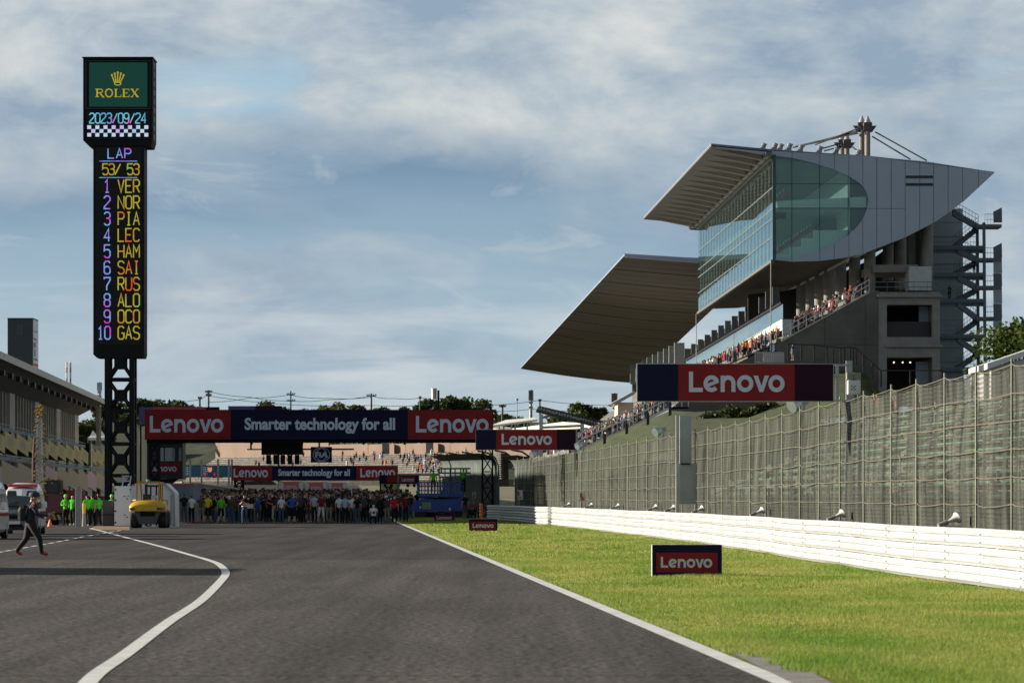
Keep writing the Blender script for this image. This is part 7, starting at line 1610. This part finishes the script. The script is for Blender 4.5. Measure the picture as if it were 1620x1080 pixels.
# marked individuals of the photograph
def at(px,d): return (px-CX)/F*d
G_='crowd standing on the track'
taken=[]
for px,d,pose,sh,tr,lab,yaw in ((350,229,1,'lime green',0,'person in a lime green shirt and black shorts at the front of the crowd',0.2),(329,231,1,'yellow',0,'person in a yellow shirt seen from behind at the front left of the crowd',0.1),(318,230,1,'olive',2,'person in an olive shirt and khaki shorts left of the yellow shirt',0.0),(303,229,0,'white',0,'person in a white shirt and black trousers beside the corrugated container',0.3),(445,227,0,'white',1,'person in a white shirt and jeans below the leftmost sunlit board, front row',0.4),(462,226,4,'blue',0,'person in a blue shirt with hands on hips below the leftmost sunlit board',0.0),(508,227,1,'maroon',4,'person in a maroon shirt and white shorts in the middle of the front row',0.1),(537,228,0,'white',0,'person in a white shirt with dark trousers below the rightmost sunlit board',-0.1),(546,227,0,'pale blue',0,'person in a pale blue shirt next to the white shirt below the rightmost sunlit board',0.0),(565,228,0,'black',1,'person in black with pale jeans in the right half of the front row',0.2),(624,232,0,'red',0,'person in a red shirt near the right end of the crowd',-0.2),(642,236,5,'maroon',0,'person in a maroon top with folded arms beside the scissor lift',-0.4)):
    person(lab,at(px,d),d,gz(d),yaw,pose,sh,tr,rp.uniform(1.66,1.78),G_); taken.append((px,d))
person('person in a dark cap, reflective vest and jeans standing alone in front of the crowd',at(387,217),217,0,2.9,6,'black',1,1.74)
mb=MB(); xx=at(387,217)
for z0 in (1.02,1.12):
    mb.grid([[Vector((xx+0.185*math.cos(a*math.pi/8),217-0.02+0.15*math.sin(a*math.pi/8),z)) for a in range(16)] for z in (z0,z0+0.04)],0,True)
tag(mb.build('reflective_vest_band',WHITE,org=(xx,217,1.0)),'pale reflective vest stripes on the person standing alone before the crowd','vest')
p=MB(); p.box((at(392,216.6),216.6,0.92),(at(400.5,216.6),216.7,1.17)); tag(p.build('paper_bag',mat('bag_paper',(0.45,0.42,0.36),0.7),org=(at(396,216.6),216.6,0.92),bevel=0.01),'pale bag held by the person standing alone before the crowd','bag')
person('person in white shirt with red back print crouching at the right of the crowd',at(591,225),225,-0.1,0.1,8,'white',0,1.72)
mb=MB(); mb.ball((at(591,224.78),224.88,0.66),0.085,10,0,(1,0.4,1)); tag(mb.build('shirt_print',RED,org=(at(591,224.8),224.8,0.66)),'round red print on the white shirt of the crouching person','print')
for row,(d0,d1,n,rn) in enumerate(((228,237,40,'front row'),(239,250,46,'second row'),(253,268,46,'third row'),(272,300,50,'back row'))):
    for k in range(n):
        px=286+(652-286)*(k+rp.uniform(0.1,0.9))/n; d=rp.uniform(d0,d1)
        if row==0 and any(abs(px-t[0])<5 for t in taken): continue
        if px>632 and d<245: d+=12
        pose=rp.choices(range(8),[26,8,9 if row else 3,9,5,9,16,16])[0]; sh=rp.choice(SW); tr=rp.choices(range(5),[46,22,14,14,4])[0]
        lm=next(l for q,l in LM if px<=q)
        person(f'person in {sh} top, {tname(pose,tr)}, {PSH[pose]}, {rn}, {lm}',at(px,d),d,gz(d)+(rp.uniform(0,0.2) if row>1 and rp.random()<0.3 else 0),rp.uniform(-0.5,0.5)+(math.pi if rp.random()<0.12 else 0),pose,sh,tr,rp.uniform(1.56,1.83),G_)
# marshals in green
GM='marshals in green'
def hat(x,y,z,m,lab,r=0.11):
    mb=MB(); rows=[[Vector((x+r*q*math.cos(a*math.pi/7),y+r*1.15*q*math.sin(a*math.pi/7),z+h)) for a in range(14)] for q,h in ((1.02,-0.02),(1.0,0.03),(0.8,0.09),(0.4,0.125),(0.02,0.135))]; mb.grid(rows,0,True); mb.poly([Vector((x-r*0.7,y-r,z)),Vector((x+r*0.7,y-r,z)),Vector((x+r*0.6,y-r*1.9,z-0.015)),Vector((x-r*0.6,y-r*1.9,z-0.015))])
    tag(mb.build('cap',m,org=(x,y,z)),lab,'cap')
for px,d,pose,yaw,lab,cap in ((104,208,5,2.9,'marshal in green vest and green cap standing behind the striped bumper',1),(115,209,0,2.7,'marshal in green vest half hidden by the grey post',0),(138,205,6,0.6,'marshal in green vest left of three beside the yellow bollard',0),(146,206,0,0.3,'marshal in green vest in the middle of three by the yellow bollard',0),(156,203,3,0.8,'marshal in green vest and shorts reaching towards the white cabinet',0),(177,207,0,2.8,'marshal in a green cap looking over the dark barrier block',1)):
    person(lab,at(px,d),d,0,yaw,pose,'lime green',0,1.72,GM)
    if cap: hat(at(px,d),d+0.02,1.60,HIVIS,'green cap on the '+lab.split(' in ')[0]+(' behind the striped bumper' if px<150 else ' at the dark barrier block'))
for px,d,z,pose,yaw,lab in ((685.5,262.6,W(0,780,262).z,0,0.1,'marshal in green shirt and black trousers standing on the lifted platform, left one'),(733,262.9,W(0,778,262).z,3,-0.9,'marshal in green shirt leaning over the right end of the lifted platform')):
    person(lab,at(px,d),d,z,yaw,pose,'lime green',0,1.66,GM)
for px,d,lab in ((698,264.6,'green capped marshal behind the base of the blue scissor lift'),(660,265,'green capped marshal at the left of the scissor lift base'),(639,262,'green capped person at the crowd edge by the scissor lift')):
    person(lab,at(px,d),d,gz(d)+0.1,0,0,'black',0,1.72,GM); hat(at(px,d),d,gz(d)+1.68,HIVIS,'green cap of the '+lab)
person('person in black standing at the right end of the scissor lift base',at(736,255),255,0.1,0.4,0,'black',3,1.72)
# people seen elsewhere: pit balcony, terrace, stair, behind fence
for px,d,z,sh,lab in ((3,330,6.9,'black','person in black on the pit balcony at the left edge'),(9,334,6.9,'dark grey','person in dark grey beside the leftmost one on the pit balcony'),(16,338,6.9,'black','person in black third from the left on the pit balcony'),(25,345,6.9,'maroon','person in maroon on the pit balcony left of the crane mast'),(37,352,6.9,'pale blue','person in pale blue on the pit balcony left of the crane mast'),(43,354,6.9,'black','person in black beside the pale blue shirt on the pit balcony'),(97,395,6.7,'black','person in black on the pit balcony right of the crane mast')):
    person(lab,at(px,d),d,z-1.0,-1.2,0,sh,0,1.75,'people on the pit balcony')
for px,z,d,sh,lab in ((6,3.05,322,'black','person in black at the lower pit balcony, left edge'),(20,3.05,330,'blue','person in blue at the lower pit balcony below the yellow boards'),(1,3.05,318,'dark grey','person in dark grey cut by the left edge on the lower pit balcony')):
    person(lab,at(px,d),d,z,-1.2,0,sh,0,1.75,'people on the pit balcony')
def onter(px,py,sh,pose,lab):
    best=None
    for i in range(17):
        for dd in np.arange(90,328,1.0):
            e=TEDGE(i,dd)+Vector((0.75,0,0)); s=F/dd; x=CX+e.x*s; y=HY-(e.z-CAMH)*s; er=(x-px)**2+(y-py)**2
            if best is None or er<best[0]: best=(er,e)
    e=best[1]; person(lab,e.x,e.y,e.z,1.5,pose,sh,rp.randrange(4),1.72,'spectators on the terrace behind the fence')
onter(1388,672,'orange',2,'person in orange on the terrace behind the fence, left of two in orange'); onter(1417,676,'orange',2,'person in orange with arms raised on the terrace, right of two in orange')
onter(1370,690,'pale blue',8,'seated person in pale blue on the terrace behind the fence'); onter(1516,672,'red',8,'seated person with a red scarf on the terrace behind the fence'); onter(1483,678,'white',8,'seated person in white left of the red scarf on the terrace'); onter(1460,668,'maroon',8,'seated person in maroon on the terrace behind the fence'); onter(1590,668,'dark grey',8,'seated person in grey on the terrace below the white shed'); onter(1598,650,'black',0,'person in black standing on the terrace below the white shed'); onter(1537,640,'white',0,'person in white standing on the terrace left of the white shed')
person('person standing on a middle landing of the steel stair tower',at(1541,425),425,W(0,433,425).z,0.6,0,'black',0,1.75)
person('person on a left landing of the steel stair tower',at(1502,425),425,W(0,475,425).z,0.3,0,'dark grey',0,1.75)
person('person in blue standing by the railing above the large cantilever sign',at(1254.5,396),396,W(0,570,396).z,0.8,0,'blue',2,1.75)
# flag and white railing box above the large sign
T=thing('team_flag','dark blue flag with white letters held up at the edge of the seating','flag',tuple(W(1221,556,398)))
mb=MB(); mb.tube([W(1220.5,556,398),W(1220.5,528,398)],0.05,5); mb.build('pole',DARK,T); mb=MB(); mb.prism([W(x,y,398) for x,y in ((1221,541),(1226,548),(1229,556),(1221,557.5),(1214,555),(1216,547))],(0,0.05,0)); fl=mb.build('cloth',NAVY,T)
lb=MB(); lay(lb,font2d('8',0.05),W(0,0,398),X_,Z_,NF,pxbox(1217.5,544.5,1226,556,398),0.012); lb.build('lettering',LETTER,fl)
T=thing('white_box_rail','white railed enclosure at the foot of the upper seating above the large sign','railing',tuple(W(1215,575,397)))
mb=MB()
for x in range(1195,1241,3): mb.bar(W(x,574,397),W(x,557.5,397),0.09)
mb.bar(W(1195,557.5,397),W(1240,557.5,397),0.14); mb.bar(W(1195,573,397),W(1240,573,397),0.14); mb.build('rails',STEEL,T); mb=MB(); mb.prism([W(x,y,397.4) for x,y in ((1208,558),(1240,558),(1240,574),(1208,574))],(0,0.1,0)); mb.build('panel',mat('box_pale',(0.42,0.44,0.45),0.5),T)
# dark post fence on the mound right of the sign
T=thing('iron_fence','dark iron fence running down the mound in front of the concrete stand wall','fence',tuple(W(1330,610,394)))
fp=[(1247,544),(1268,545),(1288,546),(1308,548),(1330,550),(1345,549),(1355,551),(1366,562),(1380,574),(1394,586),(1440,586),(1490,586)]
for (a,b) in zip(fp,fp[1:]):
    mb=MB(); mb.bar(W(*a,394),W(*b,394),0.12); mb.build('top_rail',mat('iron_dark',(0.03,0.022,0.02),0.6),T)
for a in fp+[(1318,552),(1336,552),(1350,551)]: mb=MB(); mb.bar(W(a[0],a[1]+26,394),W(a[0],a[1]-1,394),0.16); mb.build('post',mat('iron_dark',(0.03,0.022,0.02)),T)
for i,(x,y0,y1) in enumerate(((956.5,686,712),(991.5,670,704),(1025,652,695),(1060,636,680))):
    mb=MB(); mb.bar(W(x,y1,388),W(x,y0,388),0.3); tag(mb.build('dark_post',mat('iron_dark',(0.03,0.022,0.02)),org=W(x,y1,388)),['lowest dark post before the white railing of the crowd','second lowest dark post before the white railing of the crowd','third dark post up the white railing of the crowd','highest dark post before the white railing of the crowd'][i],'post','dark posts along the white railing')
# stand crowd: nearest as individuals, the rest as one mass
DK=[(905,716),(960,690),(1010,668),(1060,643),(1150,577),(1250,533),(1375,462)]
def deckpt(f,t):
    L=[0]; 
    for a,b in zip(DK,DK[1:]): L.append(L[-1]+math.dist(a,b))
    s=f*L[-1]
    for i in range(len(DK)-1):
        if s<=L[i+1] or i==len(DK)-2: q=(s-L[i])/(L[i+1]-L[i]); x=DK[i][0]+(DK[i+1][0]-DK[i][0])*q; y=DK[i][1]+(DK[i+1][1]-DK[i][1])*q; return S(x,y,t),x
SC2=['black']*5+['white']*4+['dark grey']*3+['navy']*3+['red']*3+['orange']*4+['maroon']*2+['olive']+['pale blue']+['blue']
n=0
for k in range(62):
    f=(k+rp.random())/62; p,x=deckpt(f,rp.uniform(0.8,2.6))
    if 1066<x<1150 and x>1075: continue
    sh=rp.choice(SC2); seg='low end of white railing' if x<960 else 'halfway up white railing' if x<1010 else 'white railing under large sign' if x<1075 else 'just above large cantilever sign' if x<1240 else 'high on upper seating edge'
    pose=rp.choice((0,8,8,7,5,6)); tr=rp.randrange(4)
    person(f'spectator in {sh} top, {TRC[tr]}, {PSH[pose]}, {seg}',p.x,p.y,p.z+0.2,1.4+rp.uniform(-.3,.3),pose,sh,tr,1.72,'spectators along the edge of the grandstand seating')
MASSM=[mat('mass_'+k.replace(' ','_'),c,0.8) for k,c in SHC.items() if k in ('black','white','dark grey','navy','red','orange','maroon','blue')]; MASSM+=[SKIN,mat('mass_hair',(0.012,0.01,0.009),0.8)]
def mini(mb,p,rr,m,h=1.0,legs=0):
    th=rr.uniform(0,6.28); prof=((0.0,0.20,0.24),(0.25,0.20,0.22),(0.52,0.17,0.26),(0.60,0.12,0.20),(0.64,0.06,0.07),(0.70,0.09,0.085),(0.80,0.10,0.095),(0.88,0.06,0.06)); rows=[]
    c,s=math.cos(th),math.sin(th)
    for z,a,b in prof: rows.append([p+Vector(((a*math.cos(q*math.pi/3)*c-b*math.sin(q*math.pi/3)*s),(a*math.cos(q*math.pi/3)*s+b*math.sin(q*math.pi/3)*c),z*1.05*h)) for q in range(6)])
    i0=len(mb.m); mb.grid(rows,m,True); n_=len(mb.m)-i0
    for q in range(n_):
        r=q//6
        if r in(3,4,5): mb.m[i0+q]=8
        if r>=6 or (r==5 and q%6<3): mb.m[i0+q]=9
    mb.poly(rows[-1],9)
    if legs:
        for sg in (-1,1): mb.tube([p+Vector((sg*0.1*c,sg*0.1*s,0.1)),p+Vector((sg*0.1*c,sg*0.1*s,-legs))],[0.09,0.06],5,rr.choice((0,0,2,3)),False)
    for sg in (-1,1): 
        a=p+Vector((sg*0.24*c,sg*0.24*s,0.55*h)); b=a+Vector((rr.uniform(-.15,.15),rr.uniform(-.15,.15),rr.choice((-0.3,-0.3,-0.2,0.25)))); mb.tube([a,b],[0.055,0.04],4,m if rr.random()<0.5 else 8,False)
mb=MB(); rr=random.Random(9)
for k in range(900):
    f=rr.random(); t=3+70*rr.random()**1.5
    if f>0.62 and rr.random()<0.35: continue
    p,x=deckpt(f,t); mini(mb,p+Z_*rr.uniform(0.2,0.75),rr,rr.choices(range(8),[6,5,4,3,3,4,2,1])[0],1.05)
tag(mb.build('stand_crowd',MASSM),'dense crowd of spectators packed on the grandstand seating behind the white railing','crowd',kind='stuff')
o,u,n,L,z0,zt,sat=FS; mb=MB()
for k in range(230):
    if k<95: px_=rr.gauss(690,28); i=rr.randrange(3,11)
    elif k<150: px_=rr.uniform(400,750); i=rr.randrange(7,13)
    else: px_=rr.uniform(480,760); i=30
    a=sat(o+n*(i*1.95 if i<30 else 31),px_)
    z=z0+i*0.415+0.1 if i<30 else zt+1.9; q=o+u*a+n*(i*1.95+0.4 if i<30 else 13*1.95+rr.uniform(5,7))
    mini(mb,Vector((q.x,q.y,z)),rr,rr.choices(range(8),[6,4,4,4,2,1,1,2])[0],1.25)
tag(mb.build('far_stand_crowd',MASSM),'scattered tiny spectators on the benches and concourse of the far grandstand','crowd',kind='stuff')
mb=MB(); rr=random.Random(17)
for k in range(420):
    px=rr.uniform(286,645); d=rr.uniform(256,300); q=W(px,0,d); mini(mb,Vector((q.x,d,gz(d)+0.78+rr.uniform(-0.08,0.12))),rr,rr.choices(range(8),[12,2,5,5,1,0.6,1,1])[0],1.0,0.8)
tag(mb.build('back_crowd',MASSM),'dark heads and shoulders of the people at the very back of the track crowd','crowd',kind='stuff')
# ---- person walking in the left foreground
def walker():
    d=101.5; x=at(48,d)
    # walks towards +X: skeleton faces +Y, then turned
    pose={'pelvis':(0,0,0.90),'spine':(0,0.01,1.07),'chest':(0,0.02,1.26),'neck0':(0,0.03,1.41),'neck':(0,0.05,1.47),'head':(0,0.085,1.555),'crown':(0,0.085,1.635),'shl':(-0.18,0.0,1.37),'shr':(0.17,0.05,1.365),
      'elr':(0.22,0.15,1.13),'wrr':(0.17,0.36,1.09),'par':(0.15,0.42,1.12),'ell':(-0.24,0.10,1.12),'wrl':(-0.14,0.30,1.02),'pal':(-0.10,0.36,1.02),
      'hil':(-0.095,-0.02,0.85),'hir':(0.095,0.02,0.85),'knr':(0.10,0.19,0.48),'anr':(0.10,0.23,0.10),'tor':(0.11,0.38,0.05),'knl':(-0.10,-0.08,0.48),'anl':(-0.10,-0.30,0.13),'tol':(-0.10,-0.17,0.045)}
    me=person_mesh(pose,sleeve='long',sub=2)
    SUIT=mat('suit_navy',(0.014,0.015,0.035),0.75,var=0.2,scale=8); TRS=mat('trousers_black',(0.008,0.008,0.009),0.85,var=0.25,scale=8); RS=mat('shoe_red',(0.42,0.02,0.03),0.5)
    for i_,m in enumerate((SKIN,SUIT,TRS,mat('hair_dark',(0.012,0.009,0.008),0.6),RS)): me.materials[i_]=m
    o=bpy.data.objects.new('person',me); COL.objects.link(o); tag(o,'person in dark clothes, cap and red shoes walking right across the pit exit with papers','person'); o.location=(x,d,0); o.rotation_euler=(0,0,rad(-82)); o.scale=(1.25,1.25,1.0)
    def child(mb,name,m,sm=False): c=mb.build(name,m); c.parent=o; c.location=(0,0,0); return c
    mb=MB(); c=Vector((0,0.085,1.625)); mb.grid([[c+Vector((0.105*q*math.cos(a*math.pi/8),0.118*q*math.sin(a*math.pi/8),h)) for a in range(16)] for q,h in ((1.0,-0.03),(1.02,0.02),(0.88,0.075),(0.5,0.105),(0.02,0.112))],0,True); mb.hexa([c+Vector(v) for v in ((-0.08,0.09,-0.035),(0.08,0.09,-0.035),(0.055,0.19,-0.05),(-0.055,0.19,-0.05),(-0.08,0.09,-0.022),(0.08,0.09,-0.022),(0.055,0.19,-0.04),(-0.055,0.19,-0.04))]); child(mb,'cap',mat('cap_navy',(0.012,0.014,0.04),0.7))
    for s_ in (-1,1):
        mb=MB(); mb.ball((s_*0.035,0.165,1.575),0.012,8); child(mb,'eye',BLACK)
        mb=MB(); mb.ball((s_*0.088,0.075,1.56),0.028,8,0,(0.4,0.8,1.1)); child(mb,'ear',SKIN)
    mb=MB(); mb.ball((0,0.178,1.548),0.018,8,0,(0.7,1,1.3)); child(mb,'nose',SKIN); mb=MB(); mb.ball((0,0.165,1.512),0.02,8,0,(1.2,0.5,0.35)); child(mb,'mouth',mat('lips',(0.30,0.12,0.10),0.5))
    for s_ in (-1,1):
        mb=MB(); mb.tube([(s_*0.10,0.135,1.33),(s_*0.175,0.075,1.40),(s_*0.215,0.06,1.30)],[0.035,0.062,0.058],8); child(mb,'shoulder_panel',mat('panel_royal',(0.02,0.05,0.30),0.7) if s_<0 else mat('panel_crimson',(0.12,0.012,0.02),0.7))
    T=thing('backpack','black backpack on the back of the walking person','backpack',(0,0,0)); mb=MB(); rows=[]
    for yy,w,z0_,z1_ in ((-0.12,0.13,0.98,1.36),(-0.18,0.16,0.94,1.38),(-0.27,0.15,0.94,1.34),(-0.33,0.11,0.99,1.25)):
        rows.append([Vector((w*sx,yy,z)) for sx,z in ((-0.8,z0_),(-1,z0_+0.06),(-1,z1_-0.08),(-0.7,z1_),(0.7,z1_),(1,z1_-0.08),(1,z0_+0.06),(0.8,z0_))])
    mb.grid(rows,0,True); mb.poly(rows[0]); mb.poly(rows[-1]); mb.build('pack',mat('pack_black',(0.01,0.01,0.012),0.75,var=0.3),T)
    for s_ in (-1,1): mb=MB(); mb.tube([(s_*0.11,-0.12,1.34),(s_*0.13,0.0,1.425),(s_*0.13,0.12,1.36),(s_*0.14,0.16,1.20),(s_*0.15,-0.10,1.02)],0.02,6); mb.build('strap',mat('pack_black',(0.01,0.01,0.012)),T)
    T.location=(x,d,0); T.rotation_euler=(0,0,rad(-82))
    T=thing('paper_sheets','pale sheets of paper held out by the walking person','papers',(0,0,0)); mb=MB()
    mb.prism([(0.06,0.42,1.10),(0.22,0.42,1.12),(0.20,0.66,1.20),(0.05,0.64,1.18)],(0,0,0.006)); mb.build('sheet',mat('paper',(0.62,0.64,0.66),0.7),T); T.location=(x,d,0); T.rotation_euler=(0,0,rad(-82))
walker()
